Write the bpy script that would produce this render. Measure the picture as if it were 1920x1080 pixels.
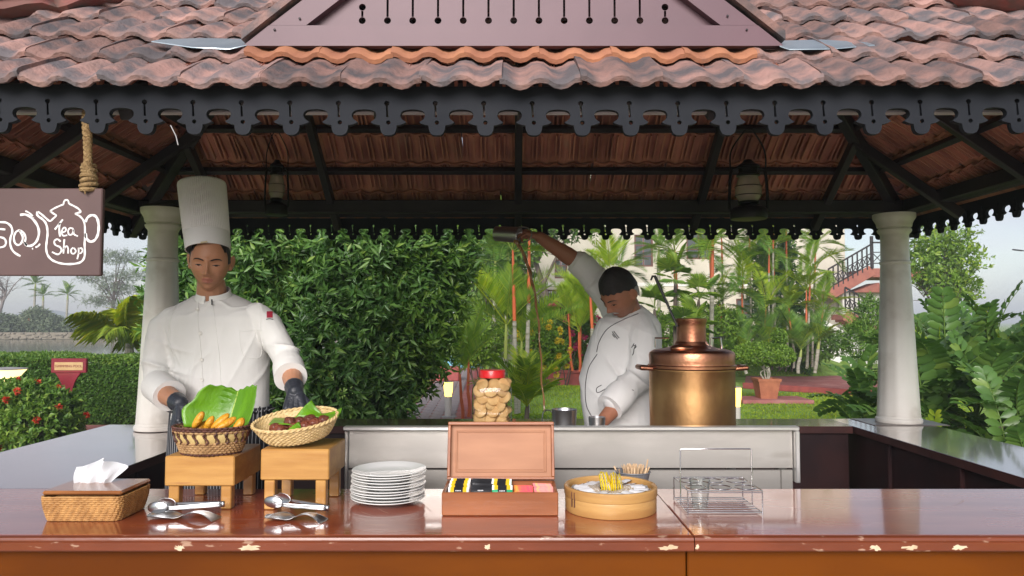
import bpy, bmesh, math, random
import numpy as np
from mathutils import Vector, Matrix, Euler
from mathutils.bvhtree import BVHTree

for o in list(bpy.data.objects):
    bpy.data.objects.remove(o)
S = bpy.context.scene
COL = S.collection
R = math.radians
rng = np.random.default_rng(7)
random.seed(7)

# ------------------------------------------------------------------ camera
CZ = 1.62
PITCH = R(2.66)
FPX = 1400.0
cam_d = bpy.data.cameras.new("camera")
cam_d.sensor_width = 36.0
cam_d.lens = FPX / 1920 * 36.0
cam_d.clip_start = 0.05
cam_d.clip_end = 3000
cam = bpy.data.objects.new("camera", cam_d)
COL.objects.link(cam)
cam.location = (0, 0, CZ)
cam.rotation_euler = (math.pi / 2 + PITCH, 0, 0)
S.camera = cam

# ------------------------------------------------------------------ sky, sun, exposure
SUN_EL, SUN_AZ = R(27), R(190)      # azimuth: clockwise from +Y; the sun stands behind the camera
world = bpy.data.worlds.new("World")
S.world = world
world.use_nodes = True
nt = world.node_tree
nt.nodes.clear()
def _n(t, **kw):
    n = nt.nodes.new(t)
    for k, v in kw.items():
        setattr(n, k, v)
    return n
out = _n('ShaderNodeOutputWorld')
bg = _n('ShaderNodeBackground')
bg.inputs['Strength'].default_value = 0.05
sky = _n('ShaderNodeTexSky', sky_type='NISHITA')
sky.sun_disc = False
sky.sun_elevation = SUN_EL
sky.sun_rotation = SUN_AZ
sky.air_density = 1.2
sky.dust_density = 0.8
sky.ozone_density = 1.6
tc = _n('ShaderNodeTexCoord')
mp = _n('ShaderNodeMapping')
mp.inputs['Scale'].default_value = (1.0, 1.0, 3.2)
mp.inputs['Location'].default_value = (0.35, 0.1, 0.0)
nz1 = _n('ShaderNodeTexNoise')
nz1.inputs['Scale'].default_value = 2.1
nz1.inputs['Detail'].default_value = 7
nz1.inputs['Roughness'].default_value = 0.55
rp = _n('ShaderNodeValToRGB')
rp.color_ramp.elements[0].position = 0.36
rp.color_ramp.elements[0].color = (0.45, 0.45, 0.45, 1)
rp.color_ramp.elements[1].position = 0.66
rp.color_ramp.elements[1].color = (0.95, 0.95, 0.95, 1)
nz2 = _n('ShaderNodeTexNoise')
nz2.inputs['Scale'].default_value = 1.3
nz2.inputs['Detail'].default_value = 3
rp2 = _n('ShaderNodeValToRGB')
rp2.color_ramp.elements[0].position = 0.38
rp2.color_ramp.elements[0].color = (0.46, 0.59, 0.78, 1)
rp2.color_ramp.elements[1].position = 0.62
rp2.color_ramp.elements[1].color = (0.74, 0.69, 0.77, 1)
mx = _n('ShaderNodeMix', data_type='RGBA')
L = nt.links.new
L(tc.outputs['Generated'], mp.inputs['Vector'])
L(mp.outputs['Vector'], nz1.inputs['Vector'])
L(mp.outputs['Vector'], nz2.inputs['Vector'])
L(nz1.outputs['Fac'], rp.inputs['Fac'])
L(nz2.outputs['Fac'], rp2.inputs['Fac'])
L(rp.outputs['Color'], mx.inputs['Factor'])
L(sky.outputs['Color'], mx.inputs['A'])
bw = _n('ShaderNodeRGBToBW')
L(sky.outputs['Color'], bw.inputs['Color'])
vm = _n('ShaderNodeVectorMath', operation='MULTIPLY')
L(rp2.outputs['Color'], vm.inputs[0]); L(bw.outputs['Val'], vm.inputs[1])
L(vm.outputs['Vector'], mx.inputs['B'])
L(mx.outputs['Result'], bg.inputs['Color'])
L(bg.outputs['Background'], out.inputs['Surface'])

sun_d = bpy.data.lights.new("sun", 'SUN')
sun_d.energy = 1.5
sun_d.angle = R(36)
sun_d.color = (1.0, 0.93, 0.89)
sun = bpy.data.objects.new("sun", sun_d)
COL.objects.link(sun)
_sd = Vector((math.sin(SUN_AZ) * math.cos(SUN_EL), math.cos(SUN_AZ) * math.cos(SUN_EL), math.sin(SUN_EL)))
sun.rotation_euler = _sd.to_track_quat('Z', 'Y').to_euler()
sun.location = _sd * 50

S.render.engine = 'CYCLES'
S.view_settings.view_transform = 'Standard'
S.view_settings.look = 'None'
S.view_settings.gamma = 1.0
S.view_settings.use_curve_mapping = False
S.view_settings.exposure = 1.75
S.cycles.max_bounces = 10
S.cycles.transparent_max_bounces = 12
S.cycles.use_denoising = True

# ------------------------------------------------------------------ layout helpers
_cp, _sp = math.cos(PITCH), math.sin(PITCH)
def ray(px, py):
    a, b = (px - 960) / FPX, -(py - 540) / FPX
    return Vector((a, _cp - b * _sp, _sp + b * _cp))
def W(px, py, d):
    r = ray(px, py)
    return Vector((0, 0, CZ)) + r * (d / r.y)
def G(px, py, z=0.0):
    r = ray(px, py)
    return Vector((0, 0, CZ)) + r * ((z - CZ) / r.z)

# ------------------------------------------------------------------ materials
MATS = {}
def mat(name, c1, c2=None, scale=6.0, rough=0.6, metal=0.0, bump=0.0, bscale=None, coat=0.0, lo=0.4, hi=0.6,
        stretch=(1, 1, 1), detail=6, c3=None, c3scale=2.0, c3lo=0.55, c3hi=0.65, spec=0.5, trans=0.0, ior=1.45,
        emit=None, estr=0.0, coatior=1.5, rvar=0.0, coords='Object', tint=0.0, subsurf=0.0, coatrough=0.05):
    m = bpy.data.materials.new(name)
    m.use_nodes = True
    t = m.node_tree
    b = t.nodes['Principled BSDF']
    b.inputs['Roughness'].default_value = rough
    b.inputs['Metallic'].default_value = metal
    b.inputs['Coat Weight'].default_value = coat
    b.inputs['Coat Roughness'].default_value = coatrough
    b.inputs['Specular IOR Level'].default_value = spec
    b.inputs['Transmission Weight'].default_value = trans
    b.inputs['IOR'].default_value = ior
    b.inputs['Coat IOR'].default_value = coatior
    if subsurf:
        b.inputs['Subsurface Weight'].default_value = subsurf
        b.inputs['Subsurface Radius'].default_value = (0.012, 0.005, 0.003)
        b.inputs['Subsurface Scale'].default_value = 1.0
    if emit:
        b.inputs['Emission Color'].default_value = (*emit, 1)
        b.inputs['Emission Strength'].default_value = estr
    col = None
    if c2 is None:
        b.inputs['Base Color'].default_value = (*c1, 1)
    tcn = t.nodes.new('ShaderNodeTexCoord')
    mpn = t.nodes.new('ShaderNodeMapping')
    mpn.inputs['Scale'].default_value = stretch
    t.links.new(tcn.outputs[coords], mpn.inputs['Vector'])
    if tint:
        oi = t.nodes.new('ShaderNodeObjectInfo')
        cmb = t.nodes.new('ShaderNodeMath'); cmb.operation = 'MULTIPLY'; cmb.inputs[1].default_value = 37.0
        t.links.new(oi.outputs['Random'], cmb.inputs[0])
        cx = t.nodes.new('ShaderNodeCombineXYZ')
        for k in 'XYZ':
            t.links.new(cmb.outputs[0], cx.inputs[k])
        t.links.new(cx.outputs[0], mpn.inputs['Location'])
    if c2 is not None:
        nn = t.nodes.new('ShaderNodeTexNoise')
        nn.inputs['Scale'].default_value = scale
        nn.inputs['Detail'].default_value = detail
        t.links.new(mpn.outputs['Vector'], nn.inputs['Vector'])
        r = t.nodes.new('ShaderNodeValToRGB')
        r.color_ramp.elements[0].position = lo
        r.color_ramp.elements[0].color = (*c1, 1)
        r.color_ramp.elements[1].position = hi
        r.color_ramp.elements[1].color = (*c2, 1)
        t.links.new(nn.outputs['Fac'], r.inputs['Fac'])
        col = r.outputs['Color']
        if c3 is not None:
            n3 = t.nodes.new('ShaderNodeTexNoise')
            n3.inputs['Scale'].default_value = c3scale
            n3.inputs['Detail'].default_value = 8
            t.links.new(mpn.outputs['Vector'], n3.inputs['Vector'])
            r3 = t.nodes.new('ShaderNodeValToRGB')
            r3.color_ramp.elements[0].position = c3lo
            r3.color_ramp.elements[1].position = c3hi
            t.links.new(n3.outputs['Fac'], r3.inputs['Fac'])
            m3 = t.nodes.new('ShaderNodeMix'); m3.data_type = 'RGBA'
            t.links.new(r3.outputs['Color'], m3.inputs['Factor'])
            t.links.new(col, m3.inputs['A'])
            m3.inputs['B'].default_value = (*c3, 1)
            col = m3.outputs['Result']
        if tint:
            hs = t.nodes.new('ShaderNodeHueSaturation')
            ma = t.nodes.new('ShaderNodeMapRange')
            ma.inputs['To Min'].default_value = 1 - tint
            ma.inputs['To Max'].default_value = 1 + tint
            t.links.new(oi.outputs['Random'], ma.inputs['Value'])
            t.links.new(ma.outputs['Result'], hs.inputs['Value'])
            t.links.new(col, hs.inputs['Color'])
            col = hs.outputs['Color']
        t.links.new(col, b.inputs['Base Color'])
        if rvar:
            mr = t.nodes.new('ShaderNodeMapRange')
            mr.inputs['To Min'].default_value = max(0, rough - rvar)
            mr.inputs['To Max'].default_value = rough + rvar
            t.links.new(nn.outputs['Fac'], mr.inputs['Value'])
            t.links.new(mr.outputs['Result'], b.inputs['Roughness'])
    if bump:
        bn = t.nodes.new('ShaderNodeTexNoise')
        bn.inputs['Scale'].default_value = bscale or scale * 3
        bn.inputs['Detail'].default_value = 5
        t.links.new(mpn.outputs['Vector'], bn.inputs['Vector'])
        bb = t.nodes.new('ShaderNodeBump')
        bb.inputs['Strength'].default_value = bump
        bb.inputs['Distance'].default_value = 0.01
        t.links.new(bn.outputs['Fac'], bb.inputs['Height'])
        t.links.new(bb.outputs['Normal'], b.inputs['Normal'])
    MATS[name] = m
    return m

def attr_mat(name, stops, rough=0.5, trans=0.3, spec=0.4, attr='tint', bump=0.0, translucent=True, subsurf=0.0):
    """colour from a per-vertex value (kind of leaf, hair, lip)"""
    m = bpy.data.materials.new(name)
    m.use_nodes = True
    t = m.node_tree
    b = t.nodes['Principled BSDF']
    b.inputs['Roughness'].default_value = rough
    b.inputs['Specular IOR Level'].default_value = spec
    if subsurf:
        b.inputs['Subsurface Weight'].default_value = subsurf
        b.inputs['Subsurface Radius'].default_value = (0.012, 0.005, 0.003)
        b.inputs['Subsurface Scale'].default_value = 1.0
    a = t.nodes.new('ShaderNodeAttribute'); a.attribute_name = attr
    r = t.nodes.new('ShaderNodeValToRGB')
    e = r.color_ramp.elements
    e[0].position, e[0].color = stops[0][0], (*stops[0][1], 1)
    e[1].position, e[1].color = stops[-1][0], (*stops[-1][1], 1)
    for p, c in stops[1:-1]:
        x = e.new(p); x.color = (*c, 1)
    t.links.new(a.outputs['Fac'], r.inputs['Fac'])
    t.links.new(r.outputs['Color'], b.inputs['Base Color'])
    if bump:
        tcn = t.nodes.new('ShaderNodeTexCoord')
        bn = t.nodes.new('ShaderNodeTexNoise'); bn.inputs['Scale'].default_value = 90
        t.links.new(tcn.outputs['Object'], bn.inputs['Vector'])
        bb = t.nodes.new('ShaderNodeBump'); bb.inputs['Strength'].default_value = bump; bb.inputs['Distance'].default_value = 0.01
        t.links.new(bn.outputs['Fac'], bb.inputs['Height'])
        t.links.new(bb.outputs['Normal'], b.inputs['Normal'])
    if translucent:
        tr = t.nodes.new('ShaderNodeBsdfTranslucent')
        hs = t.nodes.new('ShaderNodeHueSaturation'); hs.inputs['Value'].default_value = 1.5; hs.inputs['Saturation'].default_value = 1.1
        t.links.new(r.outputs['Color'], hs.inputs['Color'])
        t.links.new(hs.outputs['Color'], tr.inputs['Color'])
        ms = t.nodes.new('ShaderNodeMixShader'); ms.inputs['Fac'].default_value = trans
        t.links.new(b.outputs['BSDF'], ms.inputs[1])
        t.links.new(tr.outputs['BSDF'], ms.inputs[2])
        t.links.new(ms.outputs['Shader'], t.nodes['Material Output'].inputs['Surface'])
    MATS[name] = m
    return m

# ------------------------------------------------------------------ objects
def wloc(o):
    v = Vector((0, 0, 0))
    while o is not None:
        v += o.location
        o = o.parent
    return v
def thing(name, label, cat, loc=(0, 0, 0), group=None):
    o = bpy.data.objects.new(name, None)
    o.empty_display_size = 0.1
    COL.objects.link(o)
    o.location = loc
    o['label'] = label; o['category'] = cat
    if group: o['group'] = group
    return o
ORD = ['first', 'second', 'third', 'fourth', 'fifth', 'sixth', 'seventh', 'eighth', 'ninth', 'tenth', 'eleventh', 'twelfth', 'thirteenth']
def tag(o, label=None, cat=None, group=None, kind=None):
    if label: o['label'] = label
    if cat: o['category'] = cat
    if group: o['group'] = group
    if kind: o['kind'] = kind
    return o
def link(name, me, parent=None, mats=(), loc=None):
    o = bpy.data.objects.new(name, me)
    COL.objects.link(o)
    for m in ([mats] if isinstance(mats, bpy.types.Material) else mats):
        me.materials.append(m)
    if parent is not None: o.parent = parent
    if loc is not None: o.location = loc
    return o
def copy_tree(o, parent=None):
    c = o.copy(); COL.objects.link(c)
    if parent is not None: c.parent = parent
    for ch in list(o.children):
        copy_tree(ch, c)
    return c
def tri_mesh(name, V, F, tint=None, smooth=True):
    """fast mesh from arrays; F is (n,3) or (n,4)"""
    V = np.asarray(V, dtype=np.float32); F = np.asarray(F, dtype=np.int32)
    me = bpy.data.meshes.new(name)
    k = F.shape[1]
    me.vertices.add(len(V)); me.vertices.foreach_set('co', V.ravel())
    me.loops.add(F.size); me.loops.foreach_set('vertex_index', F.ravel())
    me.polygons.add(len(F)); me.polygons.foreach_set('loop_start', np.arange(0, F.size, k, dtype=np.int32))
    me.update(calc_edges=True)
    if tint is not None:
        a = me.attributes.new('tint', 'FLOAT', 'POINT')
        a.data.foreach_set('value', np.asarray(tint, dtype=np.float32))
    if smooth:
        me.polygons.foreach_set('use_smooth', np.ones(len(F), dtype=bool))
    me.validate()
    return me
def frame(d):
    d = Vector(d).normalized()
    a = Vector((0, 0, 1)) if abs(d.z) < 0.9 else Vector((1, 0, 0))
    x = d.cross(a).normalized(); y = x.cross(d).normalized()
    return x, y, d

class MB:
    """collects shapes and links them as one mesh object"""
    def __init__(s):
        s.v = []; s.f = []; s.m = []; s.cur = 0
    def add(s, vs, fs):
        n = len(s.v)
        s.v += [tuple(v) for v in vs]
        s.f += [tuple(i + n for i in f) for f in fs]
        s.m += [s.cur] * len(fs)
        return s
    def box(s, c, size, bev=0.003, rot=None):
        hx, hy, hz = [q / 2 for q in size]
        b = min(bev, hx * .9, hy * .9, hz * .9)
        vs = []; idx = {}
        for sx in (-1, 1):
            for sy in (-1, 1):
                for sz in (-1, 1):
                    for ax in range(3):
                        p = [sx * hx, sy * hy, sz * hz]
                        for k in range(3):
                            if k != ax: p[k] -= (sx, sy, sz)[k] * b
                        idx[(sx, sy, sz, ax)] = len(vs); vs.append(p)
        fs = []
        for ax in range(3):
            o1, o2 = [(1, 2), (2, 0), (0, 1)][ax]
            for sg in (-1, 1):
                q = []
                for (u, w) in ((-1, -1), (1, -1), (1, 1), (-1, 1)):
                    k = [0, 0, 0]; k[ax] = sg; k[o1] = u; k[o2] = w
                    q.append(idx[(*k, ax)])
                fs.append(q if sg > 0 else q[::-1])
        for ax in range(3):
            o1, o2 = [(1, 2), (2, 0), (0, 1)][ax]
            for u in (-1, 1):
                for w in (-1, 1):
                    a = [0, 0, 0]; a[o1] = u; a[o2] = w
                    k0 = list(a); k0[ax] = -1; k1 = list(a); k1[ax] = 1
                    q = [idx[(*k0, o1)], idx[(*k1, o1)], idx[(*k1, o2)], idx[(*k0, o2)]]
                    fs.append(q if u * w > 0 else q[::-1])
        for sx in (-1, 1):
            for sy in (-1, 1):
                for sz in (-1, 1):
                    q = [idx[(sx, sy, sz, 0)], idx[(sx, sy, sz, 1)], idx[(sx, sy, sz, 2)]]
                    fs.append(q if sx * sy * sz > 0 else q[::-1])
        c = Vector(c)
        if rot is not None:
            M = rot if isinstance(rot, Matrix) else Euler(rot).to_matrix()
            vs = [M @ Vector(p) + c for p in vs]
        else:
            vs = [Vector(p) + c for p in vs]
        return s.add(vs, fs)
    def span(s, x0, x1, y0, y1, z0, z1, bev=0.003):
        return s.box(((x0 + x1) / 2, (y0 + y1) / 2, (z0 + z1) / 2), (abs(x1 - x0), abs(y1 - y0), abs(z1 - z0)), bev)
    def bar(s, a, b, w, h, bev=0.003, up=(0, 0, 1)):
        a, b = Vector(a), Vector(b)
        d = (b - a); ln = d.length; d.normalize()
        u = Vector(up); x = d.cross(u)
        if x.length < 1e-4: x = d.cross(Vector((1, 0, 0)))
        x.normalize(); z = x.cross(d).normalized()
        M = Matrix((x, d, z)).transposed()
        return s.box((a + b) / 2, (w, ln, h), bev, M)
    def tube(s, pts, rad, seg=10, cap=True, squash=1.0, closed=False):
        pts = [Vector(p) for p in pts]
        n = len(pts)
        if not hasattr(rad, '__len__'): rad = [rad] * n
        vs = []; fs = []
        px = None
        for i, p in enumerate(pts):
            if closed: d = pts[(i + 1) % n] - pts[i - 1]
            else: d = pts[min(i + 1, n - 1)] - pts[max(i - 1, 0)]
            if d.length < 1e-9: d = Vector((0, 0, 1))
            d.normalize()
            if px is None: px = frame(d)[0]
            px = (px - d * px.dot(d))
            if px.length < 1e-6: px = frame(d)[0]
            px.normalize(); py = d.cross(px)
            for k in range(seg):
                a = 2 * math.pi * k / seg
                vs.append(p + (px * math.cos(a) + py * math.sin(a) * squash) * rad[i])
        m = n if closed else n - 1
        for i in range(m):
            j = (i + 1) % n
            for k in range(seg):
                l = (k + 1) % seg
                fs.append((i * seg + k, i * seg + l, j * seg + l, j * seg + k))
        if cap and not closed:
            fs.append(tuple(range(seg))[::-1]); fs.append(tuple(range((n - 1) * seg, n * seg)))
        return s.add(vs, fs)
    def capsule(s, a, b, ra, rb, seg=14, rings=5):
        a, b = Vector(a), Vector(b)
        d = b - a
        L_ = d.length
        dn = d / L_ if L_ > 1e-6 else Vector((0, 0, 1))
        pts = []; rr = []
        for i in range(rings, 0, -1):
            t = math.pi / 2 * i / rings
            pts.append(a - dn * ra * math.sin(t)); rr.append(max(ra * math.cos(t), ra * .04))
        nm = 5
        for i in range(nm + 1):
            t = i / nm; pts.append(a + d * t); rr.append(ra + (rb - ra) * t)
        for i in range(1, rings + 1):
            t = math.pi / 2 * i / rings
            pts.append(b + dn * rb * math.sin(t)); rr.append(max(rb * math.cos(t), rb * .04))
        vs = []; fs = []
        x, y, _ = frame(dn)
        for p, r in zip(pts, rr):
            for k in range(seg):
                t = 2 * math.pi * k / seg
                vs.append(p + (x * math.cos(t) + y * math.sin(t)) * r)
        for i in range(len(pts) - 1):
            for k in range(seg):
                l = (k + 1) % seg
                fs.append((i * seg + k, i * seg + l, (i + 1) * seg + l, (i + 1) * seg + k))
        fs.append(tuple(range(seg))[::-1]); fs.append(tuple(range((len(pts) - 1) * seg, len(pts) * seg)))
        return s.add(vs, fs)
    def chain(s, pts, rad):
        for i in range(len(pts) - 1):
            s.capsule(pts[i], pts[i + 1], rad[i], rad[i + 1])
        return s
    def ellipsoid(s, c, r, seg=24, rings=16, M=None):
        vs = []; fs = []
        c = Vector(c)
        for i in range(rings + 1):
            t = math.pi * i / rings
            for k in range(seg):
                a = 2 * math.pi * k / seg
                st = max(math.sin(t), 1e-3)
                p = Vector((r[0] * st * math.cos(a), r[1] * st * math.sin(a), r[2] * math.cos(t)))
                vs.append((M @ p if M else p) + c)
        for i in range(rings):
            for k in range(seg):
                l = (k + 1) % seg
                fs.append((i * seg + k, (i + 1) * seg + k, (i + 1) * seg + l, i * seg + l))
        fs.append(tuple(range(seg))); fs.append(tuple(range(rings * seg, (rings + 1) * seg))[::-1])
        return s.add(vs, fs)
    def loft(s, rings, cap=True):
        n = len(rings[0]); vs = [p for r in rings for p in r]; fs = []
        for i in range(len(rings) - 1):
            for k in range(n):
                l = (k + 1) % n
                fs.append((i * n + k, i * n + l, (i + 1) * n + l, (i + 1) * n + k))
        if cap:
            fs.append(tuple(range(n))[::-1]); fs.append(tuple(range((len(rings) - 1) * n, len(rings) * n)))
        return s.add(vs, fs)
    def ell_loft(s, specs, seg=28, p=2.0, cap=True):
        """specs: (cx, cy, z, rx, ry) bottom to top"""
        rings = []
        for cx, cy, z, rx, ry in specs:
            q = []
            for k in range(seg):
                a = 2 * math.pi * k / seg
                ca, sa = math.cos(a), math.sin(a)
                q.append((cx + rx * math.copysign(abs(ca) ** (2 / p), ca), cy + ry * math.copysign(abs(sa) ** (2 / p), sa), z))
            rings.append(q)
        return s.loft(rings, cap)
    def lathe(s, prof, c=(0, 0, 0), seg=32, M=None, cap=True):
        """prof: (r, z) pairs; a closed outline when first == last"""
        c = Vector(c); vs = []; fs = []
        for r, z in prof:
            for k in range(seg):
                a = 2 * math.pi * k / seg
                p = Vector((max(r, 1e-4) * math.cos(a), max(r, 1e-4) * math.sin(a), z))
                vs.append((M @ p if M else p) + c)
        for i in range(len(prof) - 1):
            for k in range(seg):
                l = (k + 1) % seg
                fs.append((i * seg + k, i * seg + l, (i + 1) * seg + l, (i + 1) * seg + k))
        if cap:
            fs.append(tuple(range(seg))[::-1]); fs.append(tuple(range((len(prof) - 1) * seg, len(prof) * seg)))
        return s.add(vs, fs)
    def strip(s, pts, nrm, w, t=0.0):
        """flat ribbon along pts lying on a surface with normals nrm"""
        vs = []; fs = []
        pts = [Vector(p) for p in pts]
        for i, p in enumerate(pts):
            d = (pts[min(i + 1, len(pts) - 1)] - pts[max(i - 1, 0)]).normalized()
            x = d.cross(Vector(nrm[i])).normalized() * w / 2
            o = Vector(nrm[i]) * t
            vs += [p + x + o, p - x + o]
        for i in range(len(pts) - 1):
            fs.append((2 * i, 2 * i + 1, 2 * i + 3, 2 * i + 2))
        return s.add(vs, fs)
    def mesh(s, name, off=Vector((0, 0, 0)), angle=35, smooth=True):
        me = bpy.data.meshes.new(name)
        me.from_pydata([(v[0] - off[0], v[1] - off[1], v[2] - off[2]) for v in s.v], [], s.f)
        me.polygons.foreach_set('material_index', np.asarray(s.m, dtype=np.int32))
        bm = bmesh.new(); bm.from_mesh(me)
        bmesh.ops.recalc_face_normals(bm, faces=bm.faces)
        bm.to_mesh(me); bm.free()
        if smooth:
            me.polygons.foreach_set('use_smooth', np.ones(len(me.polygons), dtype=bool))
            me.set_sharp_from_angle(angle=R(angle))
        me.update()
        return me
    def part(s, name, m, parent=None, label=None, angle=35, kind=None):
        off = wloc(parent) if parent is not None else Vector((0, 0, 0))
        o = link(name, s.mesh(name, off, angle), parent, m)
        if label: o['label'] = label
        if kind: o['kind'] = kind
        return o
    def solo(s, name, m, label, cat, group=None, base=None, angle=35, kind=None):
        """a thing that is one mesh, its origin at its base"""
        V = np.array(s.v)
        b = Vector(base) if base is not None else Vector(((V[:, 0].min() + V[:, 0].max()) / 2, (V[:, 1].min() + V[:, 1].max()) / 2, V[:, 2].min()))
        o = link(name, s.mesh(name, b, angle), None, m, b)
        return tag(o, label, cat, group, kind)

def struct(name, mb, m, angle=35):
    o = link(name, mb.mesh(name, angle=angle), None, m)
    o['kind'] = 'structure'
    return o

def remesh(mb, voxel, smooth=4, adapt=0.0):
    me = mb.mesh('tmp', smooth=False)
    o = bpy.data.objects.new('tmp', me); COL.objects.link(o)
    md = o.modifiers.new('r', 'REMESH'); md.mode = 'VOXEL'; md.voxel_size = voxel; md.adaptivity = adapt
    if smooth:
        sm = o.modifiers.new('s', 'SMOOTH'); sm.factor = 0.5; sm.iterations = smooth
    dg = bpy.context.evaluated_depsgraph_get(); dg.update()
    r = bpy.data.meshes.new_from_object(o.evaluated_get(dg))
    bpy.data.objects.remove(o); bpy.data.meshes.remove(me)
    r.polygons.foreach_set('use_smooth', np.ones(len(r.polygons), dtype=bool))
    return r
def coords(me):
    a = np.empty(len(me.vertices) * 3, dtype=np.float32); me.vertices.foreach_get('co', a); return a.reshape(-1, 3)
def normals(me):
    a = np.empty(len(me.vertices) * 3, dtype=np.float32); me.vertex_normals.foreach_get('vector', a); return a.reshape(-1, 3)
def set_coords(me, V):
    me.vertices.foreach_set('co', np.asarray(V, dtype=np.float32).ravel()); me.update()
def sn(P, freq, seed, n=7):
    """smooth noise in -1..1 from a sum of sines"""
    g = np.random.default_rng(seed)
    k = g.normal(size=(n, 3)) * np.asarray(freq)
    ph = g.uniform(0, 6.28, n)
    return np.sin(P @ k.T + ph).sum(1) / (n * 0.55)
def set_tint(me, t):
    a = me.attributes.new('tint', 'FLOAT', 'POINT'); a.data.foreach_set('value', np.asarray(t, dtype=np.float32))
def curve2d(name, outline, holes, thick):
    """a board cut to an outline with holes, in its own XY plane"""
    cu = bpy.data.curves.new(name, 'CURVE'); cu.dimensions = '2D'; cu.fill_mode = 'BOTH'; cu.extrude = thick / 2
    for poly in [outline] + holes:
        sp = cu.splines.new('POLY'); sp.points.add(len(poly) - 1)
        for i, p in enumerate(poly): sp.points[i].co = (p[0], p[1], 0, 1)
        sp.use_cyclic_u = True
    o = bpy.data.objects.new('tmpc', cu); COL.objects.link(o)
    dg = bpy.context.evaluated_depsgraph_get(); dg.update()
    me = bpy.data.meshes.new_from_object(o.evaluated_get(dg))
    bpy.data.objects.remove(o); bpy.data.curves.remove(cu)
    me.materials.clear(); me.name = name
    return me
def text_mesh(name, body, size, thick=0.001):
    cu = bpy.data.curves.new(name, 'FONT'); cu.body = body; cu.size = size; cu.extrude = thick
    cu.align_x = 'CENTER'; cu.align_y = 'CENTER'
    o = bpy.data.objects.new('tmpt', cu); COL.objects.link(o)
    dg = bpy.context.evaluated_depsgraph_get(); dg.update()
    me = bpy.data.meshes.new_from_object(o.evaluated_get(dg))
    bpy.data.objects.remove(o); bpy.data.curves.remove(cu)
    me.materials.clear(); me.name = name
    return me
def circ(cx, cy, r, n=14, ry=None):
    return [(cx + r * math.cos(2 * math.pi * i / n), cy + (ry or r) * math.sin(2 * math.pi * i / n)) for i in range(n)]
def catmull(pts, n=6, closed=False):
    P = [Vector(p) for p in pts]; o = []
    m = len(P)
    for i in range(m if closed else m - 1):
        if closed: a, b, c, d = P[i - 1], P[i], P[(i + 1) % m], P[(i + 2) % m]
        else: a, b, c, d = P[max(i - 1, 0)], P[i], P[i + 1], P[min(i + 2, m - 1)]
        for k in range(n):
            t = k / n
            o.append(0.5 * ((2 * b) + (c - a) * t + (2 * a - 5 * b + 4 * c - d) * t * t + (3 * b - a - 3 * c + d) * t ** 3))
    if not closed: o.append(P[-1])
    return o

# ================================================================== MATERIALS
TZ = CZ - 0.647                       # counter top
tile_m = mat('tile_clay', (.37, .215, .185), (.25, .16, .14), 13, rough=.9, bump=.6, bscale=70, c3=(.125, .110, .115), c3scale=10, c3lo=.42, c3hi=.62, tint=.3, lo=.3, hi=.7, spec=.2)
tile_clean = mat('tile_clay_clean', (.44, .19, .10), (.34, .14, .08), 8, rough=.8, bump=.3, bscale=60, c3=(.25, .12, .08), c3scale=12, c3lo=.6, c3hi=.72, tint=.1)
tile_under = mat('tile_underside', (.52, .23, .155), (.34, .14, .10), 7, rough=.8, bump=.3, bscale=40, c3=(.42, .24, .17), c3scale=9, c3lo=.62, c3hi=.75, tint=.25, stretch=(1, .5, 1))
cement_red = mat('red_cement', (.30, .09, .075), (.20, .10, .085), 6, rough=.9, bump=.6, c3=(.12, .10, .085), c3scale=9, c3lo=.5, c3hi=.62)
fascia_m = mat('fascia_paint', (.009, .011, .016), (.014, .016, .021), 5, spec=.25, rough=.7, bump=.05, bscale=20)
timber_m = mat('dark_timber', (.016, .014, .018), (.030, .025, .028), 4, rough=.5, bump=.15, bscale=30)
gable_m = mat('gable_paint', (.135, .070, .086), (.12, .063, .078), 3, rough=.45, bump=.04, bscale=14)
flash_m = mat('galvanised', (.55, .62, .66), (.45, .52, .56), 8, rough=.35, metal=.7)
pale_m = mat('pale_conduit', (.42, .42, .43), (.33, .32, .32), 5, rough=.5)
white_col = mat('column_paint', (.78, .75, .69), (.70, .66, .60), 3, rough=.42, bump=.06, bscale=9, c3=(.48, .43, .36), c3scale=5, c3lo=.54, c3hi=.78)
top_m = mat('varnished_top', (.34, .072, .026), (.25, .05, .02), 2.2, rough=.28, bump=.02, bscale=3, coat=1.0, coatrough=.08, coatior=1.95, spec=.25, stretch=(.6, 3, 1), rvar=.05, c3=(.38, .11, .05), c3scale=14, c3lo=.62, c3hi=.75)
nose_m = mat('worn_nosing', (.19, .046, .018), (.15, .036, .014), 5, rough=.3, bump=.15, bscale=30, coat=.4, c3=(.40, .24, .16), c3scale=26, c3lo=.635, c3hi=.68, stretch=(.6, 1, 1.6))
panel_m = mat('varnished_panel', (.150, .040, .002), (.105, .026, .0015), 1.6, rough=.5, coat=.0, spec=.12, bump=.03, bscale=6, stretch=(.7, 1, 3))
chip_m = mat('bare_wood_chip', (.66, .53, .36), (.55, .40, .25), 20, rough=.8)
dark_in = mat('dark_joinery', (.030, .010, .010), (.018, .007, .008), 4, rough=.4, bump=.05, c3=(.20, .12, .10), c3scale=7, c3lo=.72, c3hi=.8)
trim_dk = mat('dark_trim', (.075, .028, .024), (.05, .02, .018), 6, rough=.35, bump=.05)
side_top = mat('side_top', (.13, .055, .05), (.10, .042, .038), 2.5, rough=.16, coat=1.0, coatrough=.06, coatior=2.4, bump=.015, bscale=4, rvar=.06)
steel_m = mat('brushed_steel', (.55, .53, .495), (.43, .41, .38), 4, rough=.42, metal=.85, bump=.03, bscale=8, stretch=(.5, 1, 2), rvar=.14, c3=(.36, .33, .29), c3scale=5, c3lo=.6, c3hi=.8)
steel_lip = mat('steel_lip', (.72, .71, .69), (.66, .65, .63), 8, rough=.32, metal=.8)
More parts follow.
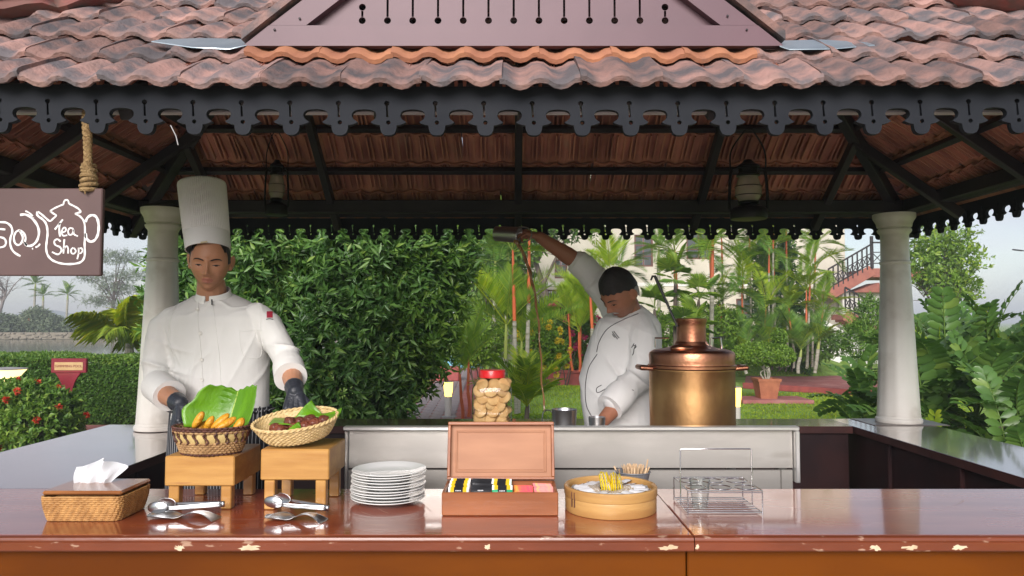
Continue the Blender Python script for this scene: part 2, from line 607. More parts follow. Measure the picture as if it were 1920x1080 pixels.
chrome = mat('polished_steel', (.60, .60, .60), (.52, .52, .53), 9, rough=.16, metal=1.0, rvar=.05)

# ================================================================== PAVILION ROOF
XL, XR, YF, YB = -2.62, 2.75, 2.17, 5.12
SL = 0.7
ZE = CZ + 0.692
HY = (YB - YF) / 2
ZR = ZE + SL * HY
XRL, XRR = XL + HY, XR - HY
YM = (YB + YF) / 2
roof = thing('tiled_roof', 'weathered clay tiled hipped roof of the tea stall above the counters', 'roof', (0, YM, ZE))

RUN = 0.205
TWID = 0.2325
TLEN = 0.315
sl_len = math.hypot(1, SL)
def tile_mesh(nx=13):
    v = []; f = []; mi = []
    ys = [0.0, 0.012, 0.035, 0.16, TLEN]
    def zt(u):
        w = math.cos(4 * math.pi * u)
        return (0.0105 if w > 0 else .0105) * math.copysign(abs(w) ** (.55 if w > 0 else .8), w)
    lift = [0.036, .042, .042, .030, .008]
    thick = [0.020, .025, .018, .016, .012]
    rows = []
    for top in (1, 0):
        for j, y in enumerate(ys):
            row = []
            for i in range(nx):
                u = i / (nx - 1)
                x = (u - .5) * (TWID * 1.025)
                yy = y
                z = zt(u) + lift[j]
                if not top: z -= thick[j] - (.006 if j == 0 else 0)
                row.append(len(v)); v.append((x, yy, z))
            rows.append(row)
    nj = len(ys)
    for j in range(nj - 1):
        for i in range(nx - 1):
            f.append((rows[j][i], rows[j][i + 1], rows[j + 1][i + 1], rows[j + 1][i])); mi.append(0)
            a, b = rows[nj + j], rows[nj + j + 1]
            f.append((a[i], b[i], b[i + 1], a[i + 1])); mi.append(1 if j >= 2 else 0)
    for i in range(nx - 1):
        f.append((rows[0][i], rows[nj][i], rows[nj][i + 1], rows[0][i + 1])); mi.append(0)
        f.append((rows[nj - 1][i], rows[nj - 1][i + 1], rows[2 * nj - 1][i + 1], rows[2 * nj - 1][i])); mi.append(1)
    for j in range(nj - 1):
        f.append((rows[j][0], rows[j + 1][0], rows[nj + j + 1][0], rows[nj + j][0])); mi.append(0)
        f.append((rows[j][-1], rows[nj + j][-1], rows[nj + j + 1][-1], rows[j + 1][-1])); mi.append(0)
    # stiffening ribs and the hanging lip on the underside
    def blk(x0, x1, y0, y1, z0, z1):
        n = len(v)
        v.extend([(x, y, z) for z in (z0, z1) for y in (y0, y1) for x in (x0, x1)])
        for q in ((0, 1, 5, 4), (2, 6, 7, 3), (0, 4, 6, 2), (1, 3, 7, 5), (0, 2, 3, 1)):
            f.append(tuple(n + i for i in q)); mi.append(1)
    for x in (-.107, -.082, -.022, .004, .050, .092):
        blk(x - .0045, x + .0045, .105, .300, -.016, .014)
    return v, f, mi
tv, tf, tmi = tile_mesh()
def make_tile_mesh(name, topm):
    me = bpy.data.meshes.new(name)
    me.from_pydata(tv, [], tf)
    me.polygons.foreach_set('material_index', np.array(tmi, dtype=np.int32))
    me.polygons.foreach_set('use_smooth', np.ones(len(tf), dtype=bool))
    me.set_sharp_from_angle(angle=R(45))
    me.materials.append(topm); me.materials.append(tile_under)
    return me
ME_TILE = make_tile_mesh('tile', tile_m)
ME_TILE_C = make_tile_mesh('tile_clean', tile_clean)

slopes = [  # origin at left end of the eave seen from outside, along, inward, length
    ('front', Vector((XL, YF, ZE)), Vector((1, 0, 0)), Vector((0, 1, 0)), XR - XL),
    ('right', Vector((XR, YF, ZE)), Vector((0, 1, 0)), Vector((-1, 0, 0)), YB - YF),
    ('back', Vector((XR, YB, ZE)), Vector((-1, 0, 0)), Vector((0, -1, 0)), XR - XL),
    ('left', Vector((XL, YB, ZE)), Vector((0, -1, 0)), Vector((1, 0, 0)), YB - YF)]
rest = MB()
rest_mi = []
nrows = int(HY / RUN) + 1
for nm, E, a, u, Ls in slopes:
    vdir = (u + Vector((0, 0, SL))) / sl_len
    ndir = (Vector((0, 0, 1)) - u * SL) / sl_len
    Mx = Matrix((a, vdir, ndir)).transposed()
    for r in range(nrows):
        run = r * RUN - 0.02
        ins = max(run, 0)
        s0, s1 = ins - .08, Ls - ins + .08
        k0 = int(math.floor(s0 / TWID)) - 1
        for k in range(k0, k0 + int((s1 - s0) / TWID) + 4):
            s = (k + .5 + (.5 if r % 2 else 0)) * TWID + .03
            if s < s0 or s > s1: continue
            p = E + a * s + u * run + Vector((0, 0, SL * run))
            sag = -0.012 * max(0, 1 - ((p.x - .06) / 1.8) ** 2) if nm == 'front' else 0
            p = p + Vector((0, 0, sag))
            rx, ry, rz = [random.gauss(0, q) for q in (.016, .012, .016)]
            M = Mx @ Euler((rx, ry, rz)).to_matrix()
            p = p + ndir * random.uniform(0, .010)
            ax = abs((p.x) / max(p.y, .1))
            if nm == 'front': ok = r <= 5 and ax < .72
            elif nm == 'back': ok = r <= 4 and ax < .70
            else: ok = r <= 4 and p.y > 2.9 and ax < .74
            if ok:
                clean = nm == 'front' and r == 1 and -.93 < p.x < .86 or (nm == 'front' and random.random() < .012)
                o = bpy.data.objects.new('tile', ME_TILE_C if clean else ME_TILE)
                COL.objects.link(o)
                o.parent = roof
                o.matrix_local = Matrix.Translation(p - roof.location) @ M.to_4x4()
            else:
                n0 = len(rest.v)
                rest.v += [tuple(M @ Vector(q) + p) for q in tv]
                rest.f += [tuple(i + n0 for i in q) for q in tf]
                rest.m += tmi
rt = rest.part('tile_field', [tile_m, tile_under], roof, kind='stuff', angle=45)

# hip and ridge caps in red cement, mortar lumps beside them
for (c, e) in (((XL, YF), (XRL, YM)), ((XR, YF), (XRR, YM)), ((XL, YB), (XRL, YM)), ((XR, YB), (XRR, YM))):
    a = Vector((c[0], c[1], ZE + .055)); b = Vector((e[0], e[1], ZR + .055))
    n = 7
    for i in range(n):
        p, q = a.lerp(b, i / n), a.lerp(b, (i + 1.06) / n)
        MB().tube([p, p.lerp(q, .06), p.lerp(q, .5), q], [.115, .12, .112, .105], 12, True, .72).part('hip_cap', cement_red, roof)
mo = MB()
for (c, e) in (((XL, YF), (XRL, YM)), ((XR, YF), (XRR, YM))):
    a = Vector((c[0], c[1], ZE + .035)); b = Vector((e[0], e[1], ZR + .035))
    pts = [a.lerp(b, i / 40) + Vector((random.gauss(0, .012), random.gauss(0, .012), random.gauss(0, .006))) for i in range(41)]
    mo.tube(pts, [.19 + random.gauss(0, .018) for _ in pts], 10, True, .30)
mo.part('mortar_bed', cement_red, roof)
for i in range(9):
    x0 = XRL + (XRR - XRL) * i / 9; x1 = XRL + (XRR - XRL) * (i + 1.05) / 9
    MB().tube([(x0, YM, ZR + .06), (x1, YM, ZR + .06)], [.12, .11], 12, True, .72).part('ridge_cap', cement_red, roof)

# carved fascia boards: one scalloped pendant with its keyhole, repeated along the eave
def fascia_board(Ls, pitch=0.1425, thick=.018):
    prof = [(0, -.0745), (.010, -.0735), (.018, -.069), (.0228, -.060), (.0245, -.051), (.025, -.0445), (.036, -.0425), (.047, -.0385), (.0525, -.035),
            (.047, -.031), (.040, -.026), (.0362, -.019), (.0355, -.013), (.038, -.006), (.0435, -.001), (.052, .0015), (.062, .0030)]
    n = int(Ls / pitch)
    h = Ls / n / 2
    prof.append((h, .0035))
    ol = [(-h, .072)] + [(-x, z) for x, z in prof[::-1]] + prof[1:] + [(h, .072)]
    key = [(-.0050 + .0078 * math.cos(t), .0215 + .0078 * math.sin(t)) for t in np.linspace(-1.2, math.pi + 1.2, 12)]
    key += [(-.0062, -.020), (.0006, -.020)]
    one = curve2d('fascia_board', ol, [key, circ(0, -.036, .0066, 10)], thick)
    V = coords(one); F = [tuple(p.vertices) for p in one.polygons]
    bpy.data.meshes.remove(one)
    VV = []; FF = []
    for i in range(n):
        o = i * len(V)
        VV += [(x + (i + .5) * 2 * h, y, z) for x, y, z in V.tolist()]
        FF += [tuple(q + o for q in f) for f in F]
    me = bpy.data.meshes.new('fascia_board'); me.from_pydata(VV, [], FF)
    return me
ZB = CZ + 0.641
for nm, org, a, Ls in (('f', Vector((XL + .02, YF + .030, ZB)), Vector((1, 0, 0)), XR - XL - .04),
                       ('b', Vector((XL + .02, YB - .030, ZB)), Vector((1, 0, 0)), XR - XL - .04),
                       ('l', Vector((XL + .03, YF + .05, ZB)), Vector((0, 1, 0)), YB - YF - .10),
                       ('r', Vector((XR - .03, YF + .05, ZB)), Vector((0, 1, 0)), YB - YF - .10)):
    me = fascia_board(Ls)
    V = coords(me)
    z = V[:, 1].copy()
    if nm == 'f':
        xx = V[:, 0] + org.x
        z = z - .012 * np.maximum(0, 1 - ((xx - .06) / 1.8) ** 2)
    X3 = np.array(org)[None, :] + V[:, :1] * np.array(a)[None, :] + z[:, None] * np.array([[0, 0, 1.]])
    nrm = Vector((0, 0, 1)).cross(a)
    X3 += V[:, 2:3] * np.array(nrm)[None, :]
    set_coords(me, X3 - np.array(wloc(roof)))
    link('fascia_board', me, roof, fascia_m)

# timbers under the tiles
PLZ0, PLZ1 = CZ + .715, CZ + .797
for a, b in (((-2.52, 4.86), (2.63, 4.86)), ((-2.52, 2.46), (2.63, 2.46))):
    MB().span(a[0], b[0], a[1] - .045, a[1] + .045, PLZ0, PLZ1, .006).part('wall_plate', timber_m, roof)
for x in (-2.47, 2.58):
    MB().span(x - .045, x + .045, 2.506, 4.814, PLZ0 + .002, PLZ1 - .002, .006).part('wall_plate', timber_m, roof)
def on_slope(E, a, u, s, run, off):
    n = (Vector((0, 0, 1)) - u * SL) / sl_len
    return E + a * s + u * run + Vector((0, 0, SL * run)) + n * off
for nm, E, a, u, Ls in slopes:
    nrm = (Vector((0, 0, 1)) - u * SL) / sl_len
    for run in (.10, .42, .70, .98, 1.26):
        MB().bar(on_slope(E, a, u, run + .03, run, -.035), on_slope(E, a, u, Ls - run - .03, run, -.035), .034, .040, .003, nrm).part('purlin', timber_m, roof)
    if nm in ('front', 'back'):
        xs = [-1.95, -1.18, -.40, .04, .62, 1.23, 2.0] if nm == 'front' else [-1.95, -1.18, .04, 1.23, 2.05]
        ss = [(x - XL) if nm == 'front' else (XR - x) for x in xs]
    else:
        ss = [.75, 1.50, 2.25]
    for s in ss:
        top = min(s, Ls - s, HY) - .04
        MB().bar(on_slope(E, a, u, s, .03, -.085), on_slope(E, a, u, s, top, -.085), .045, .058, .004, nrm).part('rafter', timber_m, roof)
for (c, e) in (((XL, YF), (XRL, YM)), ((XR, YF), (XRR, YM)), ((XL, YB), (XRL, YM)), ((XR, YB), (XRR, YM))):
    MB().bar((c[0], c[1], ZE - .075), (e[0], e[1], ZR - .075), .06, .085, .005).part('hip_rafter', timber_m, roof)
MB().span(XRL, XRR, YM - .03, YM + .03, ZR - .15, ZR - .03, .005).part('ridge_board', timber_m, roof)
# pale conduit behind the front fascia and its black clip
MB().span(-2.3, 2.45, 2.26, 2.285, CZ + .641, CZ + .655, .004).part('conduit', pale_m, roof)
MB().span(.035, .055, 2.225, 2.25, CZ + .618, CZ + .655, .003).part('conduit_clip', timber_m, roof)
MB().tube([W(320, 235, 2.2), W(330, 255, 2.2), W(334, 272, 2.2)], .0016, 6).part('frayed_string', pale_m, roof)

# ------------------------------------------------------------------ gablet with cut slots
GY = 2.375
def gz(py): return W(960, py, GY).z
def gx(px): return W(px, 45, GY).x
gab = thing('roof_gablet', 'mauve brown timber gablet with keyhole slots on the front roof slope', 'gable', (0, GY, gz(90)))
zb0, zb1 = gz(89), gz(51)
xl, xr = gx(459), gx(1466)
hz = .79 * (xr - xl) / 2                       # apex above the base
xm = (xl + xr) / 2
bw = zb1 - zb0
def put2d(me, y):
    V = coords(me)
    set_coords(me, np.stack([V[:, 0], y + V[:, 2], V[:, 1]], 1) - np.array(wloc(gab)))
    return me
me = curve2d('base_board', [(xl, zb0), (xr, zb0), (xr - bw / .79 * .98, zb1), (xl + bw / .79 * .98, zb1)], [], .03)
link('base_board', put2d(me, GY), gab, gable_m)
k = .118                                         # width of the raking boards along x
for sg in (-1, 1):
    xe = xl if sg < 0 else xr
    x1 = xe - sg * bw / .79
    pts = [(x1, zb1 + .001), (x1 - sg * k, zb1 + .001), (xm, zb0 + hz - k * .79 ), (xm, zb0 + hz)]
    me = curve2d('raking_board', pts if sg < 0 else pts[::-1], [], .03)
    link('raking_board', put2d(me, GY + .001), gab, gable_m)
holes = []
for i in range(13):
    cx = gx(677 + i * 47.7); c0 = W(960, 38.5, GY + .018).z
    ztop = zb0 + hz - .79 * abs(cx - xm) - .175
    if i in (0, 12): ztop = gz(9)
    holes.append(circ(cx, c0, .0115, 14))
    if ztop - c0 > .03:
        holes.append([(cx - .0036, c0 + .0122), (cx + .0036, c0 + .0122), (cx + .0036, ztop - .0122), (cx - .0036, ztop - .0122)])
    holes.append(circ(cx, ztop, .0115, 14))
me = curve2d('slotted_panel', [(xl + .1, zb1 - .02), (xr - .1, zb1 - .02), (xm, zb0 + hz - .07)], holes, .012)
link('slotted_panel', put2d(me, GY + .024), gab, gable_m)
# small tiled roof behind the gablet
yb = 3.0
tr = []
for sg in (-1, 1):
    xe = xl if sg < 0 else xr
    A_ = Vector((xe, GY - .03, zb0 + .015)); B_ = Vector((xm, GY - .03, zb0 + hz + .03))
    C_ = Vector((xm, YF + (zb0 + hz - ZE) / SL + .1, zb0 + hz + .03)); D_ = Vector((xe, YF + (zb0 - ZE) / SL + .1, zb0 + .02))
    mb = MB(); up = Vector((0, 0, .03))
    mb.add([A_, B_, C_, D_, A_ + up, B_ + up, C_ + up, D_ + up], [(0, 1, 2, 3), (4, 7, 6, 5), (0, 4, 5, 1), (1, 5, 6, 2), (2, 6, 7, 3), (3, 7, 4, 0)])
    mb.part('gablet_slope', tile_m, gab)
for (px, py) in ((562, 35), (515, 56), (1364, 30), (1400, 56)):
    MB().lathe([(.003, 0), (.004, .002), (.002, .004)], W(px, py, GY - .017), 8, Matrix.Rotation(R(90), 3, 'X')).part('bolt', timber_m, gab)

# two bright flashing sheets lying on the tiles beside the gablet
def sheet(name, pts, label):
    mb = MB()
    top = [W(*p) for p in pts]
    bot = [p - Vector((0, 0, .003)) for p in top]
    n = len(pts)
    mb.add(top + bot, [tuple(range(n)), tuple(range(n, 2 * n))[::-1]] + [(i, (i + 1) % n, n + (i + 1) % n, n + i) for i in range(n)])
    mb.solo(name, flash_m, label, 'flashing')
sheet('flashing_sheet', [(462, 84, 2.36), (430, 91, 2.335), (360, 88, 2.34), (284, 77, 2.39), (300, 74, 2.43), (375, 71, 2.46), (455, 73, 2.46)],
      'bright grey metal flashing sheet at the left end of the mauve gablet')
sheet('flashing_sheet', [(1458, 76, 2.46), (1540, 74, 2.46), (1625, 79, 2.42), (1640, 84, 2.385), (1560, 91, 2.335), (1480, 92, 2.33), (1462, 86, 2.35)],
      'bright grey metal flashing sheet at the right end of the mauve gablet')

# ================================================================== COLUMNS
def column(x, y, h, label):
    t = thing('column', label, 'column', (x, y, TZ + .004), 'white columns standing on the counters')
    k = h / 1.367
    prof = [(.138, .0), (.141, .010), (.139, .024), (.131, .032), (.1295, .045)]
    s = MB()
    s.lathe([(r, z) for r, z in prof] , (x, y, TZ + .004), 40).part('base', white_col, t)
    # shaft with twelve soft facets
    rings = []
    for i in range(24):
        f = i / 23
        z = .046 + f * (1.03 * k - .046)
        r = .1295 - (.1295 - .0885) * f ** .92
        q = []
        for a in range(72):
            ph = 2 * math.pi * a / 72
            rr = r * (1 - .018 * (1 - abs(math.cos(6 * ph))) ** .7)
            q.append((x + rr * math.cos(ph), y + rr * math.sin(ph), TZ + .004 + z))
        rings.append(q)
    MB().loft(rings).part('shaft', white_col, t, angle=60)
    z0 = 1.03 * k
    MB().lathe([(.0888, z0), (.094, z0 + .004), (.0955, z0 + .011), (.094, z0 + .018), (.088, z0 + .022), (.0865, z0 + .03), (.085, z0 + .19 * k),
                (.089, z0 + .200 * k), (.100, z0 + .212 * k), (.104, z0 + .224 * k), (.1035, z0 + .229 * k), (.096, z0 + .232 * k), (.0955, z0 + .240 * k)], (x, y, TZ + .004), 40).part('neck', white_col, t)
    z1 = z0 + .240 * k
    MB().lathe([(.0956, z1 + .0005), (.104, z1 + .006), (.1075, z1 + .018), (.108, z1 + .026), (.116, z1 + .044), (.1265, z1 + .060), (.130, z1 + .072), (.130, h - .004)], (x, y, TZ + .004), 40).part('capital', white_col, t)
column(-2.140, 4.56, 1.345, 'white round column at the left end of the counters behind the young chef')
column(2.515, 4.89, 1.360, 'white round column on the right side counter before the cycads')
MB().span(-2.23, -2.05, 4.47, 4.65, TZ + .004 + 1.347, PLZ0 + .004, .004).part('packing_block', timber_m, roof)

# ================================================================== COUNTERS
fc = thing('front_counter', 'long red brown varnished counter with worn edge holding the snacks', 'counter', (0, 2.6, 0))
CF, CB = 2.29, 2.945
def worktop(x0, x1, chips):
    wt = MB().span(x0, x1, CF + .02, CB, TZ - .045, TZ, .003).part('worktop', top_m, fc)
    n = MB()
    ring = lambda x: [(x, CF + .0195, TZ - .0005), (x, CF + .010, TZ - .0008), (x, CF + .004, TZ - .004), (x, CF + .001, TZ - .010), (x, CF + .001, TZ - .0135), (x, CF + .0035, TZ - .0150), (x, CF, TZ - .0175), (x, CF, TZ - .040), (x, CF + .003, TZ - .044), (x, CF + .0195, TZ - .0445)]
    n.loft([ring(x0), ring(x1)])
    n.part('nosing', nose_m, wt)
    for cx, w, up in chips:
        X = (cx - 960) / FPX * CF
        ww = w / FPX * CF / 2
        zz = [TZ - .0225, TZ - .0405] if not up else [TZ - .001, TZ - .012]
        g = np.random.default_rng(int(cx))
        pts = []
        for i in range(22):
            a = 2 * math.pi * i / 22
            rr = .8 + g.normal(0, .24)
            zc, zh = (zz[0] + zz[1]) / 2, (zz[0] - zz[1]) / 2
            pts.append((X + ww * rr * math.cos(a), CF - .0006, min(max(zc + zh * rr * math.sin(a), TZ - .0425), TZ - .019 if not up else TZ)))
        m_ = MB(); m_.add(pts, [tuple(range(22))])
        m_.part('worn_patch', chip_m, wt)
    return wt
worktop(-2.56, .5505, [(345, 22, 0), (476, 38, 0), (915, 12, 0), (1248, 42, 0)])
worktop(.5535, 2.66, [(1632, 24, 0), (1698, 36, 0), (1786, 32, 0), (1302, 8, 0)])
sx = .538
for x0, x1 in ((-2.50, sx - .002), (sx + .002, 2.6)):
    MB().span(x0, x1, CF + .045, CF + .065, .0, TZ - .046, .004).part('front_panel', panel_m, fc)
MB().span(-2.5, 2.6, CB - .03, CB - .01, .2, TZ - .046, .004).part('rear_panel', dark_in, fc)
scr = MB()
for i in range(46):
    px = random.uniform(430, 1150) if i < 30 else random.uniform(1280, 1880); py = random.uniform(925, 990)
    p = G(px, py, TZ + .0006); ln = random.uniform(.02, .10); an = random.uniform(-1.2, 1.2)
    q = p + Vector((math.cos(an), math.sin(an), 0)) * ln
    mid = (p + q) / 2 + Vector((0, random.uniform(-.01, .01), 0))
    scr.strip([p, mid, q], [(0, 0, 1)] * 3, random.uniform(.0006, .0014))
scr.part('scratches', mat('scratch', (.52, .38, .31), rough=.6), fc, kind='stuff')

def side_counter(label, x0, x1, y0, y1, inner, wm, axis):
    t = thing('side_counter', label, 'counter', ((x0 + x1) / 2, (y0 + y1) / 2, 0))
    MB().span(x0, x1, y0, y1, TZ - .004, TZ, .0015).part('worktop', wm, t)
    MB().span(x0 + .002, x1 - .002, y0 + .002, y1 - .002, TZ - .045, TZ - .0042, .002).part('edge_trim', trim_dk, t)
    return t
lc = side_counter('glossy left side counter running back to the white column', -2.56, -1.735, 2.9455, 4.78, -1.735, side_top, 'x')
for i in range(3):
    MB().span(-1.79, -1.77, 2.96 + i * .6, 2.96 + i * .6 + .585, .2, TZ - .046, .004).part('inner_panel', dark_in, lc)
MB().span(-2.50, -2.47, 2.96, 4.74, 0, TZ - .046, .004).part('outer_panel', panel_m, lc)
rc = side_counter('glossy right side counter below the right hand column', 2.135, 2.66, 2.9455, 5.07, 2.135, side_top, 'x')
for i in range(3):
    MB().span(2.165, 2.185, 2.96 + i * .69, 2.96 + i * .69 + .665, .2, TZ - .046, .004).part('inner_panel', dark_in, rc)
for y in (3.63, 4.32):
    MB().span(2.145, 2.19, y - .022, y + .022, .2, TZ - .047, .004).part('post', dark_in, rc)
MB().span(2.58, 2.61, 2.96, 5.03, 0, TZ - .046, .004).part('outer_panel', panel_m, rc)
MB().span(2.28, 2.75, 4.72, 5.06, TZ + .0005, TZ + .0035, .001).part('column_pad', mat('dull_pad', (.20, .17, .15), (.12, .10, .09), 9, rough=.3, bump=.1), rc)
bc = side_counter('dark brown back counter behind the steel range and the brass urn', -1.733, 2.133, 4.70, 5.07, 0, mat('back_top', (.10, .045, .038), (.075, .032, .028), 3, rough=.25, coat=.5), 'y')
for i in range(5):
    MB().span(-1.72 + i * .77, -1.72 + i * .77 + .76, 4.74, 4.76, .2, TZ - .046, .004).part('inner_panel', dark_in, bc)
MB().span(-1.72, 2.12, 5.0, 5.03, 0, TZ - .046, .004).part('outer_panel', panel_m, bc)

# ------------------------------------------------------------------ steel range behind the front counter
SX0, SX1, SY = -.712, 1.212, 3.20
def rz(py, d): return W(960, py, d).z
z_lip, z_l2, z_seam = rz(800, SY - .03), rz(808, SY - .03), rz(879, SY)
st = thing('steel_range', 'stainless steel cooking range with tall splash panel under the tea urn', 'range', ((SX0 + SX1) / 2, 3.6, .2))
MB().span(SX0, SX1, SY - .032, SY + .012, z_l2, z_lip, .004).part('top_lip', steel_lip, st)
MB().span(SX1 - .019, SX1, SY - .032, SY + .012, rz(906, SY - .03), z_l2 - .001, .003).part('end_lip', steel_lip, st)
MB().span(SX0 + .004, SX1 - .021, SY - .004, SY + .008, z_seam + .003, z_l2 - .001, .002).part('upper_panel', steel_m, st)
MB().span(SX0 + .004, SX1 - .075, SY - .010, SY + .004, .35, z_seam - .003, .003).part('lower_panel', steel_m, st)
MB().span(SX1 - .073, SX1 - .022, SY - .006, SY + .004, .35, z_seam - .003, .003).part('end_post', steel_m, st)
MB().span(SX0 + .004, SX0 + .02, SY - .016, SY - .0045, .35, z_l2 - .002, .003).part('end_post', steel_m, st)
TBZ = CZ - .57
MB().span(SX0, SX1, SY + .013, 4.05, TBZ - .03, TBZ, .003).part('table_top', steel_m, st)
for x in (SX0 + .05, SX1 - .05):
    for y in (SY + .06, 4.0):
        MB().span(x - .02, x + .02, y - .02, y + .02, .2, TBZ - .031, .003).part('leg', steel_m, st)

# ================================================================== THINGS ON THE COUNTER
wood_lt = mat('pale_wood', (.50, .265, .07), (.40, .19, .045), 3, rough=.45, bump=.06, bscale=12, stretch=(1, 4, 9), coat=.15, c3=(.38, .17, .05), c3scale=5, c3lo=.66, c3hi=.74)
box_wood = mat('tea_box_wood', (.32, .105, .035), (.24, .075, .024), 3, rough=.45, bump=.08, bscale=14, stretch=(1, 5, 8), coat=.1)
lid_wood = mat('tea_lid_board', (.42, .195, .10), (.36, .16, .08), 3, rough=.55, bump=.05, bscale=10, stretch=(1, 4, 4), c3=(.36, .16, .08), c3scale=4, c3lo=.62, c3hi=.78)
weave_m = mat('woven_cane', (.50, .27, .09), (.38, .19, .06), 30, rough=.6, bump=.3, bscale=120)
lid_var = mat('varnished_lid', (.33, .13, .045), (.25, .09, .03), 4, rough=.25, coat=.6, coatrough=.1, stretch=(1, 5, 1))
wick_lt = mat('pale_wicker', (.70, .52, .26), (.58, .41, .18), 40, rough=.6, bump=.3, bscale=150)
wick_br = mat('brown_wicker', (.12, .045, .03), (.07, .028, .02), 40, rough=.6, bump=.3, bscale=150)
wick_md = mat('tan_wicker', (.44, .27, .12), (.30, .17, .07), 25, rough=.65, bump=.3, bscale=150)
palm_strip = mat('palm_strip', (.60, .47, .20), (.50, .36, .14), 15, rough=.6, bump=.2, bscale=60)
tissue_m = mat('tissue', (.66, .67, .69), (.60, .61, .63), 12, rough=.9)
china = mat('white_china', (.78, .79, .77), rough=.16, coat=.3)
banana_m = mat('banana_leaf', (.125, .30, .010), (.085, .22, .008), 5, rough=.35, bump=.25, bscale=30, stretch=(1, 8, 1), coat=.15)
banana_rib = mat('banana_rib', (.42, .55, .12), (.36, .48, .10), 6, rough=.4)
fry_y = mat('fried_banana', (.68, .33, .018), (.55, .22, .012), 35, rough=.5, bump=.8, bscale=90, c3=(.32, .11, .01), c3scale=40, c3lo=.58, c3hi=.68, coat=.3, coatrough=.2)
fry_b = mat('fritter', (.19, .042, .016), (.12, .026, .012), 30, rough=.55, bump=1.0, bscale=110, c3=(.27, .085, .03), c3scale=40, c3lo=.6, c3hi=.7, coat=.25, tint=.35)

def base(px, py, z=None):
    return G(px, py, TZ if z is None else z)

# ---- woven tissue box
a0 = base(84, 978); x0 = a0.x; x1 = base(221, 978).x; y0 = a0.y; y1 = y0 + .185
tb = thing('tissue_box', 'woven cane tissue box with varnished wooden lid at the left end of the counter', 'tissue box', ((x0 + x1) / 2, (y0 + y1) / 2, TZ + .001))
mb = MB()
cxm, cym = (x0 + x1) / 2, (y0 + y1) / 2
hx, hy, HT = (x1 - x0) / 2, (y1 - y0) / 2, .082
def rrect(hx, hy, r, n=10):
    o = []
    for k, (sx, sy) in enumerate(((1, 1), (-1, 1), (-1, -1), (1, -1))):
        for i in range(n + 1):
            a = math.pi / 2 * (k + i / n)
            o.append((sx * (hx - r) + r * math.cos(a), sy * (hy - r) + r * math.sin(a)))
    return o
def dens(poly, step):
    o = []
    for i in range(len(poly)):
        a, b = Vector((*poly[i], 0)), Vector((*poly[(i + 1) % len(poly)], 0))
        n = max(1, int((b - a).length / step))
        for k in range(n): o.append(a.lerp(b, k / n))
    return o
NR = 13
for j in range(NR):
    f = j / (NR - 1)
    ex = .012 * math.sin(f * math.pi * .5) - .012
    ring = dens(rrect(hx + ex + .012, hy + ex + .012, .022), .0055)
    pts = []
    for i, p in enumerate(ring):
        nrm = Vector((p.x / hx ** 2 if abs(p.x) > hx - .025 else 0, p.y / hy ** 2 if abs(p.y) > hy - .025 else 0, 0))
        nrm = nrm.normalized() if nrm.length > 0 else nrm
        w = .0013 * (1 if ((i // 2 + j) % 2) else -1)
        pts.append(Vector((cxm, cym, TZ + .005 + f * (HT - .008))) + p + nrm * w)
    mb.tube(pts, .0038, 5, closed=True)
mb.part('woven_wall', weave_m, tb)
MB().span(x0 + .012, x1 - .012, y0 + .012, y1 - .012, TZ + .002, TZ + HT - .004, .01).part('lining', weave_m, tb)
MB().span(x0 - .012, x1 + .012, y0 - .004, y1 + .012, TZ + HT + .003, TZ + HT + .017, .006).part('lid', lid_var, tb)
# crumpled tissue rising from the slot
ts = []
nx, ny = 22, 16
V = []; F = []
p0 = Vector((cxm - .035, cym + .03, TZ + HT + .016))
for j in range(ny):
    f = j / (ny - 1)
    for i in range(nx):
        u = i / (nx - 1) - .5
        w = .13 + .045 * f
        x = u * w + .012 * f + .006 * math.sin(9 * u + 3 * f)
        y = .014 * math.sin(14 * u + 2.5 * f) * (.4 + f) + .03 * f * f + .006 * math.sin(30 * u)
        z = f * .072 + .008 * math.sin(6 * u + 1) * f - .018 * f * abs(u) * 2
        V.append(p0 + Vector((x, y, z)))
for j in range(ny - 1):
    for i in range(nx - 1):
        F.append((j * nx + i, j * nx + i + 1, (j + 1) * nx + i + 1, (j + 1) * nx + i))
m_ = MB(); m_.add(V, F); m_.solo('paper_tissue', tissue_m, 'white paper tissue pulled up out of the woven box', 'tissue', angle=80)

# ---- two wooden riser stools
def stool(px0, px1, pyb, top, depth, body, label, leg_w=.036):
    a = base(px0, pyb); b = base(px1, pyb)
    x0, x1, y0 = a.x, b.x, a.y; y1 = y0 + depth
    t = thing('wooden_riser', label, 'riser', ((x0 + x1) / 2, (y0 + y1) / 2, TZ + .001), 'pale wooden risers under the baskets')
    MB().span(x0, x1, y0, y1, TZ + top - body, TZ + top, .004).part('block_top', wood_lt, t)
    i = .012
    for lx in (x0 + i, x1 - i - leg_w):
        for ly in (y0 + i * .5, y1 - i - leg_w):
            MB().span(lx, lx + leg_w, ly, ly + leg_w, TZ + .001, TZ + top - body - .0005, .003).part('leg', wood_lt, t)
    return x0, x1, y0, y1, TZ + top
s1 = stool(307, 438, 956, .184, .27, .103, 'left wooden riser under the brown basket of banana fritters')
s2 = stool(487, 616, 957, .209, .25, .106, 'taller right wooden riser under the pale wicker basket')

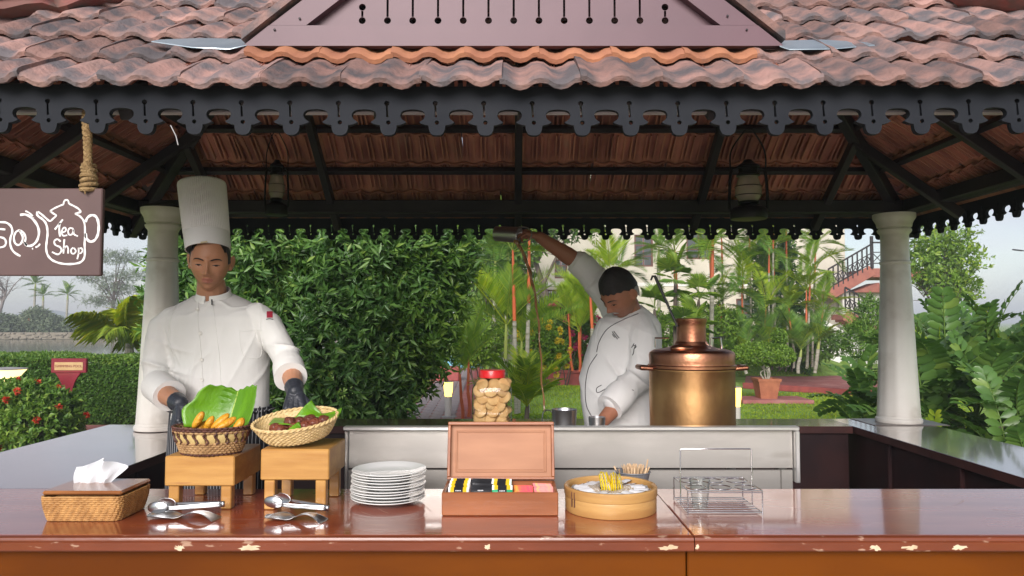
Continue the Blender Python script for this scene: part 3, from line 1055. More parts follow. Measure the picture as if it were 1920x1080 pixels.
# ---- wicker baskets
def wicker(name, c, rx, ry, h, k, rows, label, scheme, M=None, rope=None, nwave=40):
    t = thing(name, label, 'basket', c)
    M = M or Matrix.Identity(3)
    c = Vector(c)
    P = lambda x, y, z: c + M @ Vector((x, y, z))
    mbs = {}
    for j in range(rows):
        f = j / (rows - 1)
        key = scheme(f)
        if key is None: continue
        kk = k + (1 - k) * f ** .8
        n = nwave * 4
        pts = []
        for i in range(n):
            a = 2 * math.pi * i / n
            w = .0022 * math.sin(nwave * a + math.pi * j)
            pts.append(P((rx * kk + w) * math.cos(a), (ry * kk + w) * math.sin(a), .004 + f * (h - .008)))
        mbs.setdefault(key, MB()).tube(pts, (rope or h / rows * .56), 5, closed=True)
    names = {'d': ('dark_weave', wick_br), 'm': ('tan_weave', wick_md), 'l': ('pale_weave', wick_lt)}
    for key, m_ in mbs.items():
        m_.part(names[key][0], names[key][1], t)
    # inside skin and floor
    q = MB()
    rings = []
    for f in (1, .5, .03):
        kk = k + (1 - k) * f ** .8
        rings.append([P((rx * kk - .003) * math.cos(2 * math.pi * i / 40), (ry * kk - .003) * math.sin(2 * math.pi * i / 40), .004 + f * (h - .008)) for i in range(40)])
    q.loft(rings, False); n0 = len(q.v); q.f.append(tuple(range(80, 120))); q.m.append(0)
    q.part('inside', names['m' if 'm' in mbs else 'l'][1], t)
    return t, P
bc1 = Vector(((W(396, 800, 2.68)).x, 2.685, s1[4]))
b1, P1 = wicker('fruit_basket', bc1, .132, .10, .100, .76, 13, 'brown woven basket with a pale leaf band holding fried bananas', lambda f: 'd' if f > .9 or f < .08 else (None if .46 < f < .80 else 'm'))
# pale strips with dark stitches in the middle band
band = MB(); st_ = MB()
for i in range(22):
    a0_ = 2 * math.pi * i / 22
    pts = []
    for a in np.linspace(a0_ + .035, a0_ + 2 * math.pi / 22 - .035, 5):
        for f in (.45, .63, .81):
            kk = .76 + .24 * f ** .8
            bul = .004 if f == .63 else 0
            pts.append(P1((.132 * kk + bul) * math.cos(a), (.10 * kk + bul) * math.sin(a), .004 + f * .092))
    band.add(pts, [(3 * q + r, 3 * q + 3 + r, 3 * q + 4 + r, 3 * q + 1 + r) for q in range(4) for r in range(2)])
    a = a0_
    pp = []
    for f in np.linspace(.42, .84, 6):
        kk = .76 + .24 * f ** .8
        aa = a + .07 * math.sin((f - .42) / .42 * math.pi * 2)
        pp.append(P1((.132 * kk + .005) * math.cos(aa), (.10 * kk + .005) * math.sin(aa), .004 + f * .092))
    st_.tube(pp, .0032, 6)
band.part('leaf_band', palm_strip, b1, angle=60); st_.part('stitches', wick_br, b1)

M2 = Euler((R(15), R(-6), 0)).to_matrix()
bc2 = Vector((W(560, 800, 2.70).x, 2.695, s2[4] + .030))
b2, P2 = wicker('bread_basket', bc2, .148, .105, .066, .74, 11, 'pale cream wicker basket tilted up at one end and holding brown fritters', lambda f: 'l', M2)
rim = MB()
for ph in (0, math.pi):
    rim.tube([P2((.150 + .003 * math.cos(22 * a + ph)) * math.cos(a), (.107 + .003 * math.cos(22 * a + ph)) * math.sin(a), .066 + .003 * math.sin(22 * a + ph)) for a in np.linspace(0, 2 * math.pi, 176, endpoint=False)], .0042, 6, closed=True)
rim.part('braided_rim', wick_lt, b2)

# ---- banana leaves (curved sheets with ribbed midrib)
def leaf_sheet(name, label, fn, nu, nv, rib=None, m=banana_m, thick=.0016):
    """fn(u, v) -> point, u across -1..1, v along 0..1"""
    V = []; F = []
    for j in range(nv):
        for i in range(nu):
            V.append(fn(-1 + 2 * i / (nu - 1), j / (nv - 1)))
    n = len(V)
    for j in range(nv - 1):
        for i in range(nu - 1):
            F.append((j * nu + i, j * nu + i + 1, (j + 1) * nu + i + 1, (j + 1) * nu + i))
    bm_ = MB(); bm_.add(V, F)
    me = bm_.mesh(name)
    base_ = Vector(V[nu // 2])
    set_coords(me, coords(me) - np.array(base_))
    o = link(name, me, None, m, base_)
    md = o.modifiers.new('thick', 'SOLIDIFY'); md.thickness = thick
    tag(o, label, 'banana leaf')
    if rib:
        r_ = MB(); pts = [Vector(fn(0, j / 11)) for j in range(12)]
        nrm = (Vector(fn(.1, .5)) - Vector(fn(-.1, .5))).cross(Vector(fn(0, .55)) - Vector(fn(0, .45))).normalized()
        r_.tube([p - nrm * .001 if nrm.y > 0 else p + nrm * .001 for p in pts], [.0036 - .0016 * j / 11 for j in range(12)], 8)
        r_.part('midrib', banana_rib, o)
    return o
ctrl = {}  # upright leaf in the brown basket: outline measured as left / mid / right edges
LA = [W(345, 800, 2.72), W(341, 768, 2.735), W(362, 750, 2.745), W(373, 733, 2.75), W(389, 722, 2.755)]
LM = [W(425, 806, 2.77), W(432, 785, 2.785), W(438, 765, 2.795), W(443, 748, 2.80), W(447, 733, 2.80)]
LB = [W(462, 803, 2.72), W(470, 785, 2.725), W(476, 765, 2.73), W(480, 744, 2.735), W(482, 722, 2.735)]
def lerp_list(Q, v):
    t = v * (len(Q) - 1); i = min(int(t), len(Q) - 2)
    a, b, c, d = Q[max(i - 1, 0)], Q[i], Q[i + 1], Q[min(i + 2, len(Q) - 1)]
    k = t - i
    return 0.5 * ((2 * b) + (c - a) * k + (2 * a - 5 * b + 4 * c - d) * k * k + (3 * b - a - 3 * c + d) * k ** 3)
def fn1(u, v):
    a, m, b = lerp_list(LA, v), lerp_list(LM, v), lerp_list(LB, v)
    e = a if u < 0 else b
    k = abs(u)
    p = m.lerp(e, k)
    p = p + Vector((0, .010 * math.sin(k * math.pi) + .002 * math.sin(v * 40 + u * 3), .006 * math.sin(k * math.pi) * v))
    if v > .97: p = p + Vector((0, 0, .003 * math.sin(u * 19)))
    return p
leaf_sheet('banana_leaf', 'large green banana leaf piece standing up behind the fried bananas', fn1, 25, 14, True)

# fried banana fritters in the brown basket
def lump(c, r, M, seed, n=14, amp=.12):
    mb = MB(); mb.ellipsoid((0, 0, 0), r, n + 6, n, M)
    V = np.array(mb.v)
    d = 1 + amp * sn(V / max(r), (3.0,) * 3, seed)
    mb.v = [tuple(Vector(p) * float(k) + Vector(c)) for p, k in zip(V, d)]
    return mb
for i, (px, py, d, ang, ln) in enumerate([(371, 789, 2.655, 58, .036), (392, 794, 2.655, 62, .028), (413, 790, 2.66, 40, .042), (424, 794, 2.64, 28, .040), (448, 795, 2.66, 50, .026), (384, 797, 2.69, 20, .036), (405, 799, 2.69, 35, .036)]):
    M = Euler((R(20), R(-ang), R(10 * i))).to_matrix()
    lump(W(px, py, d), (ln, .016, .013), M, 40 + i).solo('fried_banana', fry_y, ['leftmost golden fried banana leaning in the brown basket', 'second small fried banana from the left in the brown basket', 'long fried banana in the middle of the brown basket', 'fried banana lying over the right of the long one', 'small rightmost fried banana at the rim of the brown basket', 'fried banana lying flat beneath the two left ones', 'fried banana lying flat beneath the long middle one'][i], 'fritter', 'fried bananas in the brown basket', angle=80)

# leaf pieces and fritters in the pale basket
def quadleaf(name, label, A, B, C, D, bow, nu=13, nv=9):
    A, B, C, D = [W(*q) for q in (A, B, C, D)]
    def fn(u, v):
        k = (u + 1) / 2
        p = (A.lerp(B, k)).lerp(D.lerp(C, k), v)
        return p + Vector((0, bow * math.sin(math.pi * k) * math.sin(math.pi * v), bow * .6 * math.sin(2.5 * k + 3 * v)))
    return leaf_sheet(name, label, fn, nu, nv, None)
quadleaf('banana_leaf', 'torn banana leaf corner standing up in the pale basket by the glove', (553, 784, 2.70), (606, 786, 2.71), (602, 770, 2.735), (584, 751, 2.74), .012)
quadleaf('banana_leaf', 'banana leaf strip curling over the raised end of the pale basket', (597, 803, 2.66), (634, 782, 2.66), (641, 761, 2.70), (600, 776, 2.74), .014)
quadleaf('banana_leaf', 'banana leaf lining the far left side of the pale basket', (504, 796, 2.66), (560, 800, 2.64), (556, 779, 2.75), (516, 783, 2.75), .008)
quadleaf('banana_leaf', 'small pale green leaf flap folded over the front of the pale basket', (536, 810, 2.612), (577, 809, 2.612), (566, 803, 2.63), (561, 791, 2.645), .006)
FR = [(516, 803, 2.66, .022), (524, 806, 2.63, .021), (544, 792, 2.68, .024), (562, 791, 2.69, .023), (581, 787, 2.69, .024), (590, 794, 2.67, .023), (607, 788, 2.68, .022), (583, 804, 2.64, .018), (572, 799, 2.66, .022), (553, 802, 2.66, .022), (536, 800, 2.68, .022), (598, 799, 2.69, .020)]
for i, (px, py, d, r) in enumerate(FR):
    lump(W(px, py, d), (r, r * .95, r * .85), None, 80 + i, amp=.10).solo('fritter', fry_b, 'dark brown round fritter in the pale basket, %s from the left' % ORD[sorted(f[0] for f in FR).index(px)], 'fritter', 'round fritters in the pale basket', angle=80)

# ---- spoon rests and tongs
satin = mat('satin_steel', (.52, .53, .54), (.45, .46, .47), 7, rough=.30, metal=1.0, rvar=.06)
def spoon_rest(p, ang, L_, label):
    t = MB()
    prof = [(-.5, .004, .012), (-.49, .020, .0075), (-.44, .033, .004), (-.34, .040, .0025), (-.22, .038, .003), (-.10, .026, .006), (0, .016, .013), (.10, .014, .020), (.2, .016, .0225), (.30, .020, .019), (.40, .026, .009), (.46, .030, .001)]
    A = catmull([Vector(q) for q in prof], 3)
    V = []; F = []
    nu = 13
    for x, w, z in A:
        for i in range(nu):
            u = -1 + 2 * i / (nu - 1)
            dish = .011 * max(0, 1 - ((x + .3) / .21) ** 2) if x < 0 else .002
            V.append((x * L_, u * w, z + dish * u * u + .0012))
    for j in range(len(A) - 1):
        for i in range(nu - 1):
            F.append((j * nu + i, j * nu + i + 1, (j + 1) * nu + i + 1, (j + 1) * nu + i))
    M = Matrix.Rotation(R(ang), 3, 'Z')
    t.add([M @ Vector(q) + Vector(p) for q in V], F)
    o = t.solo('spoon_rest', satin, label, 'spoon rest', angle=60)
    md = o.modifiers.new('t', 'SOLIDIFY'); md.thickness = .0015
    return o
def tongs(p, ang, L_, label, fork=False, lift=.012, tilt=0):
    t = thing('serving_tongs', label, 'tongs', p)
    M = Matrix.Rotation(R(ang), 3, 'Z') @ Matrix.Rotation(R(tilt), 3, 'Y')
    P = lambda x, y, z: Vector(p) + M @ Vector((x, y, z))
    for sg in (-1, 1):
        V = []; F = []
        for j in range(20):
            f = j / 19
            x = .5 * L_ - f * L_ * .74
            y = sg * (.004 + .026 * f ** .8)
            hw = .0085 - .003 * f
            for u in (-1, -.4, .4, 1):
                V.append(P(x, y + sg * .0018 * (u * u), lift + u * hw))
        for j in range(19):
            for i in range(3):
                F.append((j * 4 + i, j * 4 + i + 1, (j + 1) * 4 + i + 1, (j + 1) * 4 + i))
        mb = MB(); mb.add(V, F)
        o = mb.part('arm', satin, t); md = o.modifiers.new('t', 'SOLIDIFY'); md.thickness = .0016
        # head: spoon bowl, or a toothed comb for the salad tongs
        V = []; F = []
        n, m_ = 14, 10
        hx, hz = .036, .020
        for j in range(m_):
            f = j / (m_ - 1)
            for i in range(n):
                a = 2 * math.pi * i / n
                r = f
                if fork and sg > 0 and math.cos(a) < -.1 and f > .6: r = f * (1 - .28 * (i % 2))
                V.append(P(-.24 * L_ - hx * .9 + hx * r * math.cos(a), sg * (.026 + .007 * (1 - r * r)), lift + .004 + hz * r * math.sin(a)))
        for j in range(m_ - 1):
            for i in range(n):
                F.append((j * n + i, j * n + (i + 1) % n, (j + 1) * n + (i + 1) % n, (j + 1) * n + i))
        mb = MB(); mb.add(V, F)
        o = mb.part('bowl', satin, t); md = o.modifiers.new('t', 'SOLIDIFY'); md.thickness = .0014
    bend = MB()
    V = []; F = []
    for j in range(9):
        a = -math.pi / 2 + math.pi * j / 8
        for u in (-1, 1):
            V.append(P(.5 * L_ + .009 * math.cos(a), .0055 * math.sin(a), lift + u * .0088))
    for j in range(8): F.append((2 * j, 2 * j + 1, 2 * j + 3, 2 * j + 2))
    bend.add(V, F); o = bend.part('bend', satin, t); md = o.modifiers.new('t', 'SOLIDIFY'); md.thickness = .0016
    return t
p = base(346, 973); spoon_rest((p.x, p.y, TZ), -9, .25, 'steel spoon rest before the left wooden riser')
p = base(352, 966); tongs((p.x, p.y, TZ + .020), -2, .235, 'steel tongs lying on the rest before the left wooden riser', lift=.012, tilt=-3)
p = base(556, 976); spoon_rest((p.x, p.y, TZ), -14, .215, 'steel spoon rest before the right wooden riser')
p = base(560, 966); tongs((p.x, p.y, TZ + .022), -12, .20, 'steel tongs with a toothed jaw lying before the right wooden riser', fork=True, lift=.014, tilt=4)

# ---- stack of plates
pc = Vector((base(730, 936).x, 2.735, TZ + .001))
pm = MB()
pm.lathe([(.001, .004), (.055, .0035), (.068, .0), (.074, .0), (.078, .004), (.105, .010), (.131, .0175), (.1335, .0195), (.1325, .0212), (.118, .0185), (.095, .0125), (.078, .0085), (.001, .0078)], (0, 0, 0), 64, cap=False)
pme = pm.mesh('plate', angle=50)
pme.materials.append(china)
NP = 11
for i in range(NP):
    o = bpy.data.objects.new('plate', pme); COL.objects.link(o)
    o.location = pc + Vector((random.gauss(0, .0018) + .0006 * i, random.gauss(0, .0018), .0098 * i))
    o.rotation_euler = (random.gauss(0, .006), random.gauss(0, .006), random.uniform(0, 6))
    which = 'topmost white plate of the stack, with its face in view' if i == NP - 1 else ('lowest white plate of the stack, resting on the counter' if i == 0 else 'white plate in the stack, %s from the bottom' % ORD[i])
    tag(o, which, 'plate', 'stacked white plates')

# ---- wooden tea box with open lid
q0 = base(828, 968); q1 = base(1047, 968)
x0, x1, y0 = q0.x, q1.x, q0.y
y1 = y0 + .20; H = .078; th = .011
tbx = thing('tea_box', 'reddish wooden tea bag box standing with its lid open', 'tea box', ((x0 + x1) / 2, (y0 + y1) / 2, TZ + .001))
MB().span(x0, x1, y0, y0 + th, TZ + .0012, TZ + H, .003).part('front_board', box_wood, tbx)
MB().span(x0, x1, y1 - th, y1, TZ + .0012, TZ + H, .003).part('rear_board', box_wood, tbx)
for a, b in ((x0, x0 + th), (x1 - th, x1)):
    MB().span(a, b, y0 + th + .0004, y1 - th - .0004, TZ + .0012, TZ + H, .003).part('side_board', box_wood, tbx)
MB().span(x0 + th, x1 - th, y0 + th, y1 - th, TZ + .0015, TZ + .012, .001).part('floor_board', box_wood, tbx)
cw = (x1 - x0 - 2 * th)
for i in (1, 2, 3, 4):
    X = x0 + th + cw * [0, .215, .415, .615, .81][i]
    MB().span(X - .002, X + .002, y0 + th, y1 - th, TZ + .012, TZ + H - .012, .001).part('divider', box_wood, tbx)
lidM = Matrix.Rotation(R(-13), 3, 'X')
LH = .205; LW = x1 - x0 - .004
hinge = Vector(((x0 + x1) / 2, y1 - .006, TZ + H + .003))
def LP(x, y, z): return hinge + lidM @ Vector((x, y, z))
def lid_piece(xa, xb, za, zb, ya, yb, name, m, parent=None, bev=.002):
    mb = MB().box(LP((xa + xb) / 2, (ya + yb) / 2, (za + zb) / 2), (xb - xa, yb - ya, zb - za), bev, lidM)
    return mb.part(name, m, parent or tbx)
lid = lid_piece(-LW / 2 + .006, LW / 2 - .006, .006, LH - .006, .004, .014, 'lid', lid_wood)
for xa, xb, za, zb in ((-LW / 2, LW / 2, LH - .012, LH), (-LW / 2, LW / 2, 0, .010), (-LW / 2, -LW / 2 + .011, .0102, LH - .0122), (LW / 2 - .011, LW / 2, .0102, LH - .0122)):
    lid_piece(xa, xb, za, zb, -.020, .016, 'lid_edge', box_wood, lid)
for xa, xb, za, zb in ((-LW / 2 + .034, LW / 2 - .034, LH - .036, LH - .030), (-LW / 2 + .034, LW / 2 - .034, .026, .032), (-LW / 2 + .028, -LW / 2 + .034, .026, LH - .030), (LW / 2 - .034, LW / 2 - .028, .026, LH - .030)):
    lid_piece(xa, xb, za, zb, .0005, .0045, 'moulding', lid_wood, lid, .0015)
lid_piece(-LW / 2 + .037, LW / 2 - .037, .0345, LH - .0385, .0022, .0045, 'raised_panel', lid_wood, lid, .001)

# tea sachets: pillow packs standing in rows
def pmat(n, c, r=.3): return mat(n, c, rough=r, coat=.2, bump=.12, bscale=60)
blk = pmat('black_foil', (.018, .018, .020)); yel = pmat('yellow_paper', (.72, .46, .015)); wht = pmat('white_paper', (.80, .79, .76), .5)
grn = pmat('green_paper', (.02, .36, .15)); org = mat('orange_print', (.80, .22, .03), (.78, .10, .14), 40, rough=.4, lo=.42, hi=.58, c3=(.80, .42, .05), c3scale=30, c3lo=.55, c3hi=.65)
pnk = mat('pink_print', (.80, .18, .20), (.82, .34, .30), 40, rough=.4, lo=.42, hi=.58, c3=(.84, .50, .12), c3scale=34, c3lo=.56, c3hi=.66)
def sachet_mesh(name, w, h, th, bands, mats, top=None):
    """bands: (u0, u1, material index) across the width; top band optional"""
    us = [0.0]
    for a, b, k in bands: us += list(np.linspace(a, b, 4)[1:])
    us = sorted(set(round(float(u), 4) for u in us))
    vs_ = np.linspace(0, 1, 9)
    V = []; F = []; Mi = []
    for side in (1, -1):
        for v in vs_:
            for u in us:
                e = min(u, 1 - u) * 4; e2 = min(v, 1 - v) * 5
                b = th / 2 * min(1, max(e, 0)) ** .6 * min(1, max(e2, 0)) ** .6 + .0004
                V.append(((u - .5) * w, side * -b + .0008 * math.sin(17 * u + 23 * v), v * h))
    n = len(us)
    for s_ in range(2):
        o = s_ * n * len(vs_)
        for j in range(len(vs_) - 1):
            for i in range(n - 1):
                q = (o + j * n + i, o + j * n + i + 1, o + (j + 1) * n + i + 1, o + (j + 1) * n + i)
                F.append(q if s_ == 0 else q[::-1])
                um = (us[i] + us[i + 1]) / 2
                k = [c for a, b, c in bands if a <= um <= b][0]
                if top and vs_[j] < top[0] and k in top[1]: k = top[2]
                Mi.append(k)
    me = bpy.data.meshes.new(name)
    me.from_pydata(V, [], F)
    me.polygons.foreach_set('material_index', np.array(Mi, dtype=np.int32))
    me.polygons.foreach_set('use_smooth', np.ones(len(F), dtype=bool))
    for m_ in mats: me.materials.append(m_)
    return me
W1 = cw * .19
sA = sachet_mesh('tea_sachet', W1, .072, .010, [(0, .10, 0), (.10, .28, 1), (.28, .72, 2), (.72, .90, 1), (.90, 1, 0)], [wht, yel, blk])
sB = sachet_mesh('tea_sachet', W1, .072, .010, [(0, 1, 0)], [blk])
sC = sachet_mesh('tea_sachet', W1, .072, .010, [(0, .10, 0), (.10, .28, 1), (.28, .72, 2), (.72, .90, 1), (.90, 1, 0)], [wht, yel, blk, grn], (.80, (0, 1), 3))
sD = sachet_mesh('tea_sachet', W1 * .92, .062, .012, [(0, 1, 0)], [org])
sE = sachet_mesh('tea_sachet', W1 * .92, .062, .012, [(0, 1, 0)], [pnk])
tiny = mat('white_print', (.78, .78, .78), rough=.6)
for ci, (me, frac, nm, top) in enumerate(((sA, .107, 'yellow edged black tea sachet at the left of the box', .022), (sB, .315, 'black tea sachet in the second row of the box', .022), (sC, .515, 'green and yellow tea sachet in the middle row of the box', .020),
                                     (sD, .715, 'orange fruit tea sachet in the fourth row of the box', .010), (sE, .905, 'pink fruit tea sachet at the right of the box', .012))):
    X = x0 + th + cw * frac
    for j in range(7):
        o = bpy.data.objects.new('tea_sachet', me); COL.objects.link(o)
        f = j / 6
        o.location = (X + random.gauss(0, .0015), y0 + th + .026 + f * (.125), TZ + .013 + random.uniform(-.001, .002) + (top - .010 if ci < 3 else top - .012) * (.30 + .7 * f))
        o.rotation_euler = (R(-26 + random.gauss(0, 3)), random.gauss(0, .03), random.gauss(0, .03))
        tag(o, nm + (', front one' if j == 0 else ', %s from the front' % ORD[j]), 'tea sachet', nm.split(' in the')[0].split(' at the')[0] + 's')
        if j < 3 and ci in (0, 1, 2):
            pr = MB()
            for q in range(4):
                pr.box(Vector((-.008 + q * .005, -.0062, .058)), (.0034, .0006, .003), .0002)
            me2 = pr.mesh('print'); link('print', me2, o, tiny)

# ---- round bamboo tray
bam = mat('bamboo', (.52, .30, .10), (.42, .22, .07), 4, rough=.5, bump=.12, bscale=20, stretch=(1, 1, 6), c3=(.20, .09, .03), c3scale=7, c3lo=.70, c3hi=.76, coat=.15)
tc_ = Vector((base(1131, 928).x, 2.632, TZ + .001))
RT = .158
bt = thing('bamboo_tray', 'round bamboo steamer tray filled with sugar sachets', 'tray', tc_)
MB().lathe([(RT - .010, .0), (RT - .002, .0), (RT, .003), (RT, .046), (RT - .0015, .050), (RT - .010, .050), (RT - .010, 0)], tc_, 64, cap=False).part('lower_hoop', bam, bt)
MB().lathe([(RT - .012, .0505), (RT + .001, .0505), (RT + .003, .054), (RT + .003, .079), (RT, .083), (RT - .009, .083), (RT - .012, .079), (RT - .012, .0505)], tc_, 64, cap=False).part('upper_hoop', bam, bt)
MB().lathe([(.001, .052), (RT - .012, .052), (RT - .012, .058), (.001, .060)], tc_, 48, cap=False).part('tray_floor', bam, bt)
for k in range(5):
    MB().box(tc_ + Vector((-RT * math.cos(.5 + .09 * k) - .001, -RT * math.sin(.5 + .09 * k) - .001, .05)), (.003, .010, .05), .001, (0, 0, -.5 + .09 * k)).part('lashing', wick_br, bt) if k in (0, 1) else None
# sachets
wsm = mat('white_stick_paper', (.80, .80, .82), rough=.55)
tanp = mat('tan_print', (.42, .32, .22), (.70, .66, .60), 160, rough=.6, lo=.45, hi=.55)
dkp = mat('dark_print', (.08, .08, .09), (.65, .64, .62), 200, rough=.6, lo=.47, hi=.53)
sW = sachet_mesh('sugar_sachet', .030, .095, .006, [(0, 1, 0)], [wsm, tanp, dkp], None)
# printed inner end of the white sachets
for poly in sW.polygons:
    zc = sum(sW.vertices[i].co.z for i in poly.vertices) / len(poly.vertices)
    if zc < .038: poly.material_index = 1
    if zc > .086: poly.material_index = 2
for i in range(34):
    a = 2 * math.pi * i / 34 + random.gauss(0, .04)
    o = bpy.data.objects.new('sugar_sachet', sW); COL.objects.link(o)
    r0 = .040 + random.uniform(-.004, .006)
    o.location = tc_ + Vector((r0 * math.cos(a), r0 * math.sin(a), .066 + random.uniform(0, .008)))
    d = Vector((math.cos(a), math.sin(a), -.04 + random.gauss(0, .03))).normalized()
    x = Vector((-math.sin(a), math.cos(a), random.gauss(0, .12))).normalized()
    y = d.cross(x); 
    o.rotation_euler = Matrix((x, y, d)).transposed().to_euler()
    tag(o, 'white sugar sachet lying in the fan on the round bamboo tray', 'sugar sachet', 'white sugar sachets fanned on the tray')
ysm = mat('yellow_stick', (.85, .66, .02), (.80, .58, .015), 20, rough=.4)
sY = sachet_mesh('sweetener_sachet', .030, .062, .005, [(0, .2, 0), (.2, .45, 1), (.45, 1, 0)], [ysm, tanp])
for i in range(12):
    o = bpy.data.objects.new('sweetener_sachet', sY); COL.objects.link(o)
    o.location = tc_ + Vector((-.030 + .0062 * i, -.028 + random.gauss(0, .004) + (.012 if i > 5 else 0), .058 + random.uniform(0, .008) + (.008 if i < 4 else 0)))
    o.rotation_euler = (R(-12 + random.gauss(0, 5)), R(random.gauss(-4, 4)), R(62 + random.gauss(0, 8)))
    tag(o, 'bright yellow sachet standing in the bamboo tray, %s from the left' % ORD[i], 'sweetener sachet', 'yellow sachets standing in the tray')

# ---- grey cup of wooden stirrers
cup_m = mat('grey_cup', (.16, .165, .18), (.14, .145, .16), 6, rough=.45)
stick_m = mat('stirrer_wood', (.66, .47, .29), (.56, .38, .22), 10, rough=.6, tint=.15)
cc = Vector((W(1187, 900, 2.86).x, 2.86, TZ + .001))
MB().lathe([(.001, 0), (.042, 0), (.045, .003), (.064, .080), (.0675, .083), (.066, .086), (.062, .083), (.042, .008), (.001, .008)], cc, 40, cap=False).solo('stirrer_cup', cup_m, 'grey cup of wooden stirrers behind the bamboo tray', 'cup')
stm = MB().box((0, 0, .048), (.0065, .0016, .096), .0006).mesh('stirrer'); stm.materials.append(stick_m)
for i in range(64):
    o = bpy.data.objects.new('stirrer', stm); COL.objects.link(o)
    a = random.uniform(0, 6.28); r = .036 * math.sqrt(random.random())
    o.location = cc + Vector((r * math.cos(a), r * math.sin(a), .012))
    o.rotation_euler = (R(-26 * r / .036 * math.sin(a)), R(26 * r / .036 * math.cos(a)), random.uniform(0, 6))
    tag(o, 'short flat wooden stirrer standing in the grey cup', 'stirrer', 'wooden stirrers in the grey cup')
o = bpy.data.objects.new('stirrer', stm); COL.objects.link(o); o.location = cc + Vector((.036, -.01, .036)); o.rotation_euler = (R(5), R(10), .3)
tag(o, 'tallest pale stirrer sticking up at the right of the grey cup', 'stirrer', 'wooden stirrers in the grey cup')

# ---- wire glass rack with one tumbler
def thin_glass(name, tintc=(.95, .97, .97), f=1.0):
    m = bpy.data.materials.new(name); m.use_nodes = True; t = m.node_tree
    t.nodes.remove(t.nodes['Principled BSDF'])
    tr = t.nodes.new('ShaderNodeBsdfTransparent'); tr.inputs['Color'].default_value = (*tintc, 1)
    gl = t.nodes.new('ShaderNodeBsdfGlossy'); gl.inputs['Roughness'].default_value = .03
    lw = t.nodes.new('ShaderNodeLayerWeight'); lw.inputs['Blend'].default_value = .5
    p3 = t.nodes.new('ShaderNodeMath'); p3.operation = 'POWER'; p3.inputs[1].default_value = 4
    t.links.new(lw.outputs['Facing'], p3.inputs[0])
    mc_ = t.nodes.new('ShaderNodeMix'); mc_.data_type = 'RGBA'
    mc_.inputs['A'].default_value = (*tintc, 1); mc_.inputs['B'].default_value = (tintc[0] * .45, tintc[1] * .5, tintc[2] * .5, 1)
    t.links.new(p3.outputs[0], mc_.inputs['Factor']); t.links.new(mc_.outputs['Result'], tr.inputs['Color'])
    fr = t.nodes.new('ShaderNodeLayerWeight'); fr.inputs['Blend'].default_value = .25
    pw = t.nodes.new('ShaderNodeMath'); pw.operation = 'POWER'; pw.inputs[1].default_value = 2.2
    t.links.new(fr.outputs['Facing'], pw.inputs[0])
    mu = t.nodes.new('ShaderNodeMath'); mu.operation = 'MULTIPLY_ADD'; mu.inputs[1].default_value = .55 * f; mu.inputs[2].default_value = .04
    t.links.new(pw.outputs[0], mu.inputs[0])
    ms = t.nodes.new('ShaderNodeMixShader')
    t.links.new(mu.outputs[0], ms.inputs['Fac']); t.links.new(tr.outputs[0], ms.inputs[1]); t.links.new(gl.outputs[0], ms.inputs[2])
    t.links.new(ms.outputs[0], t.nodes['Material Output'].inputs['Surface'])
    MATS[name] = m
    return m
glass_m = thin_glass('clear_glass')
jar_m = thin_glass('jar_plastic', (.90, .93, .93), 2.2)
ra = base(1290, 967); xa, xb, ya = ra.x, base(1430, 967).x, ra.y; yb = ya + .215
zt_ = TZ + .083; zl = TZ + .010
rk = thing('glass_rack', 'chrome wire rack for tea glasses with a tall carrying handle', 'rack', ((xa + xb) / 2, (ya + yb) / 2, TZ + .001))
wr = .0021
m_ = MB()
m_.tube([(xa, ya, zt_), (xb, ya, zt_), (xb, yb, zt_), (xa, yb, zt_)], wr, 8, closed=True)
m_.tube([(xa, ya, zt_ - .006), (xb, ya, zt_ - .006)], wr * .8, 8)
m_.part('top_frame', chrome, rk)
m_ = MB()
m_.tube([(xa, ya, zl), (xb, ya, zl), (xb, yb, zl), (xa, yb, zl)], wr, 8, closed=True)
for i in range(6):
    y = ya + (yb - ya) * (i + .7) / 6.6
    m_.tube([(xa, y, zl), (xb, y, zl)], wr * .8, 8)
m_.part('bottom_grid', chrome, rk)
for x in (xa, xb):
    for y in (ya, yb):
        MB().tube([(x, y, TZ + .002), (x, y, zt_)], wr, 8).part('corner_wire', chrome, rk)
ym_ = (ya + yb) / 2
MB().tube([(xa, ym_, zl), (xa, ym_, TZ + .20), (xa + .004, ym_, TZ + .204), (xb - .004, ym_, TZ + .204), (xb, ym_, TZ + .20), (xb, ym_, zl)], wr, 8).part('handle', chrome, rk)
for j in range(2):
    for i in range(3):
        c = (xa + (xb - xa) * (i + .5) / 3, ya + (yb - ya) * (j + .5) / 2, zt_)
        MB().tube([(c[0] + .036 * math.cos(a), c[1] + .036 * math.sin(a), c[2]) for a in np.linspace(0, 6.2832, 28, endpoint=False)], wr * .8, 6, closed=True).part('ring', chrome, rk)
tg = (xa + (xb - xa) / 6 + .012, ya + (yb - ya) * .25, zl + .003)
MB().lathe([(.001, .0), (.0245, .0), (.026, .004), (.030, .05), (.0355, .098), (.0345, .0985), (.0285, .05), (.024, .010), (.001, .009)], tg, 36, cap=False).solo('tea_glass', glass_m, 'empty clear tea glass standing in the front of the wire rack', 'glass')

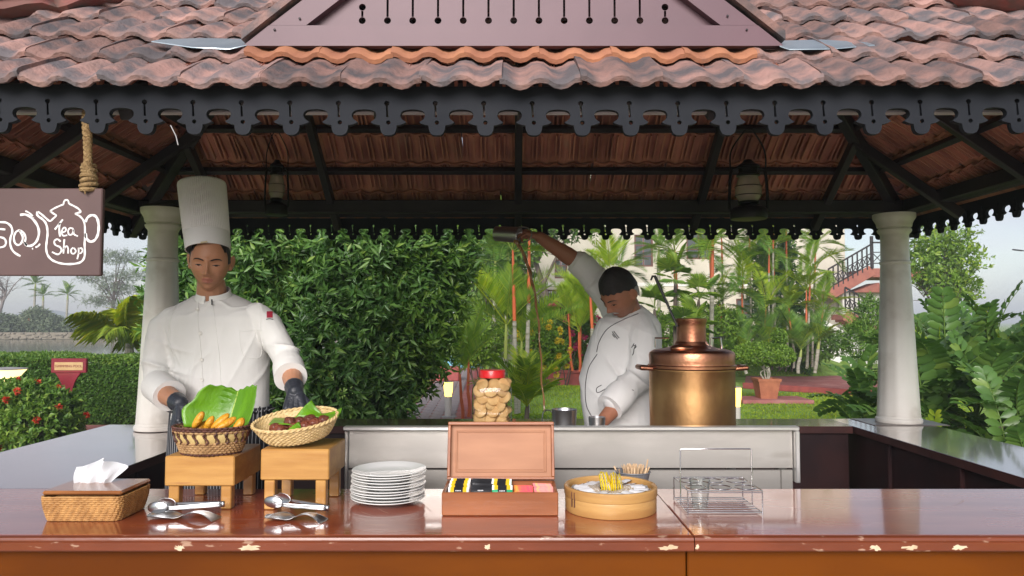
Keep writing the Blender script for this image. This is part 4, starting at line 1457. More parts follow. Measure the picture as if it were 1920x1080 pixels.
# ================================================================== THINGS ON THE STEEL RANGE
brass = mat('worn_brass', (.60, .35, .155), (.38, .20, .08), 4, rough=.44, metal=1.0, bump=.35, bscale=11, rvar=.12, stretch=(1, 1, .6), c3=(.24, .12, .06), c3scale=5, c3lo=.52, c3hi=.72, detail=9)
copper = mat('worn_copper', (.50, .23, .13), (.34, .14, .08), 7, rough=.36, metal=1.0, bump=.35, bscale=16, rvar=.1, c3=(.20, .085, .055), c3scale=8, c3lo=.54, c3hi=.72)
alu = mat('dull_aluminium', (.52, .52, .53), (.42, .42, .43), 6, rough=.36, metal=1.0, bump=.06, bscale=20, rvar=.08)
UD = 3.60
uc = Vector((W(1297, 700, UD).x, UD, TBZ + .001))
def uh(py): return W(1297, py, UD).z - uc.z
def ur(px): return px / FPX * UD
urn = thing('tea_urn', 'large brass tea urn with copper dome and neck beside the pouring cook', 'urn', uc)
hb = uh(690)
MB().lathe([(ur(76), 0), (ur(78), .012), (ur(78), hb * .3), (ur(78.5), hb * .7), (ur(78), hb - .016), (ur(79.5), hb - .010), (ur(79.5), hb - .002), (ur(77), hb)], uc, 72).part('body', brass, urn)
h1, h2 = uh(684), uh(656)
MB().lathe([(ur(77), hb + .0005), (ur(81), hb + .004), (ur(81), h1), (ur(78.5), h1 + .004), (ur(78), h1 + .02), (ur(79), uh(665)), (ur(77), uh(660)), (ur(70), h2), (ur(62), uh(655)), (ur(46), uh(652)), (ur(32), uh(647)), (ur(28.5), uh(640))], uc, 72).part('dome', copper, urn)
MB().lathe([(ur(28), uh(640) - .004), (ur(27), uh(634)), (ur(26.5), uh(612)), (ur(27), uh(606)), (ur(28.5), uh(603)), (ur(28.5), uh(598)), (ur(27.5), uh(597)), (ur(25), uh(598)), (ur(24.5), uh(630))], uc, 48, cap=False).part('neck', copper, urn)
MB().ellipsoid(uc + Vector((ur(-26), -.09, uh(652))), (.055, .04, .022), 20, 12).part('filler_cap', copper, urn)
for sg in (-1, 1):
    X = sg * ur(79)
    MB().chain([uc + Vector((X * .98, -.05, hb + .0)), uc + Vector((X + sg * .045, -.05, hb + .004)), uc + Vector((X + sg * .048, .05, hb + .004)), uc + Vector((X * .98, .05, hb))], [.011, .012, .012, .011]).part('side_handle', copper, urn)
MB().tube([uc + Vector((ur(36), -.02, uh(652))), uc + Vector((ur(36), -.02, uh(634))), uc + Vector((ur(52), -.02, uh(633))), uc + Vector((ur(55), -.02, uh(656)))], .006, 8).part('small_handle', chrome, urn)
MB().tube([uc + Vector((ur(-66), .03, uh(652))), uc + Vector((ur(-66), .03, uh(634))), uc + Vector((ur(-40), .03, uh(634)))], .004, 8).part('small_handle', chrome, urn)
rod = MB()
a, b = W(1270, 612, 3.58), W(1228, 518, 3.62)
rod.tube([a, a.lerp(b, .5), a.lerp(b, .9), b, b + Vector((-.012, 0, .0)), b + Vector((-.02, 0, -.02))], [.006, .006, .0075, .0075, .006, .004], 10)
rod.solo('ladle', mat('black_handle', (.015, .015, .016), rough=.4), 'black ladle handle leaning out of the urn neck', 'ladle')

# jar of biscuits
JD = 3.42
jc = Vector((W(923, 740, JD).x, JD, TBZ + .001))
def jh(py): return W(923, py, JD).z - jc.z
jw = 37 / FPX * JD
jt = thing('biscuit_jar', 'clear square shouldered jar with red screw lid full of biscuits', 'jar', jc)
h_sh, h_top = jh(722), jh(706)
rings = []
for z, k, sq in ((.002, .94, 4.5), (.012, 1.0, 4.5), (h_sh - .03, 1.0, 4.5), (h_sh - .010, .985, 4.0), (h_sh + .010, .86, 3.0), (h_top - .012, .70, 2.2), (h_top, .62, 2.0)):
    q = []
    for i in range(56):
        a = 2 * math.pi * i / 56
        ca, sa = math.cos(a), math.sin(a)
        q.append(jc + Vector((jw * k * math.copysign(abs(ca) ** (2 / sq), ca), jw * k * math.copysign(abs(sa) ** (2 / sq), sa), z)))
    rings.append(q)
m_ = MB(); m_.loft(rings, False); m_.part('jar_wall', jar_m, jt, angle=60)
red_lid = mat('red_lid', (.62, .012, .014), rough=.35, coat=.3)
lr = 24 / FPX * JD
prof = []
lidmb = MB()
rr = []
for z, k in ((h_top - .004, 1.0), (jh(695), 1.0), (jh(693.5), .97), (jh(693), .9), (jh(694), .0)):
    q = []
    for i in range(120):
        a = 2 * math.pi * i / 120
        w = (1 + (.012 if i % 2 else 0) * (k > .98))
        q.append(jc + Vector((lr * max(k, .01) * w * math.cos(a), lr * max(k, .01) * w * math.sin(a), z)))
    rr.append(q)
lidmb.loft(rr); lidmb.part('lid', red_lid, jt)
bis = mat('biscuit', (.66, .40, .17), (.56, .31, .12), 18, rough=.75, bump=.3, bscale=80, tint=.12)
bm_ = MB(); bm_.lathe([(.0, .0), (.024, .0), (.033, .003), (.036, .007), (.034, .011), (.025, .0155), (.010, .0175), (.0, .018)], (0, 0, 0), 24, cap=False)
bme = bm_.mesh('biscuit', angle=70); bme.materials.append(bis)
layer = 0
z = .016
while z < h_sh + .012:
    for (ix, iy) in ((-1, -1), (0, -1), (1, -1), (-1, 0), (1, 0), (-1, 1), (0, 1), (1, 1)):
        off = .5 if layer % 2 else 0
        if off and ix == 1 and random.random() < .5: pass
        x = (ix * .9 + (off - .25) * .5) * .056; y = iy * .050
        x = max(min(x, jw - .036), -jw + .036); y = max(min(y, jw - .034), -jw + .034)
        o = bpy.data.objects.new('biscuit', bme); COL.objects.link(o)
        o.location = jc + Vector((x + random.gauss(0, .003), y + random.gauss(0, .002), z + random.uniform(-.004, .004)))
        o.rotation_euler = (R(random.gauss(66 if iy < 0 else 25, 10)), R(random.gauss(0, 16)), random.uniform(-.5, .5))
        o.scale = (random.uniform(.80, .92),) * 3
        tag(o, 'round golden biscuit packed in the red lidded jar', 'biscuit', 'biscuits in the red lidded jar')
    z += .0305; layer += 1

# mug under the stream of tea
MD = 3.50
mc = Vector((W(1058, 780, MD).x, MD, TBZ + .001))
def mh(py): return W(1058, py, MD).z - mc.z
mr = 23.5 / FPX * MD
mug = thing('metal_mug', 'dull grey aluminium mug catching the stream of tea', 'mug', mc)
ht = mh(767)
MB().lathe([(.001, 0), (mr * .80, 0), (mr * .84, .006), (mr * .93, ht * .6), (mr * 1.0, ht - .006), (mr * 1.03, ht - .002), (mr * 1.0, ht), (mr * .965, ht - .004), (mr * .9, ht * .6), (mr * .80, .010), (.001, .010)], mc, 48, cap=False).part('cup', alu, mug)
hp = [mc + Vector((-mr * .95, 0, ht * .90)), mc + Vector((-mr * 1.2, 0, ht * .97)), mc + Vector((-mr * 1.62, 0, ht * .93)), mc + Vector((-mr * 1.75, 0, ht * .70)), mc + Vector((-mr * 1.55, 0, ht * .45)), mc + Vector((-mr * .9, 0, ht * .30))]
hm = MB(); hm.tube(catmull(hp, 5), .0085, 8, squash=.35); hm.part('handle', alu, mug)

# ================================================================== HANGING SIGN
sign_m = mat('sign_board', (.105, .060, .056), (.088, .050, .047), 4, rough=.6, bump=.05, bscale=20)
chalk = mat('white_lettering', (.78, .76, .74), (.70, .68, .66), 30, rough=.7)
SD = 2.28
sgt = thing('hanging_sign', 'brown hanging board with a white teapot and the words Tea Shop', 'sign', (W(-60, 517, SD).x, SD, W(0, 517, SD).z))
pA, pB = W(-330, 353, SD), W(188, 517, SD)
MB().span(pA.x, pB.x, SD, SD + .018, pB.z, pA.z, .003).part('board', sign_m, sgt)
def sp(x, y):      # board drawing coordinates measured four to a pixel
    v = W(x / 4, 330 + y / 4, SD); return Vector((v.x, SD - .0012, v.z))
def stroke(name, pts, w, closed=False):
    P = catmull([sp(*p) for p in pts], 6, closed)
    if closed: P.append(P[0])
    mb = MB(); w = w / 4 / FPX * SD
    vs = []; fs = []
    for i, p in enumerate(P):
        a, b = P[max(i - 1, 0)], P[min(i + 1, len(P) - 1)]
        if closed and i in (0, len(P) - 1): a, b = P[-2], P[1]
        d = (b - a).normalized(); n = Vector((-d.z, 0, d.x)) * w / 2
        k = 1 + .12 * math.sin(i * .9)
        vs += [p + n * k, p - n * k, p + n * k + Vector((0, .0018, 0)), p - n * k + Vector((0, .0018, 0))]
    for i in range(len(P) - 1):
        a, b = 4 * i, 4 * i + 4
        fs += [(a, a + 1, b + 1, b), (a, b, b + 2, a + 2), (a + 1, a + 3, b + 3, b + 1)]
    fs += [(0, 2, 3, 1)]
    mb.add(vs, fs)
    return mb.part(name, chalk, sgt, angle=80)
stroke('teapot_outline', [(285, 268), (278, 285), (292, 305), (322, 326), (345, 355), (356, 395), (358, 440), (352, 490), (348, 540), (356, 585), (378, 618), (410, 640), (460, 656), (520, 661), (585, 654), (620, 635), (636, 600), (637, 550), (636, 500), (640, 455)], 15)
stroke('teapot_outline', [(285, 268), (310, 285), (345, 315), (375, 338), (400, 320), (422, 297), (402, 282), (377, 264)], 13)
stroke('teapot_outline', [(377, 264), (405, 245), (445, 226), (480, 212)], 12)
stroke('teapot_outline', [(478, 212), (482, 192), (496, 179), (512, 186), (519, 208)], 12)
stroke('teapot_outline', [(519, 208), (560, 228), (592, 248), (606, 270), (588, 276), (568, 284), (600, 302), (626, 332), (637, 372), (640, 460)], 13)
stroke('teapot_handle', [(642, 345), (660, 310), (692, 294), (722, 306), (738, 345), (741, 395), (733, 445), (710, 482), (678, 492), (652, 470), (643, 430)], 18, False)
stroke('letter', [(413, 402), (436, 372), (473, 326)], 13); stroke('letter', [(450, 352), (446, 400), (452, 455)], 14)
stroke('letter', [(470, 424), (494, 412), (492, 388), (474, 394), (464, 424), (476, 448), (506, 444)], 11)
stroke('letter', [(552, 398), (528, 390), (512, 412), (520, 440), (542, 436), (554, 402), (556, 436), (586, 452)], 11)
stroke('letter', [(456, 492), (432, 474), (408, 490), (418, 518), (452, 534), (462, 562), (436, 588), (392, 570)], 12)
stroke('letter', [(484, 474), (480, 530), (477, 582)], 12); stroke('letter', [(480, 548), (498, 526), (512, 542), (512, 582)], 11)
stroke('letter', [(552, 538), (535, 552), (538, 578), (558, 582), (570, 562), (556, 540)], 11)
stroke('letter', [(592, 538), (590, 585), (580, 624)], 11); stroke('letter', [(592, 550), (610, 540), (620, 560), (606, 580), (590, 578)], 10)
stroke('letter', [(-150, 352), (-60, 340), (0, 346), (48, 350), (84, 378), (94, 420), (80, 465), (80, 520), (104, 568), (155, 602)], 15)
stroke('letter', [(-40, 402), (0, 398), (42, 402)], 14)
stroke('letter', [(-30, 462), (8, 460), (38, 474), (46, 505), (28, 530), (-30, 540)], 14)
stroke('letter', [(152, 292), (196, 290), (240, 316), (280, 368), (294, 425), (278, 485), (242, 520), (205, 522), (182, 495)], 17)
stroke('letter', [(150, 406), (122, 420), (106, 460), (114, 502), (140, 518), (164, 498), (172, 456), (150, 412), (176, 424), (194, 462), (188, 500), (205, 522)], 14)
stroke('letter', [(192, 262), (222, 278), (248, 302)], 11); stroke('letter', [(250, 316), (256, 318)], 12); stroke('letter', [(242, 546), (250, 544)], 12); stroke('letter', [(268, 536), (290, 524), (302, 508)], 12)
stroke('letter', [(-420, 460), (-380, 390), (-320, 380), (-290, 430), (-330, 480), (-380, 470), (-300, 540), (-220, 500), (-210, 400)], 15)
# ropes carrying the sign
rope_m = mat('coir_rope', (.36, .24, .11), (.24, .15, .065), 60, rough=.9, bump=.8, bscale=200)
for px, lab in ((166, 'coir rope holding up the sign at its right end'), (-300, 'coir rope holding up the far end of the sign')):
    top = W(px - 3, 205, 2.24); bot = W(px, 356, SD + .009)
    rm = MB()
    n = 46
    for s_ in range(3):
        pts = []
        for i in range(n):
            f = i / (n - 1); p = top.lerp(bot, f)
            a = f * 34 + s_ * 2.094
            r = .0072 + .0016 * math.sin(f * 9)
            pts.append(p + Vector((r * math.cos(a), r * math.sin(a), 0)))
        rm.tube(pts, .0074, 7)
    for s_ in range(7):
        z = bot.z + .002 + .0125 * s_
        rm.tube([(bot.x + (.0195 - .001 * s_ + .0025 * (s_ % 2)) * math.cos(a), bot.y + .022 * math.sin(a), z + .004 * math.sin(a + s_)) for a in np.linspace(0, 6.283, 20, endpoint=False)], .0068, 7, closed=True)
    rm.tube([bot + Vector((0, -.02, .0)), bot + Vector((.003, -.022, -.018))], [.004, .0015], 6)
    rm.solo('rope', rope_m, lab, 'rope')

# ================================================================== HURRICANE LANTERNS
lamp_blk = mat('lantern_black', (.004, .004, .005), (.008, .008, .009), 8, rough=.45, spec=.35)
lglass = thin_glass('lantern_glass', (.80, .78, .74), 1.6)
wick_grey = mat('lantern_wick', (.34, .32, .30), (.22, .21, .20), 10, rough=.5)  # plain grey of the wick, not soot on the globe
gl_t = lglass.node_tree
_mo = gl_t.nodes['Material Output']; _prev = _mo.inputs['Surface'].links[0].from_socket
_df = gl_t.nodes.new('ShaderNodeBsdfDiffuse'); _df.inputs['Color'].default_value = (.72, .66, .58, 1)  # pale diffuse mixed into the globe in place of bright reflections
_ms = gl_t.nodes.new('ShaderNodeMixShader'); _ms.inputs['Fac'].default_value = .30
gl_t.links.new(_prev, _ms.inputs[1]); gl_t.links.new(_df.outputs[0], _ms.inputs[2]); gl_t.links.new(_ms.outputs[0], _mo.inputs['Surface'])
def lantern(px, py0, py1, d, pw, wire_py, label):
    c = W(px, py1, d); H_ = W(px, py0, d).z - c.z; w = pw / FPX * d
    t = thing('hurricane_lantern', label, 'lantern', c, 'hurricane lanterns hanging under the roof')
    k = H_
    MB().lathe([(w * .36, 0), (w * .46, .01 * k), (w * .48, .05 * k), (w * .48, .15 * k), (w * .44, .19 * k), (w * .30, .22 * k), (w * .20, .25 * k)], c, 32).part('tank', lamp_blk, t)
    MB().lathe([(w * .20, .25 * k), (w * .27, .27 * k), (w * .27, .30 * k), (w * .22, .31 * k)], c, 24).part('burner', lamp_blk, t)
    MB().lathe([(w * .22, .305 * k), (w * .29, .36 * k), (w * .335, .44 * k), (w * .33, .52 * k), (w * .29, .62 * k), (w * .25, .70 * k), (w * .245, .72 * k)], c, 32, cap=False).part('globe', lglass, t)
    MB().lathe([(w * .03, .31 * k), (w * .06, .34 * k), (w * .05, .38 * k), (.001, .40 * k)], c, 16).part('wick', wick_grey, t)
    MB().lathe([(w * .26, .722 * k), (w * .30, .73 * k), (w * .30, .76 * k), (w * .24, .78 * k), (w * .24, .86 * k), (w * .30, .87 * k), (w * .29, .90 * k), (w * .16, .95 * k), (w * .10, 1.0 * k)], c, 28).part('chimney_cap', lamp_blk, t)
    for sg in (-1, 1):
        pts = [c + Vector((sg * x * w, 0, z * k)) for x, z in ((.42, .14), (.50, .20), (.49, .5), (.46, .76), (.40, .84), (.26, .85))]
        MB().tube(catmull(pts, 4), w * .042, 8).part('frame_tube', lamp_blk, t)
    for z in (.40, .55):
        MB().tube([(c.x + w * .345 * math.cos(a), c.y + w * .345 * math.sin(a), c.z + z * k) for a in np.linspace(0, 6.283, 24, endpoint=False)], w * .012, 5, closed=True).part('guard_wire', lamp_blk, t)
    hk = W(px, wire_py, d)
    MB().tube(catmull([c + Vector((-.46 * w, 0, .80 * k)), c + Vector((-.44 * w, 0, 1.15 * k)), hk + Vector((-.12 * w, 0, -.01)), hk, hk + Vector((.12 * w, 0, -.01)), c + Vector((.44 * w, 0, 1.15 * k)), c + Vector((.46 * w, 0, .80 * k))], 5), w * .022, 6).part('bail', lamp_blk, t)
lantern(518, 300, 404, 4.45, 44, 246, 'black hurricane lantern hanging above the young chef, left one of the pair')
lantern(1404, 300, 412, 3.95, 72, 243, 'larger black hurricane lantern hanging above the brass urn')

# ================================================================== PEOPLE
def head_part(mb, c, M, s, jaw=1.0, fat=0.0):
    """a head with its face along local -y; c is the centre at eye level"""
    n1, n2 = 96, 72
    V = []
    for i in range(n2 + 1):
        t = math.pi * i / n2
        for k in range(n1):
            a = 2 * math.pi * k / n1
            V.append((max(math.sin(t), 1e-3) * math.cos(a), max(math.sin(t), 1e-3) * math.sin(a), math.cos(t)))
    D = np.array(V)
    x = .0735 * D[:, 0]; y = .094 * D[:, 1]; z = .116 * D[:, 2]
    sy = D[:, 1]
    front = np.clip(-sy, 0, 1)
    y = np.where(sy < 0, -.090 * front ** .72, y)
    t = np.clip(-z / .116, 0, 1)
    x = x * (1 - (.30 - fat) * jaw * t ** 1.6)
    y = np.where(sy > 0, y * (1 - .40 * t), y)
    y = np.where(sy < 0, y * (1 + .02 * t), y)
    up = np.clip((z - .03) / .09, 0, 1)
    x = x * (1 - .05 * up); y = np.where(sy < 0, y * (1 - .10 * up), y)
    def g(cx, cz, sx, sz): return np.exp(-((x - cx) / sx) ** 2 - ((z - cz) / sz) ** 2)
    m = (sy < .05).astype(float)
    d = np.zeros_like(x)
    for sgn in (-1, 1):
        d += .0055 * g(sgn * .030, .021, .026, .008)            # brow
        d -= .0120 * g(sgn * .033, .004, .017, .0125)           # socket
        d += .0078 * g(sgn * .032, .002, .0125, .0085)          # lid over the eyeball
        d += .0060 * g(sgn * .046, -.022, .020, .017)           # cheekbone
        d += .0095 * g(sgn * .0135, -.037, .0075, .0075)        # nostril wing
        d -= .0030 * g(sgn * .030, -.045, .007, .018)           # fold beside the mouth
        d -= .0050 * g(sgn * .056, -.062, .018, .030) * (1 - fat * 4)
    d += .0035 * g(0, .022, .012, .012)
    d += .012 * g(0, -.004, .0080, .020) + .0200 * g(0, -.027, .0100, .013) + .0085 * g(0, -.034, .0125, .0085)
    d -= .0035 * g(0, -.0475, .006, .006)
    d += .0068 * g(0, -.0565, .021, .0052) + .0082 * g(0, -.0695, .018, .0060)
    d -= .0052 * g(0, -.0630, .026, .0024)
    d -= .0045 * g(0, -.0815, .020, .0060)
    d += .0085 * g(0, -.1000, .020, .0130)
    y = y - d * m
    P = np.stack([x, y, z], 1) * s
    Mw = np.array(M)
    P = P @ Mw.T + np.array(c)
    F = []
    for i in range(n2):
        for k in range(n1):
            l = (k + 1) % n1
            F.append((i * n1 + k, (i + 1) * n1 + k, (i + 1) * n1 + l, i * n1 + l))
    F.append(tuple(range(n1))); F.append(tuple(range(n2 * n1, (n2 + 1) * n1))[::-1])
    mb.add([tuple(p) for p in P], F)
    for sgn in (-1, 1):
        E = M @ Euler((0, sgn * .18, sgn * -.55)).to_matrix()
        mb.ellipsoid(Vector(c) + M @ Vector((sgn * .080, .012, -.004)) * s, (.0065 * s, .020 * s, .032 * s), 20, 14, E)
        mb.ellipsoid(Vector(c) + M @ Vector((sgn * .0765, .004, -.026)) * s, (.007 * s, .010 * s, .011 * s), 14, 10, E)

def local(V, c, M, s):
    return (V - np.array(c)) @ np.array(M) / s

def hand(mb, wrist, fwd, back, side, curls, s=1.0, thumb=(.55, .75, -.35), grow=0.0, spread=1.0, tcurl=20):
    """side: +1 puts the thumb on the +lateral side; curls per finger: (knuckle, middle, tip) in degrees towards the palm"""
    f = Vector(fwd).normalized(); b = Vector(back); b = (b - f * b.dot(f)).normalized(); l = f.cross(b).normalized() * side
    w = Vector(wrist)
    knuck = [(.030, .080), (.010, .086), (-.011, .082), (-.030, .074)]
    lens = [(.040, .024, .020), (.044, .028, .021), (.041, .026, .020), (.032, .019, .018)]
    rad = [.0092, .0095, .0090, .0080]
    for (lx, fx), r in zip(knuck, rad):
        mb.capsule(w + (l * lx * .45 + f * .008) * s, w + (l * lx + f * fx) * s, (.0165 + grow) * s, (.0125 + grow) * s)
    mb.capsule(w + (l * .012 + f * .03) * s, w + (l * .018 + f * .055 - b * .004) * s, (.018 + grow) * s, (.016 + grow) * s)
    for i in range(4):
        lx, fx = knuck[i]
        p = w + (l * lx + f * fx) * s
        d0 = (f + l * lx * 2.2 * spread).normalized()
        ang = 0
        for k in range(3):
            ang += R(curls[i][k])
            d = d0 * math.cos(ang) - b * math.sin(ang)
            q = p + d * lens[i][k] * s
            r0 = rad[i] * (1 - .10 * k) + grow; r1 = rad[i] * (1 - .10 * (k + 1)) + grow
            mb.capsule(p, q, r0 * s, r1 * s, 12, 4)
            p = q
    t = (f * thumb[0] + l * thumb[1] + b * thumb[2]).normalized()
    p = w + (l * .022 + f * .022 - b * .004) * s
    q = p + t * .042 * s
    mb.capsule(p, q, (.0150 + grow) * s, (.0115 + grow) * s)
    t2 = (t + f * math.sin(R(tcurl)) * 1.2 - l * .1).normalized()
    q2 = q + t2 * .030 * s
    mb.capsule(q, q2, (.0112 + grow) * s, (.0100 + grow) * s)
    t3 = (t2 + f * .5 - l * .25).normalized()
    mb.capsule(q2, q2 + t3 * .024 * s, (.0100 + grow) * s, (.0082 + grow) * s)

def skin_mat(name, c, stub, lip, hair, light):
    return attr_mat(name, [(0, hair), (.25, stub), (.5, c), (.75, lip), (1.0, light)], rough=.48, spec=.4, translucent=False, bump=.06, subsurf=.12)
skin1 = skin_mat('skin', (.42, .20, .11), (.29, .135, .078), (.34, .125, .09), (.012, .009, .008), (.45, .26, .17))
skin2 = skin_mat('skin_dark', (.34, .145, .085), (.25, .11, .07), (.22, .075, .055), (.010, .008, .008), (.50, .47, .44))
jk = mat('white_drill', (.74, .73, .70), (.70, .69, .66), 5, rough=.85, bump=.10, bscale=420, spec=.2)
jk2 = mat('white_drill_grey', (.78, .775, .765), (.74, .735, .725), 5, rough=.85, bump=.10, bscale=420, spec=.2)
hat_m = mat('white_hat_paper', (.76, .755, .75), (.72, .715, .71), 6, rough=.9, bump=.05, bscale=200, spec=.2)
glove_m = mat('black_nitrile', (.020, .023, .030), (.028, .031, .040), 12, rough=.42, bump=.25, bscale=90)
hair_m = mat('black_hair', (.010, .008, .008), (.018, .015, .014), 90, rough=.5, bump=.6, bscale=260)
trou_m = mat('black_trousers', (.018, .018, .020), (.025, .025, .027), 9, rough=.9)
shoe_m = mat('black_shoe', (.012, .012, .012), rough=.4)
pipe_m = mat('black_piping', (.02, .02, .024), rough=.7)
btn_m = mat('white_button', (.70, .68, .63), rough=.3, coat=.3)

def stripe_mat():
    m = mat('pinstripe_apron', (.018, .019, .023), rough=.85)
    t = m.node_tree; b = t.nodes['Principled BSDF']
    tcn = t.nodes.new('ShaderNodeTexCoord'); wv = t.nodes.new('ShaderNodeTexWave')
    wv.wave_type = 'BANDS'; wv.bands_direction = 'X'; wv.inputs['Scale'].default_value = 26
    wv.inputs['Distortion'].default_value = .6; wv.inputs['Detail'].default_value = 1
    r = t.nodes.new('ShaderNodeValToRGB')
    r.color_ramp.elements[0].position = .90; r.color_ramp.elements[0].color = (.018, .019, .023, 1)
    r.color_ramp.elements[1].position = .96; r.color_ramp.elements[1].color = (.42, .42, .43, 1)
    t.links.new(tcn.outputs['Object'], wv.inputs['Vector']); t.links.new(wv.outputs['Fac'], r.inputs['Fac']); t.links.new(r.outputs['Color'], b.inputs['Base Color'])
    return m
apron_m = stripe_mat()

def cloth(mb, voxel, seed, folds, amp=.006, smooth=6):
    """folds: (centre, radius, direction, wavelength, depth) local creases"""
    me = remesh(mb, voxel, smooth)
    V = coords(me); N = normals(me)
    d = .0045 * sn(V, (7, 7, 4), seed) + .0012 * sn(V, (24, 24, 14), seed + 1)
    warp = np.stack([sn(V, (7,) * 3, seed + 5), sn(V, (7,) * 3, seed + 6), sn(V, (7,) * 3, seed + 7)], 1)
    for fq, am, sd in (((7, 7, 4), 1.0, 2), ((14, 13, 9), .55, 3)):
        rg = 1 - np.abs(sn(V + .035 * warp, fq, seed + sd, 4))
        mk = np.clip(.35 + .8 * sn(V, (6, 6, 5), seed + 40 + sd), 0, 1)
        d += amp * am * mk * 1.7 * (np.clip(rg, 0, 1) ** 5)
    fine = sn(V, (13, 13, 13), seed + 13)
    for i, (c, r, dr, wl, dep) in enumerate(folds):
        dr = np.array(Vector(dr).normalized())
        q = V - np.array(c)
        w = np.exp(-(np.linalg.norm(q, axis=1) / r) ** 2)
        ph = q @ dr / (wl * 2.0) * 2 * math.pi + 1.7 * warp[:, 0] + .7 * fine + i
        mk = np.clip(.55 + .8 * sn(V, (9, 9, 9), seed + 60 + i), 0, 1.2)
        d += 2.3 * dep * w * mk * ((1 - np.abs(np.sin(ph * .5))) ** 3 - .25)
    set_coords(me, V + N * d[:, None])
    return me
def to_local(me, parent):
    set_coords(me, coords(me) - np.array(wloc(parent)))
    return me
def bvh_of(me):
    V = coords(me)
    return BVHTree.FromPolygons([tuple(v) for v in V], [tuple(p.vertices) for p in me.polygons])
def surf(bvh, px, py, lift=.001):
    o = Vector((0, 0, CZ)); h = bvh.ray_cast(o, ray(px, py).normalized())
    if h[0] is None: return None
    n = h[1] if h[1].dot(ray(px, py)) < 0 else -h[1]
    return h[0] + n * lift, n
def line_on(bvh, pts, w, name, m, parent, lift=.0012, label=None, n=8):
    C = catmull([(x, y, 0) for x, y in pts], n)
    P = []; Nn = []
    for c in C:
        h = surf(bvh, c.x, c.y, lift)
        if h: P.append(h[0]); Nn.append(h[1])
    if len(P) < 2: return None
    mb = MB(); mb.tube(P, w / 2, 6)
    return mb.part(name, m, parent, label)
FLOOR = .20
struct('floor', MB().span(-1.74, 2.14, 2.93, 4.72, .0, FLOOR, .002), mat('floor_tiles', (.42, .32, .27), (.34, .25, .21), 4, rough=.6))  # hidden floor, lightened so that it bounces light to the rafters

# ------------------------------------------------------------------ the young chef in the tall hat
C1 = thing('person', 'young chef in a tall white pleated hat setting out two baskets with black gloves', 'person', (W(405, 700, 3.2).x, 3.2, FLOOR))
hc = W(394.5, 490, 3.165); hs = 1.06
HM = (Matrix.Rotation(R(14), 3, 'Z') @ Matrix.Rotation(R(14), 3, 'X') @ Matrix.Rotation(R(2), 3, 'Y'))
mb = MB()
head_part(mb, hc, HM, hs)
mb.capsule(W(396, 535, 3.205), W(399, 592, 3.23), .059, .070)
sh_r, el_r, wr_r = W(318, 606, 3.20), W(286, 722, 3.16), W(338, 757, 2.85)
sh_l, el_l, wr_l = W(492, 602, 3.20), W(543, 682, 3.10), W(553, 734, 2.86)
mb.ell_loft([(W(400, y, 3.2).x, 3.22, W(400, y, 3.2).z, rx, ry) for y, rx, ry in ((900, .12, .08), (760, .12, .085), (660, .14, .085), (600, .15, .075), (572, .09, .06))], 28)
mb.chain([sh_r, el_r, el_r.lerp(wr_r, .35), wr_r], [.036, .040, .045, .029])
mb.chain([sh_l, el_l, el_l.lerp(wr_l, .35), wr_l], [.036, .038, .043, .029])
hand_r = dict(wrist=wr_r, fwd=(.05, -.45, -.75), back=(-.75, -.55, .25), side=-1, curls=[(30, 40, 20), (34, 45, 25), (38, 45, 25), (40, 50, 25)], thumb=(.55, .55, -.5))
hand_l = dict(wrist=wr_l, fwd=(.16, -.55, -.72), back=(.15, -.75, .62), side=-1, curls=[(12, 18, 10), (16, 24, 14), (22, 30, 16), (28, 34, 18)], thumb=(.60, .62, -.30))
hand(mb, **hand_r); hand(mb, **hand_l)
for sg in (-1, 1):
    mb.capsule(Vector((C1.location.x + sg * .085, 3.23, FLOOR + .86)), Vector((C1.location.x + sg * .10, 3.24, FLOOR + .09)), .072, .042)
body = remesh(mb, .0034, 2)
V = coords(body)
q = local(V, hc, HM, hs)
t = np.full(len(V), .5)
hd = (np.abs(q) < .16).all(1)
x, y, z = q[:, 0], q[:, 1], q[:, 2]
lip = hd & (y < -.06) & (((x / .0225) ** 2 + ((z + .0628) / .0115) ** 2) < 1)
t[lip] = .72
beard = hd & (y < .0) & (z < -.045) & ~lip
t[beard] = .42 
t[hd & (z > .045) & (y > -.05)] = .0
t[hd & (z > -.035) & (y > .035) & (np.abs(x) < .072)] = .02
t += .02 * sn(V, (40, 40, 40), 3)
set_tint(body, np.clip(t, 0, 1))
bv = bvh_of(body)
link('body', to_local(body, C1), C1, skin1)
def on_face(bv, c, M, s, x, z, lift=.0006):
    o = Vector(c) + M @ Vector((x, -.25, z)) * s
    h = bv.ray_cast(o, (M @ Vector((0, 1, 0))).normalized())
    return h[0] + M @ Vector((0, -lift, 0))
